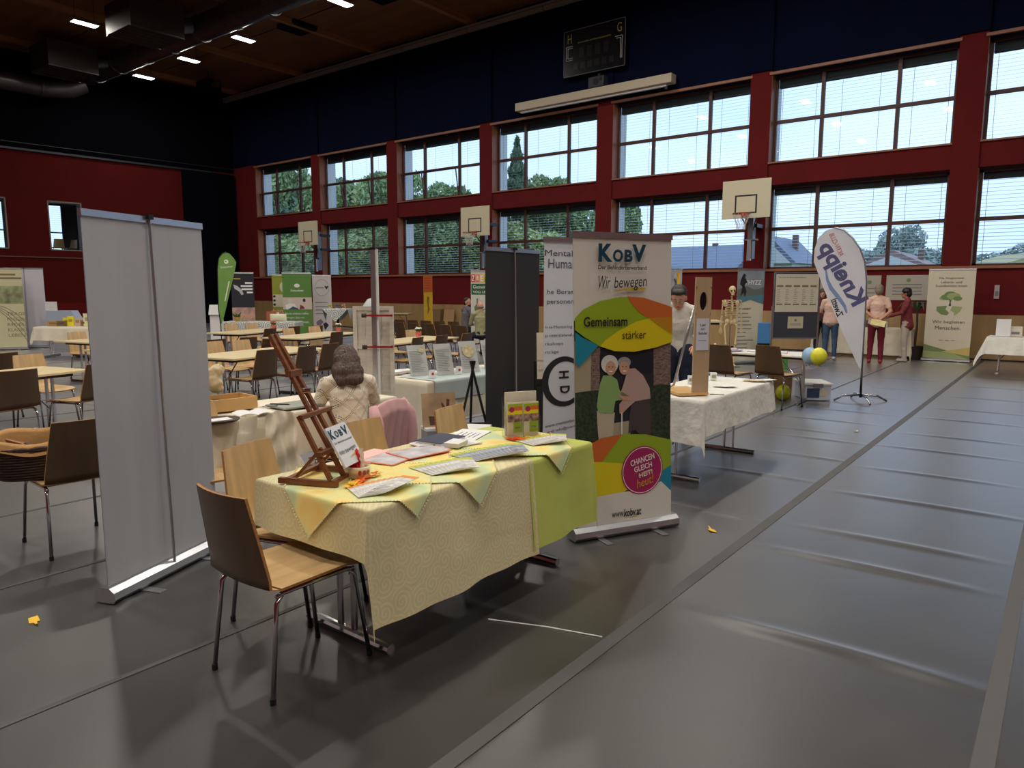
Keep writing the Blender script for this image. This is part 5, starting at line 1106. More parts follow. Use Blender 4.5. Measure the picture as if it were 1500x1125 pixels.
# things under / behind the display table
pp = at(650, 610, .45); t = thing('plant_picture', 'leaning picture of a plant shadow on beige below the display table', 'picture', (pp.x - .1, pp.y + .05, .33), R_(62)); R = Matrix.Rotation(R_(-8), 3, 'X')
B().box(R @ V((0, 0, .16)), (.34, .015, .34), M=R).out('board', mat('picture_beige', (206, 170, 132), .6, var=.2, scale=6), t)
b = B(); b.ngon([R @ V(q) for q in ((.02, -.009, .02), (.14, -.009, .02), (.15, -.009, .14), (.10, -.009, .16), (.11, -.009, .26), (.08, -.009, .27), (.07, -.009, .18), (.03, -.009, .24), (.02, -.009, .22), (.05, -.009, .15))]); b.ngon([R @ V(q) for q in ((-.10, -.009, .02), (0, -.009, .02), (0, -.009, .10), (-.11, -.009, .11))]); b.out('printed_shadow', mat('picture_brown', (110, 74, 62), .6), t, normals=False)
ps = dep(650, 6.75); t = thing('picture_box', 'grey storage box standing under the display table behind the plant picture', 'box', (ps.x, ps.y, 0), R_(62)); B().bx(-.2, .2, -.05, .13, 0, .33).out('box_body', mat('box_grey', (150, 150, 150), .7), t); B().bx(-.205, .205, -.055, .135, .31, .335).out('lid', M_white, t)
ps = dep(693, 6.45); t = thing('easel_stand', 'black folding metal easel standing beside the black banner', 'stand', (ps.x, ps.y, 0), R_(50))
for a, c in (((-.22, 0, 0), (.02, .05, 1.0)), ((.22, 0, 0), (-.02, .05, 1.0)), ((0, .3, 0), (0, .05, 1.0))): B().tube([a, c], .012, 8).out('leg', M_black, t)
B().tube([(-.13, .02, .42), (.13, .02, .42)], .010, 8).out('cross_bar', M_black, t); B().tube([(0, .22, .3), (.13, .02, .42)], .008, 8).out('cross_bar', M_black, t)
ps = dep(689, 6.1); t = thing('storage_crate', 'translucent storage crate with pale lid beside the black banner', 'crate', (ps.x, ps.y, 0), R_(30)); B().bx(-.14, .14, -.18, .18, 0, .42).out('crate_body', mat('pale_blue_plastic', (170, 188, 206), .35), t, bevel=.01); B().bx(-.15, .15, -.19, .19, .42, .45).out('lid', M_white, t)
# leaflet rack between the black and circle-logo banners
ps = dep(793, 6.3); t = thing('leaflet_rack', 'black leaflet rack with cream brochures between the black and white banners', 'rack', (ps.x, ps.y, 0), R_(50))
t.scale = (.55, 1, .93); B().bx(-.10, .10, -.02, .03, 0, 1.10).out('rack_back', M_black, t); B().bx(-.14, .14, -.15, .15, 0, .02).out('base', M_black, t)
B().bx(-.10, .10, -.06, -.02, .62, .86).out('pocket', M_black, t)
for i in range(3): B().box((0, -.035 - .004 * i, 1.06 + .09 * (2 - i)), (.17 - .0 * i, .004, .26), M=Matrix.Rotation(R_(-6), 3, 'X')).out('booklet', mat('rack_paper', (216, 206, 186), .6), t)
# ================================================================== RIGHT-HAND STALL
wb = at(1029, 583, .76)
t = thing('wooden_board_stand', 'tall wooden board with black oval hole and notice on the white table', 'board', (-2.47, 5.78, .757), R_(50)); M_oak = wood('pale_oak', (190, 160, 126), .5, .12, (1, 1, .3), 5)
hb, hh = .072, 1.0
# plank with an oval opening: ring of quads around the hole
b = B(); N = 28
for y in (-.011, .011):
    I = [(.034 * math.cos(2 * PI * i / N), .80 + .078 * math.sin(2 * PI * i / N)) for i in range(N)]; O = []
    for i in range(N):
        a = 2 * PI * i / N; c_, s_ = math.cos(a), math.sin(a); k = min(hb / max(abs(c_), 1e-6), .12 / max(abs(s_), 1e-6)); O.append((k * c_, .80 + k * s_))
    for i in range(N): j = (i + 1) % N; b.ngon([(I[i][0], y, I[i][1]), (O[i][0], y, O[i][1]), (O[j][0], y, O[j][1]), (I[j][0], y, I[j][1])])
for i in range(N): j = (i + 1) % N; b.ngon([(I[i][0], -.011, I[i][1]), (I[j][0], -.011, I[j][1]), (I[j][0], .011, I[j][1]), (I[i][0], .011, I[i][1])])
b.bx(-hb, hb, -.0112, .0112, .92, hh); b.bx(-hb, hb, -.0112, .0112, 0, .682)
b.bx(-hb, -hb + .002, -.0112, .0112, .68, .92); b.bx(hb - .002, hb, -.0112, .0112, .68, .92)
b.out('plank', M_oak, t, normals=True)
B().bx(-.034, .034, .011, .014, .715, .885).out('black_backing', M_black, t)
B().bx(-.20, .075, -.02, .40, -.0, .022).out('base_board', M_lw, t, loc=(0, .0, .0)); 
nb = B().box((.0, -.014, .52), (.115, .003, .27)).out('notice', mat('notice_white', (214, 214, 224), .6), t)
text('Lauf', M_ink, nb, 0, .60, .05, .022, y=-.016, bold=.02); text('zum', M_ink, nb, 0, .565, .035, .015, y=-.016); text('Schild', M_ink, nb, 0, .53, .075, .02, y=-.016, bold=.02); text('einwerfen', M_ink, nb, 0, .47, .07, .012, y=-.016)
t = thing('metal_rod', 'bent steel rod leaning against the wooden board', 'rod', (-2.47, 5.78, .757), R_(50))
B().tube([(-.05, .05, .75), (-.085, .16, .40), (-.115, .27, .055), (-.15, .29, .037), (-.22, .24, .035)], .011, 10).out('rod_shaft', M_alu, t, smooth=True); B().tube([(-.22, .24, .035), (-.26, .21, .035)], .016, 10).out('rubber_grip', M_black, t)
def itr(name, label, cat, px_, py_, z=.757, rz=0.0): p = at(px_, py_, z); return thing(name, label, cat, (p.x, p.y, z), rz)
for (a, b_, l, c) in ((1062, 566, 'white sheets lying to the right of the wooden board', M_white), (1105, 558, 'flat yellow-and-brown leaflets lying on the white table', mat('leaf_mixed', (196, 178, 130), .5, var=.5, scale=30)), (1120, 557, 'pale leaflets lying nearest the right end of the white table', M_white), (1000, 572, 'grey scattered cards on the white table left of the board', mat('grey_cards', (120, 124, 130), .5, var=.4, scale=20))):
    t = itr('paper_sheets', l, 'papers', a, b_, .757, R_(random.uniform(0, 90)))
    for i in range(3): B().box((.03 * i - .03, .02 * (i % 2), .002 + .0022 * i), (.15, .10, .002), rz=.3 * i).out('sheet', c, t)
for (a, b_, l) in ((1045, 556, 'small white cube card with picture right of the board'), (1012, 561, 'small white carton left behind the board')):
    t = itr('small_carton', l, 'carton', a, b_, .757, R_(30)); B().bx(-.03, .03, -.03, .03, 0, .07).out('carton_body', M_white, t, bevel=.003); B().bx(-.02, .02, -.032, -.0305, .02, .05).out('label', mat('carton_label', (150, 150, 120), .5), t)
t = itr('pen', 'dark pen lying right of the wooden board foot', 'pen', 1050, 578, .761, R_(20)); B().tube([(-.06, 0, 0), (.055, 0, 0), (.065, 0, 0)], .004, 8, rr=[.004, .004, .001]).out('barrel', M_black, t); B().box((-.04, 0, .005), (.03, .003, .002)).out('clip', M_chrome, t)
chair_top(960, 640, R_(-20), 'chair almost hidden behind the couple banner at the white table', None, .5) if False else None
# white table behind, chairs, crate, box, balloons
tw = table(-3.85, 10.85, R_(90 + 2), 'bare white table behind the two dark-backed chairs'); tw.scale = (.9, 1.18, .975)
for c_ in list(tw.children):
    if c_.name.startswith('tabletop'): c_.data = c_.data.copy(); c_.data.materials[0] = mat('white_tabletop', (232, 230, 222), .4)
pA = at(1150, 597); 
c1 = chair(-3.22, 10.28, R_(-14), 'dark-backed chair at the white table, right one of the pair'); c1.scale = (1.04, 1.04, 1.04)
c2 = chair(-3.83, 10.02, R_(-12), 'dark-backed chair at the white table, left one of the pair'); c2.scale = (1.04, 1.04, 1.04)
for (px_, z_, l, c_, d_) in ((1205, .76, 'yellow balloon with printed face tied to the white table corner', (226, 226, 60), 9.6), (1192, .74, 'pale blue balloon half behind the yellow balloon', (150, 186, 220), 9.9), (1155, .30, 'yellow-green balloon on the floor behind the chair leg', (190, 200, 40), 10.6), (1042, .66, 'pale blue balloon low behind the left dark-backed chair', (140, 180, 220), 11.5)):
    p = dep(px_, d_); zz = z_ - (.0); t = thing('balloon', l, 'balloon', (p.x, p.y, zz if z_ != .3 else .12), 0)
    B().ell((0, 0, 0), (.108, .108, .12), None, 20).out('balloon_skin', mat('balloon_%d' % px_, c_, .25), t, smooth=True); B().tube([(0, 0, -.118), (0, 0, -.14)], .012, 6, rr=[.005, .014]).out('knot', mat('balloon_%d' % px_, c_, .25), t)
    if z_ != .3: q_ = V((-2.97, 10.52, .715)) - V(t.location) if px_ in (1205, 1192) else V((.0, .02, -t.location.z + .002)); B().tube([(0, 0, -.14), (q_.x * .5, q_.y * .5, -.20 if px_ in (1205, 1192) else -.3), q_], .0025, 4).out('ribbon', M_white, t)
p = at(1203, 590); t = thing('storage_box', 'clear plastic storage box with pale lid and blue label on the floor', 'box', (-3.06, 11.42, 0), R_(32))
B().bx(-.19, .19, -.27, .27, .01, .24).out('tub', mat('clear_grey_plastic', (186, 194, 206), .25, var=.15, scale=8), t, bevel=.012); B().bx(-.21, .21, -.29, .29, .24, .27).out('lid', mat('lid_cream', (220, 218, 204), .4), t, bevel=.008)
B().bx(-.16, .02, -.275, -.27, .05, .19).out('blue_label', mat('label_navy', (44, 62, 96), .5), t); B().bx(-.08, .06, -.305, -.285, .21, .265).out('latch', mat('latch_grey', (96, 100, 104), .4), t); B().bx(.04, .12, -.276, -.27, .08, .16).out('content_patch', mat('patch_cream', (196, 186, 150), .6), t)
p = at(1150, 583); t = thing('cardboard_box', 'tall brown cardboard box with paper roll beside the plastic storage box', 'box', (-3.50, 11.22, 0), R_(30)); kb = mat('cardboard', (158, 124, 88), .8)
for a in ((-.16, .16, -.11, -.105), (-.16, .16, .105, .11)): B().bx(*a, 0, .36).out('box_side', kb, t)
for a in ((-.16, -.155, -.105, .105), (.155, .16, -.105, .105)): B().bx(*a, 0, .36).out('box_end', kb, t)
B().bx(-.155, .155, -.105, .105, 0, .34).out('filling', mat('tissue_white', (214, 214, 210), .8), t)
# swirled teardrop flag ------------------------------------------------
fk = at(1260, 588); t = thing('beach_flag', 'white teardrop beach flag with mirrored violet lettering on a chrome cross foot', 'flag', (fk.x, fk.y, 0), R_(38 - 26)); gk = banner_xy(t)
for a in (20, 110, 200, 290):
    c_, s_ = math.cos(R_(a)), math.sin(R_(a)); B().tube([(0, 0, .10), (.25 * c_, .25 * s_, .085), (.38 * c_, .38 * s_, .012)], .014, 8).out('foot', M_chrome, t, smooth=True)
pk = lambda L_: [gk(1100 + a / 3.75, 250 + b_ / 3.75) for a, b_ in L_]
edge = [(600, 1140), (610, 1085), (632, 700), (635, 600), (625, 500), (600, 430), (560, 370), (510, 325), (460, 313)]
E_ = pk(edge); B().tube([(0, 0, .06), (E_[1][0], 0, E_[1][1])], .018, 10, rr=[.02, .014]).out('pole', M_black, t, smooth=True); B().tube([(x, .0, z) for x, z in E_[1:]], .012, 8).out('bent_rod', M_alu, t, smooth=True)
outl = [(345, 500), (350, 430), (370, 370), (410, 330), (460, 313), (510, 325), (560, 370), (600, 430), (625, 500), (635, 600), (632, 700), (625, 900), (612, 1085), (597, 1088), (560, 1010), (500, 880), (440, 740), (400, 650), (360, 540)]
O_ = pk(outl); M_flag = mat('white_flag_cloth', (216, 218, 226), .7, var=.03, scale=3)
fl = B().prism([(x, -.002, z) for x, z in O_], (0, .004, 0)).out('sail', M_flag, t)
vio = mat('print_violet_grey', (84, 84, 128), .6)
def ktxt(s, m, a0, b0, a1, b1, hpx, rot, **k):
    A, D = gk(1100 + a0 / 3.75, 250 + b0 / 3.75), gk(1100 + a1 / 3.75, 250 + b1 / 3.75); w = math.hypot(A[0] - D[0], A[1] - D[1]); h = hpx / 3.75 * w / (math.hypot(a0 - a1, b0 - b1) / 3.75)
    r = math.atan2(A[1] - D[1], A[0] - D[0])
    return text(s, m, fl, (A[0] + D[0]) / 2, (A[1] + D[1]) / 2, w, h, y=-.004, flip=True, rot=r, **k)
ktxt('Kneipp', vio, 590, 735, 395, 405, 118, 0, bold=.035); ktxt('AKTIV-CLUB', mat('print_rose', (206, 110, 120), .6), 500, 468, 440, 345, 26, 0, bold=.01); ktxt('Zwettl', M_ink, 492, 800, 455, 705, 34, 0, bold=.02)
sw = [(408, 548), (412, 600), (430, 650), (470, 700), (505, 745), (522, 785), (530, 780), (522, 740), (490, 690), (450, 640), (428, 600), (416, 545)]
shape(pk(sw), mat('print_swoosh_blue', (120, 146, 190), .6), fl, -.004, 'swoosh')
# banners by the window side --------------------------------------------
def far_banner(px0, px1, d0, h, label, fab, d1=None, name=None):
    L = dep(px0, d0); R = dep(px1, d1 or d0); return rollup(name, label, L, R, h, [fab, M_fabw])
cream_b = mat('banner_cream', (216, 208, 184), .65)
t, f, w = rollup(None, 'cream roll-up banner with green tree and slogan, right of the visitors', at(1350, 528), at(1420, 532), 2.15, [cream_b, M_fabw]); 
gg = banner_xy(t); P2 = lambda L_: [gg(1100 + a / 3.75, 250 + b_ / 3.75) for a, b_ in L_]
tg, tg2, tg3 = mat('print_tree_green', (116, 140, 86), .6), mat('print_sage', (160, 172, 116), .6), mat('print_straw', (206, 184, 104), .6)
dgk = mat('print_dark_green', (60, 66, 60), .6)
for i, (s_, w_) in enumerate((('Die Wegbereiter', .5), ('Lebens- und', .42), ('Sozialberater:innen', .62))): text(s_, dgk, f, 0, 1.93 - .085 * i, w_, .055, y=-.004)
for (cx_, cz_, rx, rz_, m_) in ((-.06, 1.50, .13, .07, tg), (.07, 1.52, .14, .08, tg2), (.0, 1.56, .12, .07, tg), (.15, 1.47, .09, .05, tg), (-.14, 1.47, .08, .045, tg2)): shape(oval(cx_, cz_, rx, rz_, 16), m_, f, -.004 - .0004 * (cx_ + .2), 'tree_crown')
shape([(-.02, 1.30), (.03, 1.30), (.015, 1.38), (.04, 1.47), (.01, 1.42), (-.02, 1.48), (-.005, 1.38)], dgk, f, -.0045, 'tree_trunk')
shape([(-.26, 1.28), (-.05, 1.30), (-.08, 1.22), (.0, 1.14), (-.04, 1.08), (-.16, 1.10), (-.26, 1.18)], tg, f, -.004, 'meadow'); shape([(.06, 1.30), (.25, 1.28), (.22, 1.18), (.10, 1.07), (.10, 1.14), (.02, 1.20)], tg2, f, -.004, 'meadow')
text('Wir begleiten', dgk, f, 0, .92, .66, .085, y=-.004); text('Menschen.', dgk, f, 0, .79, .52, .085, y=-.004); text('www.wege-finden.at', dgk, f, 0, .50, .34, .03, y=-.004) if False else text('www', dgk, f, 0, .50, .34, .02, y=-.004, spacing=1.4)
hw_ = w / 2 - .016; bx_ = (-hw_, hw_, .077, 2.1)
shape([(-hw_, .40), (0, .27), (hw_, .18), (hw_, .077), (-hw_, .077)], tg, f, -.004, 'green_band', bx_); shape([(hw_, .36), (0, .26), (-.1, .24), (hw_, .16)], tg3, f, -.005, 'yellow_band', bx_); shape([(-hw_, .24), (.1, .22), (hw_, .077), (-hw_, .077)], tg2, f, -.006, 'sage_band', bx_)
# runner banner
t, f, w = rollup(None, 'roll-up banner with runner silhouette and lake photo, beside the skeleton', dep(1079, 15.8), dep(1120, 15.9), 2.12, [cream_b, M_fabw]); hw_ = w / 2 - .016; bx_ = (-hw_, hw_, .08, 2.08)
shape([(-hw_, 2.08), (hw_, 2.08), (hw_, 1.36), (0, 1.46), (-hw_, 1.36)], mat('print_sky_grey', (140, 150, 160), .6, var=.2, scale=3), f, -.004, 'lake_photo', bx_)
shape([(-hw_, 1.66), (-.1, 1.74), (.1, 1.66), (hw_, 1.72), (hw_, 1.50), (-hw_, 1.50)], mat('print_hills', (106, 112, 104), .6), f, -.005, 'hills', bx_); shape([(-hw_, 1.50), (hw_, 1.56), (hw_, 1.34), (0, 1.44), (-hw_, 1.34)], mat('print_lake', (84, 130, 142), .6), f, -.006, 'lake', bx_)
text('PHYZZ', cw, f, .06, 1.82, .36, .10, y=-.007, bold=.01)
shape([(-.20, 1.98), (-.16, 2.02), (-.13, 1.98), (-.14, 1.92), (-.08, 1.82), (-.12, 1.80), (-.15, 1.76), (-.10, 1.62), (-.13, 1.50), (-.17, 1.60), (-.24, 1.50), (-.22, 1.62), (-.20, 1.72), (-.26, 1.78), (-.24, 1.88)], M_ink, f, -.0075, 'runner')
text('DEIN ANGEBOT', M_ink, f, -.12, 1.24, .30, .035, y=-.004, bold=.02)
b = B(); rnd = random.Random(3)
for i in range(11): z_ = 1.13 - .085 * i; ww = rnd.uniform(.18, .42); b.ngon([(-.27, -.004, z_), (-.27 + ww, -.004, z_), (-.27 + ww, -.004, z_ + .018), (-.27, -.004, z_ + .018)])
b.out('printed_lines', M_grey_ink, f, normals=False, kind='stuff')
# navy and white club banner with yellow ribbon behind the couple banner
t, f, w = rollup(None, 'white roll-up banner with navy stripe and yellow ribbon, behind the bending man', dep(966, 14.0), dep(999, 14.6), 2.1, [mat('banner_cool_white', (214, 216, 224), .6), M_fabw]); hw_ = w / 2 - .016
shape([(-hw_, .08), (-.05, .08), (-.05, 2.08), (-hw_, 2.08)], mat('print_navy', (40, 52, 84), .6), f, -.004, 'navy_stripe'); text('K', vio, f, .14, 1.78, .16, .2, y=-.005, bold=.04, flip=True); text('Zwettl', vio, f, .12, 1.55, .18, .06, y=-.005, flip=True)
yb = thing('ribbon_bow', 'yellow ribbon bow on top of the navy-striped banner', 'bow', (t.location.x + .12, t.location.y - .06, 2.0), R_(20)); myb = mat('ribbon_yellow', (236, 190, 30), .45)
for a in range(6): c_, s_ = math.cos(a * PI / 3), math.sin(a * PI / 3); B().grid(6, 3, lambda u, v: (c_ * .13 * math.sin(u * PI * .9), (v - .5) * .05, s_ * .11 * math.sin(u * PI * .9) + .02 * math.cos(u * 6))).out('loop', myb, yb, smooth=True)
B().grid(3, 8, lambda u, v: (.05 + (u - .5) * .05, 0, -.30 * v)).out('tail', myb, yb)
# pin board
t = thing('pinboard', 'mobile pinboard with pale timetable poster above a dark felt half', 'pinboard', dep(1167, 15.6), R_(40)); wq = .97
B().bx(-wq / 2, wq / 2, -.02, .02, .62, 2.02).out('felt_board', mat('dark_grey_felt', (58, 60, 70), .9), t)
f = B(); f.bx(-wq / 2 - .02, wq / 2 + .02, -.026, .026, 2.02, 2.05); f.bx(-wq / 2 - .02, wq / 2 + .02, -.026, .026, .59, .62); f.bx(-wq / 2 - .02, -wq / 2, -.026, .026, .62, 2.02); f.bx(wq / 2, wq / 2 + .02, -.026, .026, .62, 2.02); f.out('alu_frame', M_alu, t)
for s_ in (-1, 1):
    l = B().bx(s_ * (wq / 2 + .03) - .015, s_ * (wq / 2 + .03) + .015, -.015, .015, .03, 1.3).out('leg', M_alu, t); B().bx(s_ * (wq / 2 + .03) - .02, s_ * (wq / 2 + .03) + .02, -.25, .25, 0, .03).out('foot', M_alu, l)
ps_ = B().bx(-wq / 2 + .01, wq / 2 - .01, -.024, -.021, 1.18, 2.0).out('poster', mat('poster_cream', (206, 200, 180), .6), t)
text('Wie stark ist deine Lebensbalance?', M_ink, ps_, -.12, 1.93, .62, .025, y=-.026)
b = B(); bb = B()
for i in range(5):
    x_ = -.38 + .185 * i; b.ngon([(x_ - .07, -.026, 1.72), (x_ + .07, -.026, 1.72), (x_ + .07, -.026, 1.76), (x_ - .07, -.026, 1.76)]); b.ngon([(x_ - .07, -.026, 1.33), (x_ + .07, -.026, 1.33), (x_ + .07, -.026, 1.36), (x_ - .07, -.026, 1.36)])
    for j in range(7): z_ = 1.66 - .045 * j; bb.ngon([(x_ - .06, -.026, z_), (x_ + rnd.uniform(-.02, .05), -.026, z_), (x_ + .0, -.026, z_ - .010), (x_ - .06, -.026, z_ - .010)])
b.out('table_headings', mat('print_olive', (130, 122, 84), .6), ps_, normals=False, kind='stuff'); bb.out('printed_lines', M_grey_ink, ps_, normals=False, kind='stuff')
n_ = B().bx(-.17, .17, -.025, -.021, .82, 1.08).out('notice', mat('notice_cream', (196, 186, 158), .6), t); shape(oval(0, 1.0, .03, .03, 12), tg, n_, -.026, 'printed_tree'); 
b = B(); [b.ngon([(-.12, -.026, .92 - .03 * i), (.12, -.026, .92 - .03 * i), (.12, -.026, .93 - .03 * i), (-.12, -.026, .93 - .03 * i)]) for i in range(2)]; b.out('printed_lines', M_grey_ink, n_, normals=False, kind='stuff')
p = dep(1122, 15.5); t = thing('floor_cushion', 'upright blue exercise mat leaning beside the runner banner', 'mat', (p.x, p.y, 0), R_(30)); B().bx(-.13, .13, -.03, .03, 0, .95).out('mat_body', mat('mat_blue', (70, 130, 190), .7), t, bevel=.02); B().bx(-.13, .13, -.034, .034, .45, .50).out('strap', M_black, t)
p = dep(1143, 15.0); t = thing('green_crate', 'low green crate on the floor below the pinboard', 'crate', (p.x, p.y, .0), R_(30)); B().bx(-.2, .2, -.15, .15, 0, .28).out('crate_body', mat('crate_green', (60, 140, 60), .6), t, bevel=.01); B().bx(-.21, .21, -.16, .16, .26, .3).out('rim', mat('crate_green', (60, 140, 60), .6), t)
# notices on the wall
for i, (x_, w_, h_, z_, l) in enumerate(((-5.05, .7, .9, 1.62, 'pale notice poster on the red wall just right of the white flag'), (-4.25, .66, .86, 1.6, 'pale poster with three small pictures on the red wall, middle one'), (-3.30, 1.0, .62, 1.72, 'wide pale notice with small green tree on the red wall'))):
    t = thing('wall_poster', l, 'poster', (x_, YW - .012, z_), 0); s_ = B().bx(-w_ / 2, w_ / 2, -.006, .006, -h_ / 2, h_ / 2).out('sheet', mat('wall_notice', (176, 170, 158), .7), t)
    b = B()
    for j in range(4): b.ngon([(-w_ * .35, -.008, h_ * (.1 - .13 * j)), (w_ * .3, -.008, h_ * (.1 - .13 * j)), (w_ * .3, -.008, h_ * (.1 - .13 * j) + .025), (-w_ * .35, -.008, h_ * (.1 - .13 * j) + .025)])
    b.out('printed_lines', M_grey_ink, s_, normals=False, kind='stuff'); shape(oval(w_ * .1 if i < 2 else 0, h_ * .3, .05, .05, 12), tg, s_, -.009, 'printed_picture')
t = thing('wall_switch_plate', 'small pale sign plate on the red wall above the right-hand table', 'sign plate', (-1.45, YW - .01, 1.62), 0); B().bx(-.05, .05, -.015, .01, -.16, .16).out('plate', mat('plate_pink_grey', (176, 160, 166), .5), t); B().bx(-.03, .03, -.018, -.015, -.10, .02).out('printed_symbol', M_grey_ink, t)
# cream table behind the visitors
clothed_table(-5.2, -3.0, 19.2, 19.75, 0, 'long table under the cream cloth behind the visitors', 'cream cloth hanging to the floor behind the visitors', M_cream, (.55, .62, .66, .1), 31, flare=.06)
clothed_table(-1.30, .6, 16.9, 17.6, 0, 'table with chrome feet under the white cloth at right edge', 'white cloth with pointed corner on the table at right edge', M_whitecloth, (.5, .3, .34, .3), 32, flare=.35)
def card(x_, y_, z_, w_, h_, l, c_, rz=R_(5), sym=None):
    t = thing('display_card', l, 'card', (x_, y_, z_), rz); s_ = B().box((0, 0, h_ / 2), (w_, .01, h_), M=Matrix.Rotation(R_(-8), 3, 'X')).out('card', c_, t); B().box((0, .04, .004), (w_ * .8, .08, .008)).out('card_foot', c_, t)
    B().box((0, -.011, h_ * .35), (w_ * .6, .002, h_ * .25), M=Matrix.Rotation(R_(-8), 3, 'X')).out('printed_picture', sym or M_grey_ink, s_)
card(-1.06, 17.1, .757, .24, .34, 'white card with blue mark standing leftmost on the right-edge table', M_white, sym=mat('print_blue', (60, 80, 150), .5)); card(-.86, 17.15, .757, .22, .20, 'lower pale card beside the blue-marked card', mat('pale_card', (214, 206, 190), .6)); card(-.62, 17.2, .757, .12, .20, 'narrow wooden photo frame on the right-edge table', M_lw); card(-.30, 17.1, .757, .25, .42, 'taller pale card at the very right edge of the photo', mat('pale_card', (214, 206, 190), .6))
for i, (x_, c_, l) in enumerate(((-3.72, (220, 180, 60), 'yellow tin on the cream table between the two right-hand visitors'), (-3.55, (210, 206, 200), 'white cup on the cream table between the two right-hand visitors'), (-4.0, (90, 84, 80), 'dark jar on the cream table left of the yellow tin'))):
    t = thing('jar', l, 'jar', (x_, 19.3, .757), 0); B().lathe([(.04, 0), (.05, .01), (.05, .13), (.042, .15)], n=14).out('jar_body', mat('jar_%d' % i, c_, .4), t, smooth='auto'); B().lathe([(.045, .148), (.045, .17), (.001, .172)], n=14).out('lid', M_alu, t)
# plant behind the visitors
t = thing('potted_palm', 'potted palm with dark arching leaves behind the dark-haired visitor', 'plant', (-2.95, 19.55, 0), 0); B().lathe([(.15, 0), (.19, .3), (.2, .32), (.17, .31), (.001, .28)], n=16).out('pot', mat('pot_dark', (52, 44, 40), .6), t, smooth='auto')
B().tube([(0, 0, .28), (.02, 0, .8), (0, .02, 1.15)], .025, 8).out('stem', M_bark, t)
for i in range(9):
    a = i * 2 * PI / 9 + .2; c_, s_ = math.cos(a), math.sin(a)
    B().grid(10, 2, lambda u, v: (c_ * u * .55 - s_ * (v - .5) * .09 * math.sin(PI * min(u + .1, 1)), (s_ * u * .55 + c_ * (v - .5) * .09 * math.sin(PI * min(u + .1, 1))) * .6, 1.12 + .34 * math.sin(u * 2.6) - .25 * u * u)).out('leaf', mat('palm_leaf', (62, 78, 56), .5), t, smooth=True)
# skeleton
sk_ = dep(1073, 15.3); t = thing('model_skeleton', 'life-size anatomical skeleton model standing beside the runner banner', 'skeleton', (sk_.x, sk_.y, 0), R_(30)); M_bone = mat('bone', (214, 196, 150), .55)
b = B(); b.ell((0, .01, 1.66), (.075, .09, .085), None, 14); b.ell((0, -.05, 1.60), (.05, .045, .05), None, 10); fuse(b, 'skull', M_bone, t, .01, 2)
b = B(); b.ell((-.028, -.085, 1.635), (.018, .012, .018)); b.ell((.028, -.085, 1.635), (.018, .012, .018)); b.out('eye_sockets', M_ink, t, kind='stuff'); B().box((0, -.075, 1.555), (.06, .05, .03)).out('jaw', M_bone, t, bevel=.008)
for i in range(17): B().box((0, .04 + .02 * math.sin(i * .4), 1.0 + .032 * i), (.036, .036, .022)).out('vertebra', M_bone, t)
for i in range(9):
    r = .10 + .045 * math.sin(i / 8 * 2.4); z_ = 1.42 - .036 * i
    B().tube([(r * math.sin(a), .04 - .10 * (1 - math.cos(a)) * .75, z_ - .02 * (1 - math.cos(a))) for a in [-2.6 + 5.2 * k / 14 for k in range(15)]], .007, 6).out('rib', M_bone, t, smooth=True)
B().box((0, -.11, 1.30), (.03, .012, .2)).out('breastbone', M_bone, t)
b = B(); b.ell((-.075, .02, .97), (.06, .045, .07)); b.ell((.075, .02, .97), (.06, .045, .07)); b.ell((0, .04, .95), (.04, .03, .06)); fuse(b, 'pelvis', M_bone, t, .01, 1)
for s_ in (-1, 1):
    B().tube([(.02 * s_, -.09, 1.43), (.17 * s_, -.01, 1.44)], .009, 6).out('collarbone', M_bone, t); B().ell((.13 * s_, .07, 1.36), (.045, .012, .07)).out('shoulder_blade', M_bone, t, smooth=True)
    B().tube([(.185 * s_, 0, 1.43), (.19 * s_, 0, 1.40), (.20 * s_, 0, 1.16), (.20 * s_, 0, 1.13)], .012, 8, rr=[.022, .012, .012, .02]).out('upper_arm_bone', M_bone, t, smooth=True)
    for q in (-.012, .012): B().tube([(.20 * s_ + q, 0, 1.12), (.215 * s_ + q, -.01, .89)], .0075, 6).out('forearm_bone', M_bone, t)
    for q in range(5): B().tube([(.215 * s_, -.01, .88), (.215 * s_ + (q - 2) * .014, -.01, .80), (.215 * s_ + (q - 2) * .017, -.015, .71 + .012 * abs(q - 2))], .0055, 5).out('finger_bone', M_bone, t)
    B().tube([(.09 * s_, 0, .93), (.13 * s_, 0, .88), (.10 * s_, -.02, .53), (.10 * s_, -.02, .49)], .016, 8, rr=[.022, .02, .015, .034]).out('thigh_bone', M_bone, t, smooth=True); B().ell((.10 * s_, -.055, .50), (.022, .012, .025)).out('kneecap', M_bone, t, smooth=True)
    B().tube([(.10 * s_, -.01, .48), (.09 * s_, 0, .10)], .014, 8, rr=[.026, .012]).out('shin_bone', M_bone, t); B().tube([(.125 * s_, .01, .46), (.11 * s_, .01, .10)], .007, 6).out('calf_bone', M_bone, t)
    b = B(); b.ecap((.09 * s_, .04, .05), (.09 * s_, -.10, .035), (.028, .025), (.035, .012), (1, 0, 0)); b.out('foot_bones', M_bone, t, smooth=True)
B().tube([(0, .12, .03), (0, .12, 1.0)], .012, 8).out('stand_pole', M_chrome, t); B().lathe([(.24, 0), (.24, .025), (.001, .03)], (0, .05, 0), 20).out('stand_base', M_chrome, t)
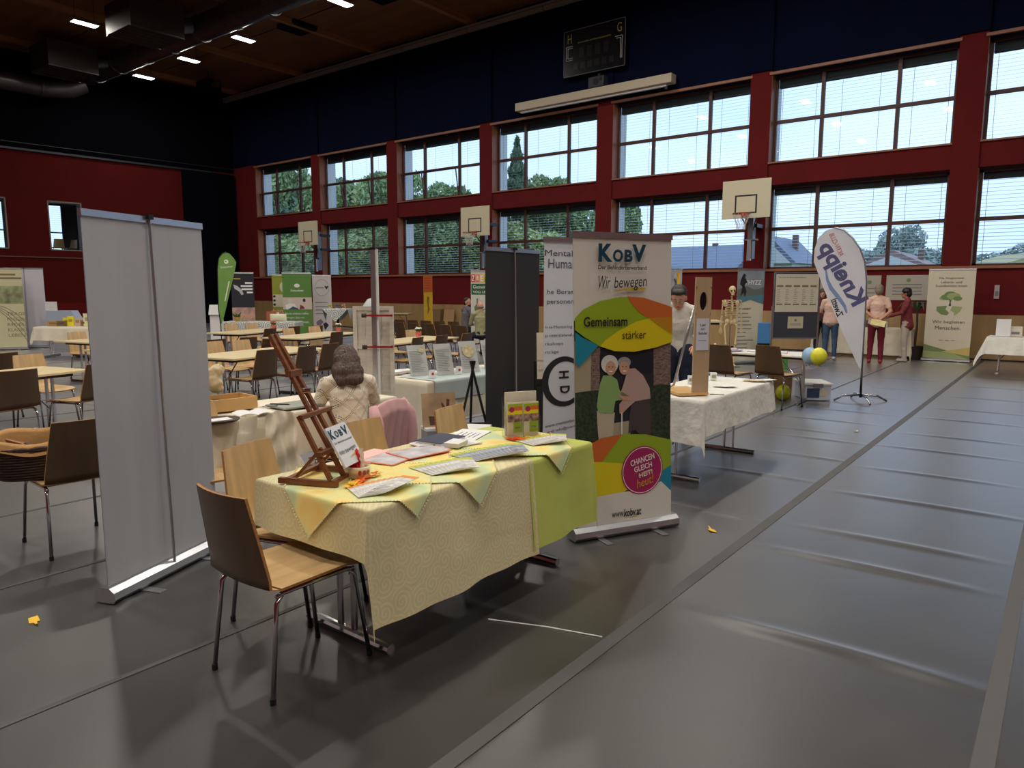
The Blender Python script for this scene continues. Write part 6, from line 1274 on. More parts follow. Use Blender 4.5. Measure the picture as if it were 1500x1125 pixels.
# small table with products behind the man
p = dep(1036, 17.2); t2_ = table(p.x, p.y, R_(30), 'bare folding table behind the bending man, left of the skeleton'); t2_.scale = (.8, .7, 1.25)
for i, (px_, h_, c_, l) in enumerate(((1036, .22, (96, 130, 90), 'green spray bottle on the white table behind the wooden board'), (1043, .26, (226, 222, 214), 'tall white bottle on the white table'), (1050, .16, (214, 206, 170), 'short cream bottle on the white table'), (1058, .10, (206, 200, 210), 'low white tub on the white table'))):
    p = dep(px_, 11.2); t = thing('bottle', l, 'bottle', (-4.75 + .12 * i, 10.75 + .05 * (i % 2), .722), 0); B().lathe([(.03, 0), (.034, .01), (.034, h_ * .6), (.014, h_ * .75), (.012, h_ * .9)], n=14).out('bottle_body', mat('bottle_%d' % i, c_, .35), t, smooth='auto'); B().lathe([(.015, h_ * .88), (.015, h_), (.001, h_)], n=10).out('cap', M_white, t)
t = thing('plate_dish', 'oval dish with lilac rim lying on the white table between the dark-backed chairs', 'dish', (-4.05, 10.72, .722), 0); B().lathe([(.08, 0), (.13, .02), (.14, .03), (.12, .025), (.001, .01)], n=22).out('dish_body', mat('dish_lilac', (206, 198, 214), .3), t, smooth=True); B().ell((0, 0, .03), (.07, .05, .02)).out('contents', mat('dish_fill', (190, 170, 190), .6), t, smooth=True)
for (x_, l) in ((-3.4, 'stack of white leaflets on the white table above the right dark-backed chair'), (-3.75, 'white papers on the white table between the chair backs')):
    t = thing('leaflet_stack', l, 'leaflets', (x_, 10.8, .722), R_(8)); [B().box((.004 * i, 0, .004 + .008 * i), (.22, .2, .007), rz=.05 * i).out('sheet', M_white, t) for i in range(3)]
# basketball boards ----------------------------------------------------
def hoop(x, label, sc_=1.0):
    t = thing('basketball_hoop', label, 'basketball hoop', (x, 19.2, 3.55), 0)
    bd = B().bx(-.65, .65, -.02, .02, 0, 1.0).out('backboard', mat('backboard_cream', (212, 204, 176), .5), t, bevel=.004)
    for a in ((-.30, .30, .57, .61), (-.30, .30, .12, .16), (-.30, -.255, .16, .57), (.255, .30, .16, .57)): B().ngon([(a[0], -.0215, a[2]), (a[1], -.0215, a[2]), (a[1], -.0215, a[3]), (a[0], -.0215, a[3])]).out('target_line', M_ink, bd, normals=False)
    R0 = [(.225 * math.cos(2 * PI * i / 24), -.30 + .225 * math.sin(2 * PI * i / 24), .10) for i in range(25)]
    B().tube(R0, .011, 8).out('rim', mat('rim_orange', (170, 70, 50), .5), t, smooth=True); B().box((0, -.05, .09), (.18, .08, .10)).out('rim_bracket', mat('rim_orange', (170, 70, 50), .5), t)
    n_ = B()
    for i in range(12):
        a = 2 * PI * i / 12
        for s_ in (1, -1): n_.tube([(.225 * math.cos(a), -.30 + .225 * math.sin(a), .09), (.17 * math.cos(a + s_ * .26), -.30 + .17 * math.sin(a + s_ * .26), -.06), (.12 * math.cos(a), -.30 + .12 * math.sin(a), -.20), (.11 * math.cos(a + s_ * .26), -.30 + .11 * math.sin(a + s_ * .26), -.32)], .004, 4)
    n_.out('net', mat('net_white', (214, 210, 204), .8), t, kind='stuff')
    B().bx(-.07, .07, .40, .62, -1.05, .6).out('wall_post', M_galv, t); B().bx(-.05, .05, .34, .42, -1.1, -.55).out('crank_slide', M_alu, t)
    for z_ in (.15, .75): B().bx(-.04, .04, .02, .45, z_, z_ + .06).out('arm', M_galv, t)
    for s_ in (-1, 1): B().tube([(.4 * s_, .02, .5), (.05 * s_, .45, -.3)], .018, 6).out('strut', M_galv, t)
    B().bx(-.12, .12, .58, 1.07, -.2, -.1).out('wall_bracket', M_steel_dark, t); B().bx(-.12, .12, .58, 1.07, .4, .5).out('wall_bracket', M_steel_dark, t); B().tube([(-.16, .4, -.55), (.22, .4, -.55)], .03, 8).out('crank_handle', M_galv, t)
    return t
h0 = hoop(-7.1, 'large basketball backboard, nearest of the three, right of the couple banner')
dup(h0, (-16.63, 19.2, 3.5), 0, 'middle basketball backboard above the aluminium post area, left of the black banner'); dup(h0, (-26.07, 19.2, 3.52), 0, 'smallest, farthest basketball backboard, above the green banner')
text('Zwettl', M_ink, h0.children[0], .35, .05, .42, .05, y=-.022) if False else None
# scoreboard, loudspeaker and projection screen
t = thing('scoreboard', 'black electronic scoreboard with H and G high on the navy wall', 'scoreboard', (-12.44, YW - .06, 8.4), 0)
sb = B().bx(-1.12, 1.12, -.20, 0, 0, 1.40).out('board_case', mat('score_black', (14, 15, 20), .25), t); 
f = B(); f.bx(-1.12, 1.12, -.215, -.2, 0, .02); f.bx(-1.12, 1.12, -.215, -.2, 1.38, 1.40); f.bx(-1.12, -1.10, -.215, -.2, 0, 1.4); f.bx(1.10, 1.12, -.215, -.2, 0, 1.4); f.out('edge_frame', mat('score_edge', (90, 92, 96), .4), t)
my = mat('score_olive', (150, 142, 80), .6); text('H', my, sb, -.90, 1.15, .15, .27, y=-.203, bold=.0); text('G', my, sb, .90, 1.15, .16, .27, y=-.203)
def br(pts):
    f_ = B(); [f_.tube([V((a[0], -.204, a[1])), V((c[0], -.204, c[1]))], .010, 4) for a, c in zip(pts, pts[1:])]; f_.out('bracket_line', mat('score_white', (190, 190, 190), .5), sb)
br([(-.78, .92), (-1.02, .92), (-1.02, .50), (-.78, .50)]); br([(.76, .90), (1.0, .90), (1.0, .25)]); br([(.80, .84), (.95, .84), (.95, .25)]); br([(-.78, .86), (-.96, .86), (-.96, .56), (-.78, .56)])
text('SCHULER-SPORTANLAGEN', my, sb, .0, .98, 1.2, .045, y=-.203)
for i in range(4): B().bx(-.55 + .3 * i, -.37 + .3 * i, -.206, -.201, .52, .84).out('digit_window', mat('score_digit', (26, 22, 24), .3), sb)
for i in range(6): B().bx(-.75 + .26 * i, -.58 + .26 * i, -.206, -.201, .18, .38).out('digit_window', mat('score_digit', (26, 22, 24), .3), sb)
t = thing('loudspeaker', 'small dark loudspeaker under the scoreboard', 'loudspeaker', (-12.3, YW - .06, 7.94), 0); B().bx(-.28, .28, -.28, 0, -.02, .30).out('speaker_case', mat('speaker_grey', (50, 52, 60), .5), t, bevel=.02); B().tube([(0, -.29, .14), (0, -.27, .14)], .10, 20).out('cone', M_black, t); B().tube([(.17, -.29, .2), (.17, -.27, .2)], .05, 14).out('tweeter', M_black, t); B().bx(-.05, .05, -.1, 0, .28, .42).out('bracket', M_steel_dark, t)
t = thing('projection_screen_case', 'long cream projection screen case mounted above the windows', 'screen case', (-12.57, YW - .07, 7.62), 0); B().bx(-2.86, 2.86, -.34, -.02, 0, .26).out('case', mat('case_cream', (196, 184, 160), .5), t, bevel=.02); B().bx(-2.7, 2.66, -.24, -.14, -.06, .0).out('screen_hem', M_white, t); B().bx(2.6, 2.68, -.22, -.16, -.14, -.06).out('pull_tab', M_steel_dark, t)
for x_ in (-2.4, 2.4): B().bx(x_ - .05, x_ + .05, -.03, .018, .05, .35).out('wall_bracket', M_steel_dark, t)
# ================================================================== DINING TABLES AND CHAIRS
def corner_table(px_, py_, rz, L_, lab_, ends=1, z=.74, Wd=.8):
    """near right corner of the tabletop as photographed; ends=1 long side runs away from it, -1 towards the left"""
    P = at(px_, py_, z); off = Matrix.Rotation(rz, 3, 'Z') @ V((-Wd / 2, ends * L_ / 2, 0)); t = table(P.x + off.x, P.y + off.y, rz, lab_); t.scale = (Wd / .8, L_ / 1.7, 1); return t
T1 = corner_table(343, 526, R_(15), 2.0, 'bare pale dining table with flower pot, nearest behind the beige-clothed stall', Wd=.92)
T4 = corner_table(577, 504, R_(11), 2.1, 'bare pale dining table behind the acrylic info sheets', Wd=.8)
T2 = corner_table(351, 489, R_(20), 2.0, 'bare pale dining table farthest back, in front of the pillow table', Wd=.9)
T3 = corner_table(444, 496, R_(20), 2.2, 'bare pale dining table with flower pot left of the whitewashed frame', Wd=.9)
T5 = corner_table(133, 541, R_(14), 2.0, 'bare pale dining table left of the silver banner, nearest to the basket chair', ends=-1, Wd=.85)
T6 = corner_table(131, 502, R_(14), 2.0, 'bare pale dining table just left of the silver banner, in front of the book stall', Wd=.95)
T7 = corner_table(330, 502, R_(14), 2.0, 'bare pale dining table mostly hidden behind the silver banner', ends=-1)
A_L, A_D = R_(-76), R_(104)
GR = 'chairs in the two seating rows far back'
CH = [(394, 512, 'D', 'dark-backed chair at the near side of the first dining table, left one'), (453, 507, 'D', 'dark-backed chair at the near side of the first dining table, right one'), (487, 503, 'D', 'dark-backed chair half hidden behind the seated woman’s hair'),
      (398, 481, 'D', 'tall dark chair back beside the second flower pot'), (496, 486, 'D', 'dark-backed chair left of the whitewashed frame'), (366, 494, 'D', 'dark-backed chair on the far side of the first dining table, right one'), (319, 497, 'D', 'dark-backed chair just right of the silver banner'),
      (433, 478, 'D', 'small dark-backed chair in front of the green banner'), (467, 477, 'D', 'small dark-backed chair below the white banner with circle'),
      (615, 494, 'D', 'dark chair back rising behind the first acrylic info sheet'), (650, 491, 'D', 'dark chair back rising behind the second acrylic info sheet'), (687, 488, 'D', 'dark chair back rising behind the third acrylic info sheet'),
      (310, 500, 'L', 'light wooden chair at the first dining table, beside the silver banner'), (350, 498, 'L', 'light wooden chair on the far side of the first dining table'), (336, 474, 'L', 'light wooden chair at the table in front of the green flag'), (366, 473, 'L', 'small light wooden chair before the white-patterned cloth'),
      (420, 481, 'L', 'light wooden chair between the second and third dining tables'), (458, 478, 'L', 'small light wooden chair behind the third dining table'), (566, 485, 'L', 'light wooden chair just right of the whitewashed frame'), (599, 483, 'L', 'light wooden chair behind the table with white flowers'),
      (38, 519, 'L', 'light wooden chair behind the left dining table'), (110, 486, 'L', 'light wooden chair in front of the book stall'), (8, 517, 'D', 'dark chair back at the left edge of the photo'), (30, 542, 'D', 'dark-backed chair at the left dining table, facing away')]
for (a, b_, k, l) in CH: chair_top(a, b_, (A_L if k == 'L' else A_D) + R_(random.uniform(-5, 5)), l)
for r_, (q0, q1) in enumerate((((563, 471), (674, 477)), ((566, 467.5), (663, 471)))):
    A, Z_ = at(*q0, .855), at(*q1, .855); n_c = 6
    for i in range(n_c):
        P = A.lerp(Z_, i / (n_c - 1)); d_ = (Z_ - A).normalized(); rz = math.atan2(d_.y, d_.x)
        off = Matrix.Rotation(rz, 3, 'Z') @ V((0, -.335, 0)); chair(P.x - off.x, P.y - off.y, rz, 'small dark-backed chair, %s from the left in the %s of the two rows far back' % (ORD[i], ('nearer', 'farther')[r_]), GR)
p = at(118, 584, .455); chair(p.x, p.y, R_(112), 'chair with light seat at the left dining table, its back behind the silver banner')
p = at(316, 694, .455); chair(p.x - .12, p.y + .06, R_(-92), 'light-seated chair pushed under the beige-clothed stall table from its far side')
cb_ = at(134, 614, .855); bc = chair(cb_.x - .34, cb_.y - .02, R_(88), 'dark-backed chair holding the wicker basket at left'); bx0, by0 = cb_.x - .34, cb_.y - .02
t = thing('wicker_basket', 'large dark oval wicker basket lined with tan cloth on the chair at left', 'basket', (bx0 - .10, by0 - .12, .475), R_(95)); t.scale = (1.12, 1.12, 1.12); M_wick = mat('dark_wicker_brown', (52, 30, 20), .6, var=.3, scale=30)
b = B()
for k in range(11):
    z_ = .008 + .0155 * k; f_ = .80 + .20 * (k / 10) ** .7; b.tube([(.27 * f_ * math.cos(a) * (1 + .006 * math.sin(18 * a + k * PI)), .20 * f_ * math.sin(a) * (1 + .006 * math.sin(18 * a + k * PI)), z_) for a in [2 * PI * i / 40 for i in range(41)]], .0085, 5)
b.out('woven_strands', M_wick, t, smooth=True, kind='stuff')
B().lathe([(.215, .0), (.215, .004), (.001, .005)], n=24).out('basket_bottom', M_wick, t).scale = (1, .75, 1)
b = B()
for s_ in (0, PI): b.tube([(.27 * math.cos(a), .20 * math.sin(a), .178 + .006 * math.sin(a * 9 + s_)) for a in [2 * PI * i / 48 for i in range(49)]], .011, 6)
b.out('rim', M_wick, t, smooth=True, kind='stuff')
B().grid(48, 10, lambda u, v: ((.262 + .05 * max(0, v - .55) - .02 * (1 - v)) * math.cos(2 * PI * u), (.19 + .05 * max(0, v - .55) - .02 * (1 - v)) * math.sin(2 * PI * u), .05 + .17 * min(v, .7) / .7 - .06 * max(0, v - .7) / .3 + .018 * math.sin(u * 2 * PI * 4) * v + .03 * (math.sin(2 * PI * u) > 0) * math.sin(2 * PI * u) * v)).out('cloth_liner', mat('tan_linen', (190, 146, 92), .85, var=.12, scale=10, bump=.5), t, smooth=True, normals=False)
for i, (x_, y_, h_, c_, l, rr_) in enumerate(((-.06, .02, .23, (150, 104, 60), 'flat brown wooden board standing in the wicker basket', -20), (.03, .0, .20, (70, 50, 40), 'dark book leaning inside the wicker basket', -24), (.10, -.01, .18, (176, 160, 136), 'pale crumpled packet leaning inside the wicker basket', -28))):
    M_ = Matrix.Rotation(R_(95), 3, 'Z') @ V((x_, y_, 0)); q = thing('board' if i == 0 else 'book' if i == 1 else 'packet', l, 'board' if i == 0 else 'book' if i == 1 else 'packet', (t.location.x + M_.x, t.location.y + M_.y, .489), R_(95))
    Mr = Matrix.Rotation(R_(rr_), 3, 'Y'); B().box(Mr @ V((0, 0, h_ / 2)), (.014, .24 - .05 * i, h_), M=Mr).out('body', mat('basket_item_%d' % i, c_, .6, var=.1), q, bevel=.002); B().box(Mr @ V((.009, 0, h_ / 2)), (.004, .20 - .05 * i, h_ * .8), M=Mr).out('front_face', mat('basket_face_%d' % i, tuple(int(v * .8) for v in c_), .6), q)
def flower(px_, py_, l, c_=(236, 236, 226)):
    p = at(px_, py_, .745); t = thing('flower_pot', l, 'flower pot', (p.x, p.y, .742), 0)
    B().lathe([(.045, 0), (.06, .10), (.062, .105), (.05, .1), (.001, .09)], n=14).out('pot', mat('pot_red_white', (206, 110, 104), .6, var=.45, scale=30), t, smooth='auto')
    b = B(); rnd = random.Random(px_)
    for i in range(26): a = rnd.uniform(0, 6.28); r = rnd.uniform(.01, .07); b.tube([(r * .3 * math.cos(a), r * .3 * math.sin(a), .09), (r * math.cos(a), r * math.sin(a), .15)], .008, 4)
    b.out('foliage', mat('pot_leaf', (70, 104, 44), .6), t, kind='stuff')
    for i in range(9): a = i * 2.4; r = .018 * math.sqrt(i) + .005; B().ell((r * math.cos(a), r * math.sin(a), .165 + rnd.uniform(-.01, .015)), (.019, .019, .013), None, 8).out('blossom', mat('blossom_%d' % c_[0], c_, .6), t, smooth=True)
flower(401, 507, 'pot of cream flowers in red-white wrap on the first dining table'); flower(496, 486, 'pot of yellow-white flowers on the dining table left of the frame'); flower(613, 493, 'pot of white flowers on the dining table behind the info sheets'); flower(401, 482, 'pot with red-white wrap on the farthest dining table', (214, 70, 70))
# ================================================================== FAR LEFT AND CENTRE STALLS
M_olive = mat('print_olive_green', (150, 158, 50), .6); M_zg = mat('print_zp_green', (92, 138, 62), .6); M_pk = mat('print_warm_photo', (186, 150, 136), .6, var=.4, scale=4)
def bars(f, x0, x1, zs, h, m, seed=1, y=-.005):
    b = B(); rnd = random.Random(seed)
    for z_ in zs: e = x0 + (x1 - x0) * rnd.uniform(.65, 1); b.ngon([(x0, y, z_), (e, y, z_), (e, y, z_ + h), (x0, y, z_ + h)])
    return b.out('printed_lines', m, f, normals=False, kind='stuff')
# green teardrop flag
p = dep(324, 16.5); t = thing('beach_flag', 'green teardrop beach flag with white logo standing right of the silver banner', 'flag', (p.x, p.y, 0), R_(38)); gk = banner_xy(t); q6 = lambda L_: [gk(300 + a / 7.5, 360 + b_ / 7.5) for a, b_ in L_]
O_ = q6([(165, 860), (150, 700), (138, 480), (136, 260), (150, 140), (190, 85), (232, 72), (275, 90), (320, 140), (346, 185), (330, 270), (300, 400), (262, 560), (225, 720), (205, 800), (185, 860)]); M_gf = mat('green_flag_cloth', (112, 158, 76), .7, var=.05, scale=4)
f = B().prism([(x, -.002, z) for x, z in O_], (0, .004, 0)).out('sail', M_gf, t); E_ = q6([(175, 860), (150, 700), (137, 260), (150, 140), (190, 85), (232, 72)])
B().tube([(E_[0][0], 0, .04)] + [(x, .003, z) for x, z in E_], .013, 8).out('pole', M_black, t, smooth=True)
for a in (0, 90, 180, 270): B().tube([(E_[0][0], 0, .05), (E_[0][0] + .35 * math.cos(R_(a)), .35 * math.sin(R_(a)), .015)], .014, 6).out('foot', M_chrome, t)
c0_ = gk(300 + 235 / 7.5, 360 + 175 / 7.5); shape(oval(c0_[0], c0_[1], .052, .05, 16), cw, f, -.004, 'logo_dot'); shape(oval(c0_[0] - .01, c0_[1] + .005, .02, .02, 12), M_gf, f, -.005, 'logo_hole'); c1_ = gk(300 + 240 / 7.5, 360 + 235 / 7.5); text('Zeitpolster', cw, f, c1_[0], c1_[1], .30, .06, y=-.004, rot=.1)
a_, b2 = gk(300 + 268 / 7.5, 360 + 390 / 7.5), gk(300 + 222 / 7.5, 360 + 610 / 7.5); B().ngon([(a_[0] - .012, -.004, a_[1]), (a_[0] + .012, -.004, a_[1]), (b2[0] + .012, -.004, b2[1]), (b2[0] - .012, -.004, b2[1])]).out('printed_line', cw, f, normals=False)
# banners
def cbanner(x0, x1, d, h, label, base, back=M_fabw): return rollup(None, label, dep(x0, d), dep(x1, d + .2), h, [base, back])
t, f, w = cbanner(338, 373, 20.6, 2.13, 'roll-up banner, black above and warm hand photo below, beside the green flag', mat('print_night', (34, 36, 46), .6)); hw_ = w / 2 - .016; bx_ = (-hw_, hw_, .08, 2.1)
shape(rect(-hw_, hw_, .08, 1.12), M_pk, f, -.003, 'hand_photo'); shape([(-.2, .80), (-.05, .98), (.1, .9), (.25, 1.0), (.28, .86), (.16, .74), (.2, .6), (.0, .66), (-.16, .70)], mat('print_hands', (206, 160, 140), .6), f, -.004, 'hand_shape')
for i, w_ in enumerate((.20, .32, .30, .16)): shape(rect(hw_ - .04 - w_, hw_ - .04, 1.80 - .09 * i, 1.85 - .09 * i), cw, f, -.004, 'printed_words')
shape([(-.25, 1.78), (-.14, 1.74), (-.02, 1.62), (.02, 1.50), (-.04, 1.48), (-.10, 1.58), (-.22, 1.66)], mat('print_silver', (190, 190, 196), .5), f, -.004, 'bird_shape'); shape(rect(-.24, -.05, 1.93, 1.96), mat('print_gold', (190, 164, 90), .5), f, -.004, 'printed_title')
t, f, w = cbanner(398, 421, 22.9, 2.12, 'olive roll-up banner half hidden behind the bright green banner', M_olive); shape(oval(.12, 1.72, .12, .17, 16), cream_b, f, -.004, 'pale_oval'); shape(rect(-w / 2 + .03, w / 2 - .03, 1.08, 1.48), cream_b, f, -.004, 'text_panel'); 
for i in range(3): shape(oval(-.17, 1.42 - .13 * i, .04, .04, 10), M_ink, f, -.005, 'portrait_dot')
bars(f, -.2, .22, [.95 - .08 * i for i in range(6)], .02, cy_, 4)
t, f, w = cbanner(413, 457, 22.0, 2.16, 'bright green roll-up banner with group photo, before the first window bays', M_zg); hw_ = w / 2 - .016
shape(oval(0, 1.76, .085, .06, 16), cw, f, -.004, 'logo_dot'); text('Zeitpolster', cw, f, 0, 1.60, .40, .085, y=-.004, bold=.01); shape(rect(-hw_, hw_, 1.03, 1.40), mat('print_light_room', (214, 200, 186), .6), f, -.003, 'group_photo')
shape(oval(-.22, 1.28, .06, .07, 12), hw, f, -.0045, 'photo_head'); shape([(-.34, 1.03), (-.36, 1.16), (-.24, 1.22), (-.08, 1.20), (-.02, 1.05)], cw, f, -.004, 'photo_person'); shape([(-.28, 1.03), (-.14, 1.12), (.02, 1.06), (.02, 1.03)], mat('print_denim', (60, 80, 110), .6), f, -.005, 'photo_jeans'); shape(oval(.20, 1.31, .045, .055, 12), hair_dk, f, -.0045, 'photo_head'); shape([(.06, 1.03), (.08, 1.17), (.16, 1.14), (.22, 1.05)], mat('print_rust', (130, 56, 40), .6), f, -.004, 'photo_person'); shape([(.20, 1.06), (.18, 1.22), (.30, 1.24), (.36, 1.05)], mat('print_pale_pink', (224, 196, 190), .6), f, -.004, 'photo_person')
for i, s_ in enumerate(('Heute anderen helfen,', 'morgen Zeit von', 'anderen bekommen.')): text(s_, cw, f, -.02 - .06 * (i == 1), .90 - .13 * i, .70 - .16 * (i == 1), .075, y=-.004)
t, f, w = cbanner(457, 486, 22.8, 2.10, 'white roll-up banner with thin circle and small heart, right of the bright green one', mat('banner_lilac_white', (206, 200, 200), .6)); hw_ = w / 2 - .016
rb2 = B(); [rb2.ngon([(.22 * math.cos(a), -.004, 1.70 + .26 * math.sin(a)), (.22 * math.cos(b_), -.004, 1.70 + .26 * math.sin(b_)), (.21 * math.cos(b_), -.004, 1.70 + .25 * math.sin(b_)), (.21 * math.cos(a), -.004, 1.70 + .25 * math.sin(a))]) for a, b_ in [(2 * PI * i / 30, 2 * PI * (i + 1) / 30) for i in range(30)]]; rb2.out('thin_circle', M_grey_ink, f, normals=False)
shape([(.08, 1.73), (.11, 1.77), (.14, 1.73), (.17, 1.77), (.2, 1.73), (.14, 1.64)], M_ink, f, -.005, 'heart'); shape(rect(-.18, .06, 1.68, 1.71), M_grey_ink, f, -.004, 'printed_title'); bars(f, -.22, .22, [1.22, 1.08, .98, .86], .025, M_grey_ink, 5); shape([(-.2, .62), (-.06, .70), (.02, .6), (-.08, .5), (-.2, .52)], mat('print_mauve', (130, 110, 130), .6), f, -.004, 'pattern'); shape([(.0, .55), (.1, .60), (.18, .5), (.06, .34)], M_ink, f, -.005, 'heart')
t, f, w = rollup(None, 'narrow orange-yellow upright banner standing before the red wall', dep(620, 26.5), dep(634, 26.7), 2.2, [mat('print_amber_yellow', (214, 176, 40), .6, var=.1), M_fabw]); shape(rect(-w / 2 + .02, w / 2 - .02, 1.55, 2.15), mat('print_burnt_orange', (200, 92, 40), .6), f, -.004, 'orange_field'); bars(f, -w / 2 + .06, w / 2 - .06, [2.05 - .09 * i for i in range(5)], .03, mat('print_dark_orange', (170, 70, 30), .6), 6); shape([(-.05, 1.4), (.05, 1.36), (.02, 1.1), (.06, .9), (-.04, .7), (-.02, 1.0), (-.06, 1.2)], mat('print_bronze', (140, 110, 30), .6), f, -.004, 'lettering_block')
t, f, w = cbanner(689, 728, 18.6, 2.15, 'white town banner with colourful title tiles, left of the black banner back', mat('banner_pale_grey', (206, 204, 196), .6)); hw_ = w / 2 - .016
for i, (s_, c_) in enumerate(zip('ZWETTL', ((190, 50, 40), (226, 120, 40), (230, 180, 40), (150, 170, 50), (70, 140, 60), (60, 120, 150)))):
    x_ = -hw_ + .06 + .115 * i; shape(rect(x_ - .05, x_ + .055, 1.84, 2.04), mat('tile_%d' % i, c_, .6), f, -.004, 'title_tile'); text(s_, cw, f, x_, 1.94, .07, .15, y=-.005, bold=.02)
shape(rect(-hw_ + .01, hw_ - .05, 1.52, 1.80), mat('print_forest', (34, 92, 56), .6), f, -.004, 'green_field'); text('Gemeinde', cw, f, -.06, 1.72, .46, .08, y=-.005); text('VOLL LEBEN', cw, f, -.04, 1.59, .50, .06, y=-.005); shape([(-.20, 1.42), (-.15, 1.42), (-.16, 1.3), (-.05, 1.14), (.06, 1.16), (-.06, 1.08), (-.24, 1.10), (-.26, 1.2), (-.19, 1.28)], mat('print_grey_green', (110, 120, 100), .6), f, -.004, 'sculpture_shape')
# white-patterned table with pillow, plants
def far_table(x0, x1, y0, y1, l1, l2, m, drops, seed, rz=0.0): return clothed_table(x0, x1, y0, y1, rz, l1, l2, m, drops, seed, flare=.05)
ptn = damask('white_patterned_cloth', (216, 216, 208), (120, 140, 150), 5.0)
pa, pb = dep(330, 20.2), dep(434, 20.0); cxm, cym = (pa.x + pb.x) / 2, (pa.y + pb.y) / 2; Lm = (pb - pa).length
tt = table(cxm, cym, R_(38 + 90), 'folding table under the white patterned cloth before the green banner'); tt.scale = (1, Lm / 1.7, 1)
o = drape('tablecloth', -Lm / 2, Lm / 2, -.4, .4, .75, rectcloth(-Lm / 2 - .15, Lm / 2 + .15, -.4 - .42, .5), 50, 30, ptn, 41); o.location = (cxm, cym, 0); o.rotation_euler = (0, 0, R_(38)); tag(o, 'white patterned cloth on the table before the green banner', 'tablecloth')
def on_far(px_, d, name, label, cat, z=.756, rz=R_(38)): p = dep(px_, d); return thing(name, label, cat, (p.x, p.y, z), rz)
t = on_far(406, 20.0, 'cushion', 'cream pillow standing on the white patterned table', 'pillow'); bb = B(); bb.grid(16, 12, lambda u, v: ((u - .5) * .46, -.07 * (math.sin(PI * u) * math.sin(PI * v)) ** .5, v * .20 + .006)); bb.grid(16, 12, lambda u, v: ((u - .5) * .46, .07 * (math.sin(PI * u) * math.sin(PI * v)) ** .5, v * .20 + .006)); bb.out('pillow_body', mat('pillow_cream', (232, 226, 196), .85), t, smooth=True, normals=False); B().box((0, -.068, .1), (.2, .004, .003)).out('piping', mat('pillow_piping', (200, 190, 160), .8), t)
t = on_far(395, 20.35, 'orange_folder', 'rust-coloured board standing behind the cream pillow', 'board'); B().box((0, 0, .13), (.24, .02, .26)).out('board_body', mat('rust_board', (168, 92, 60), .6), t); B().box((0, .05, .02), (.2, .1, .02)).out('foot', M_black, t)
t = on_far(405, 20.45, 'dried_flowers', 'pink dried flower bunch behind the pillow', 'flowers'); b = B(); [b.ell((random.uniform(-.16, .16), random.uniform(-.04, .04), .24 + random.uniform(-.02, .05)), (.03, .03, .025), None, 6) for _ in range(16)]; b.out('blossoms', mat('dusty_rose', (190, 130, 130), .8), t, smooth=True, kind='stuff'); B().tube([(0, 0, 0), (0, 0, .24)], .05, 8).out('vase', M_white, t)
t = on_far(346, 20.0, 'planter', 'yellow planter with small green plant on the white patterned table', 'planter'); B().lathe([(.06, 0), (.09, .12), (.07, .115), (.001, .1)], n=12).out('pot', mat('planter_yellow', (190, 150, 70), .6), t); b = B(); [b.tube([(0, 0, .1), (random.uniform(-.14, .14), random.uniform(-.08, .08), random.uniform(.15, .26))], .014, 4, rr=[.008, .016]) for _ in range(16)]; b.out('leaves', mat('pot_leaf', (70, 104, 44), .6), t, kind='stuff')
t = on_far(356, 19.9, 'wooden_triangle', 'pale green triangular wood ornament beside the yellow planter', 'ornament'); f_ = B(); f_.tube([(-.08, 0, .01), (0, 0, .16), (.08, 0, .01), (-.08, 0, .01)], .012, 4); f_.out('triangle', mat('sage_paint', (140, 156, 126), .6), t); B().box((0, 0, .006), (.16, .05, .01)).out('base', mat('sage_paint', (140, 156, 126), .6), t)
# high table with pointed cloth, right of the white banner
p = dep(494, 21.0); t = thing('bar_table', 'high round bar table right of the heart banner', 'table', (p.x, p.y, 0), R_(38)); B().lathe([(.36, 1.05), (.36, 1.08), (.001, 1.082)], n=24).out('tabletop', M_table, t); B().tube([(0, 0, 0), (0, 0, 1.05)], .035, 10).out('column', M_steel_dark, t); B().lathe([(.28, 0), (.28, .02), (.001, .04)], n=20).out('base_disc', M_steel_dark, t)
c_ = drape('tablecloth', -.36, .36, -.36, .36, 1.09, diamond(0, 0, 1.05), 30, 30, ptn, 44, .01, .02); c_.location = (p.x, p.y, 0); c_.rotation_euler = (0, 0, R_(38)); tag(c_, 'white cloth hanging as a point from the high round table', 'tablecloth')
for i, (dx, cc, l) in enumerate(((-.22, (190, 160, 80), 'small straw ornament on the left of the high round table'), (-.02, (90, 90, 130), 'dark violet ornament in the middle of the high round table'), (.18, (196, 140, 130), 'pink ornament on the right of the high round table'))):
    t = thing('ornament', l, 'ornament', (p.x + dx * .8, p.y + dx * .6, 1.098), 0); b = B(); [b.ell((.05 * math.cos(k * 2), .04 * math.sin(k * 2), .04 + .02 * k), (.04, .035, .03), None, 8) for k in range(4)]; fuse(b, 'ornament_body', mat('ornament_%d' % i, cc, .7), t, .014, 1); B().lathe([(.05, 0), (.05, .012), (.001, .013)], n=12).out('base', M_white, t)
# dark table against the far wall
p = dep(570, 27.5); t = table(p.x, p.y, R_(120), 'dark table far back right of the whitewashed frame'); B().bx(-.2, .2, -.2, .2, .0, .45).out('box_body', M_black, thing('box', 'black box under the dark table far back', 'box', (p.x + .2, p.y - .1, 0), R_(30)))
p = dep(543, 24.0); t = thing('covered_figure', 'white cone-shaped covered object above the whitewashed frame', 'cover', (p.x, p.y, .0), 0); B().lathe([(.34, 0), (.33, .9), (.28, 1.1), (.12, 1.32), (.001, 1.36)], n=18).out('cover', M_white, t, smooth=True); B().lathe([(.35, 0), (.35, .03), (.001, .04)], n=18).out('hem', M_cream, t)
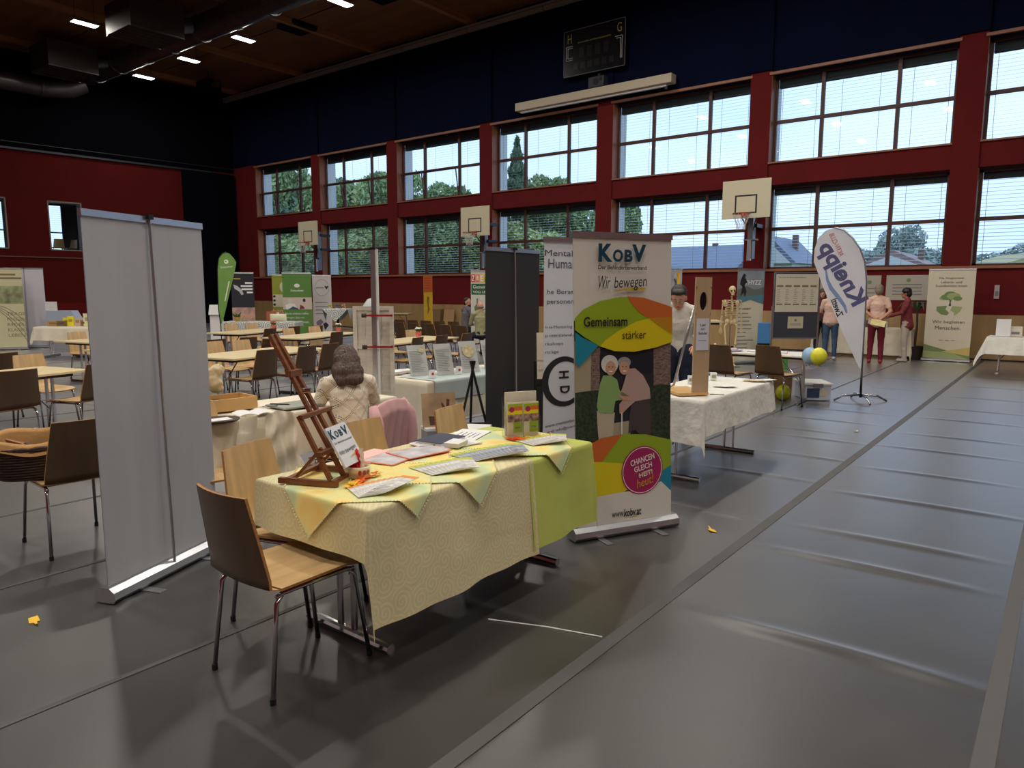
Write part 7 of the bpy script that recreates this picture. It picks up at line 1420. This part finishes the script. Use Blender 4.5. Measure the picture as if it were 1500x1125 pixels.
# panels leaning by the wainscot
for i, (px_, l) in enumerate(((647, 'flat beige board leaning on the wainscot, left one behind the seated men'), (655, 'flat brown board leaning on the wainscot, right one behind the seated men'))):
    p = dep(px_, 27.0 + i); t = thing('leaning_board', l, 'board', (p.x, YW - .25, 0), 0); R = Matrix.Rotation(R_(10), 3, 'X'); B().box((0, .05, .45), (.7, .03, .9), M=Matrix.Rotation(R_(-8), 3, 'X')).out('board_face', mat('board_tan_%d' % i, (168 - 40 * i, 134 - 34 * i, 92 - 24 * i), .7), t); B().box((0, -.02, .02), (.72, .05, .04)).out('edge_strip', M_dwood, t)
# ---- left edge stalls
t, f, w = rollup(None, 'white roll-up banner back with dark centre pole at the left edge', dep(66, 19.9), dep(8, 19.6), 2.22, [M_fabw, mat('banner_lavender_back', (206, 202, 210), .55)])
t, f, w = rollup(None, 'yellowish roll-up banner with large grey lettering at the left edge', dep(-22, 19.0), dep(34, 19.3), 2.2, [mat('banner_straw', (214, 208, 166), .6), M_fabw]); hw_ = w / 2 - .016
shape(rect(-hw_, hw_, 1.25, 1.72), mat('print_meadow', (150, 156, 116), .6, var=.5, scale=5), f, -.004, 'meadow_photo'); bars(f, -.1, .42, [2.0, 1.9], .05, mat('print_olive', (130, 122, 84), .6), 8)
for i, s_ in enumerate(('TRAGE', 'FRAGEN', 'REDEN', 'KLAGEN', 'LEBEN.')): text(s_, mat('print_sage_grey', (140, 140, 110), .6), f, .22, .98 - .145 * i, .42, .085, y=-.004)
for k in range(4): B().tube([(-.3 + .75 * u, -.004, 1.22 - .5 * u * u - .02 * k - .15 * k * u) for u in [i / 8 for i in range(9)]], .006, 4).out('drawn_line', M_grey_ink, f)
pa = dep(60, 17.3); pb = dep(146, 17.3); Lm = (pb - pa).length; cxm, cym = (pa.x + pb.x) / 2, (pa.y + pb.y) / 2
tt = table(cxm, cym, R_(38 + 90), 'folding table under the white cloth of the book stall at left'); tt.scale = (1, Lm / 1.7, 1)
o = drape('tablecloth', -Lm / 2, Lm / 2, -.4, .4, .75, rectcloth(-Lm / 2 - .28, Lm / 2 + .28, -.4 - .33, .6), 50, 30, M_cream, 51, .03, .15); o.location = (cxm, cym, 0); o.rotation_euler = (0, 0, R_(38)); tag(o, 'white and sage cloth on the book stall table left of the silver banner', 'tablecloth')
for (px_, w_, h_, c_, l) in ((76, .30, .12, (178, 140, 90), 'brown wooden box with dark tools at the left of the book stall'), (88, .22, .12, (120, 96, 70), 'small darker wooden crate on the book stall'), (93, .14, .20, (232, 214, 60), 'yellow book standing on the book stall, left of the two'), (100, .15, .24, (240, 222, 50), 'taller yellow book standing on the book stall, right of the two'), (110, .14, .20, (206, 180, 150), 'pink-beige booklet standing on the book stall'), (118, .12, .14, (150, 110, 80), 'small brown booklet on the book stall'), (125, .20, .30, (232, 222, 176), 'cream booklet with green print standing beside the silver banner')):
    p = dep(px_, 17.2); t = thing('book' if 'book' in l.split(' on')[0] or 'booklet' in l else 'wooden_box', l, 'book' if 'booklet' in l or 'yellow book' in l else 'box', (p.x, p.y, .757), R_(38)); m_ = mat('stall_%d' % px_, c_, .6)
    dd = .12 if h_ == .12 else .02; B().box((0, 0, h_ / 2), (w_, dd, h_)).out('body', m_, t); B().box((0, -dd / 2 - .002, h_ * .55), (w_ * .6, .004, h_ * .3)).out('printed_panel', mat('stall_print_%d' % px_, tuple(int(v * .75) for v in c_), .6), t)
p = dep(83, 19.4); t = thing('information_stand', 'pale blue-grey folded info stand behind the book stall', 'stand', (p.x, p.y, 0), R_(38)); B().prism([(-.35, -.05, .75), (.55, -.05, .75), (.38, -.05, 1.06), (-.30, -.05, 1.06)], (0, .3, 0)).out('folded_panel', mat('pale_blue_card', (176, 186, 206), .6), t); B().bx(-.34, -.02, -.02, .0, 1.06, 1.30).out('title_card', M_white, t); B().bx(-.3, .5, -.03, .23, 0, .75).out('pedestal', mat('pedestal_grey', (150, 150, 156), .7), t)
p = dep(314, 19.0); t = thing('white_display', 'white slanted display board beside the green flag', 'display', (p.x, p.y, 0), R_(38)); R = Matrix.Rotation(R_(-20), 3, 'X'); B().box((0, 0, 1.10), (.34, .02, .28), M=R).out('slanted_board', M_white, t); B().bx(-.16, .16, .0, .1, 0, .98).out('pedestal', M_white, t)
for q in [(305, 20.0), (326, 21)]: pass
t = thing('floor_bag', 'dark bag under the book stall table', 'bag', (cxm + .1, cym + .05, 0), R_(38)); bb = B(); bb.ell((0, 0, .16), (.22, .14, .17)); bb.ell((.05, 0, .10), (.24, .16, .11)); fuse(bb, 'bag_body', mat('bag_dark', (52, 44, 42), .7), t, .02, 2); B().tube([(-.1, 0, .3), (-.05, 0, .42), (.05, 0, .42), (.1, 0, .3)], .012, 6).out('handle', M_black, t)
# chairs of the gallery room seen through the opening of the left wall
for i, (s_, o_) in enumerate(((6.9, -2.2), (7.5, -1.6), (8.6, -1.8))):
    q = lw(s_, 3.0) + LN * o_; chair(q.x, q.y, R_(200 + 40 * i), 'chair in the upper gallery room, %s seen through the wall opening' % ORD[i], z=3.0)
# crochet of a second leaflet rack pocket and small extras on the stall floor
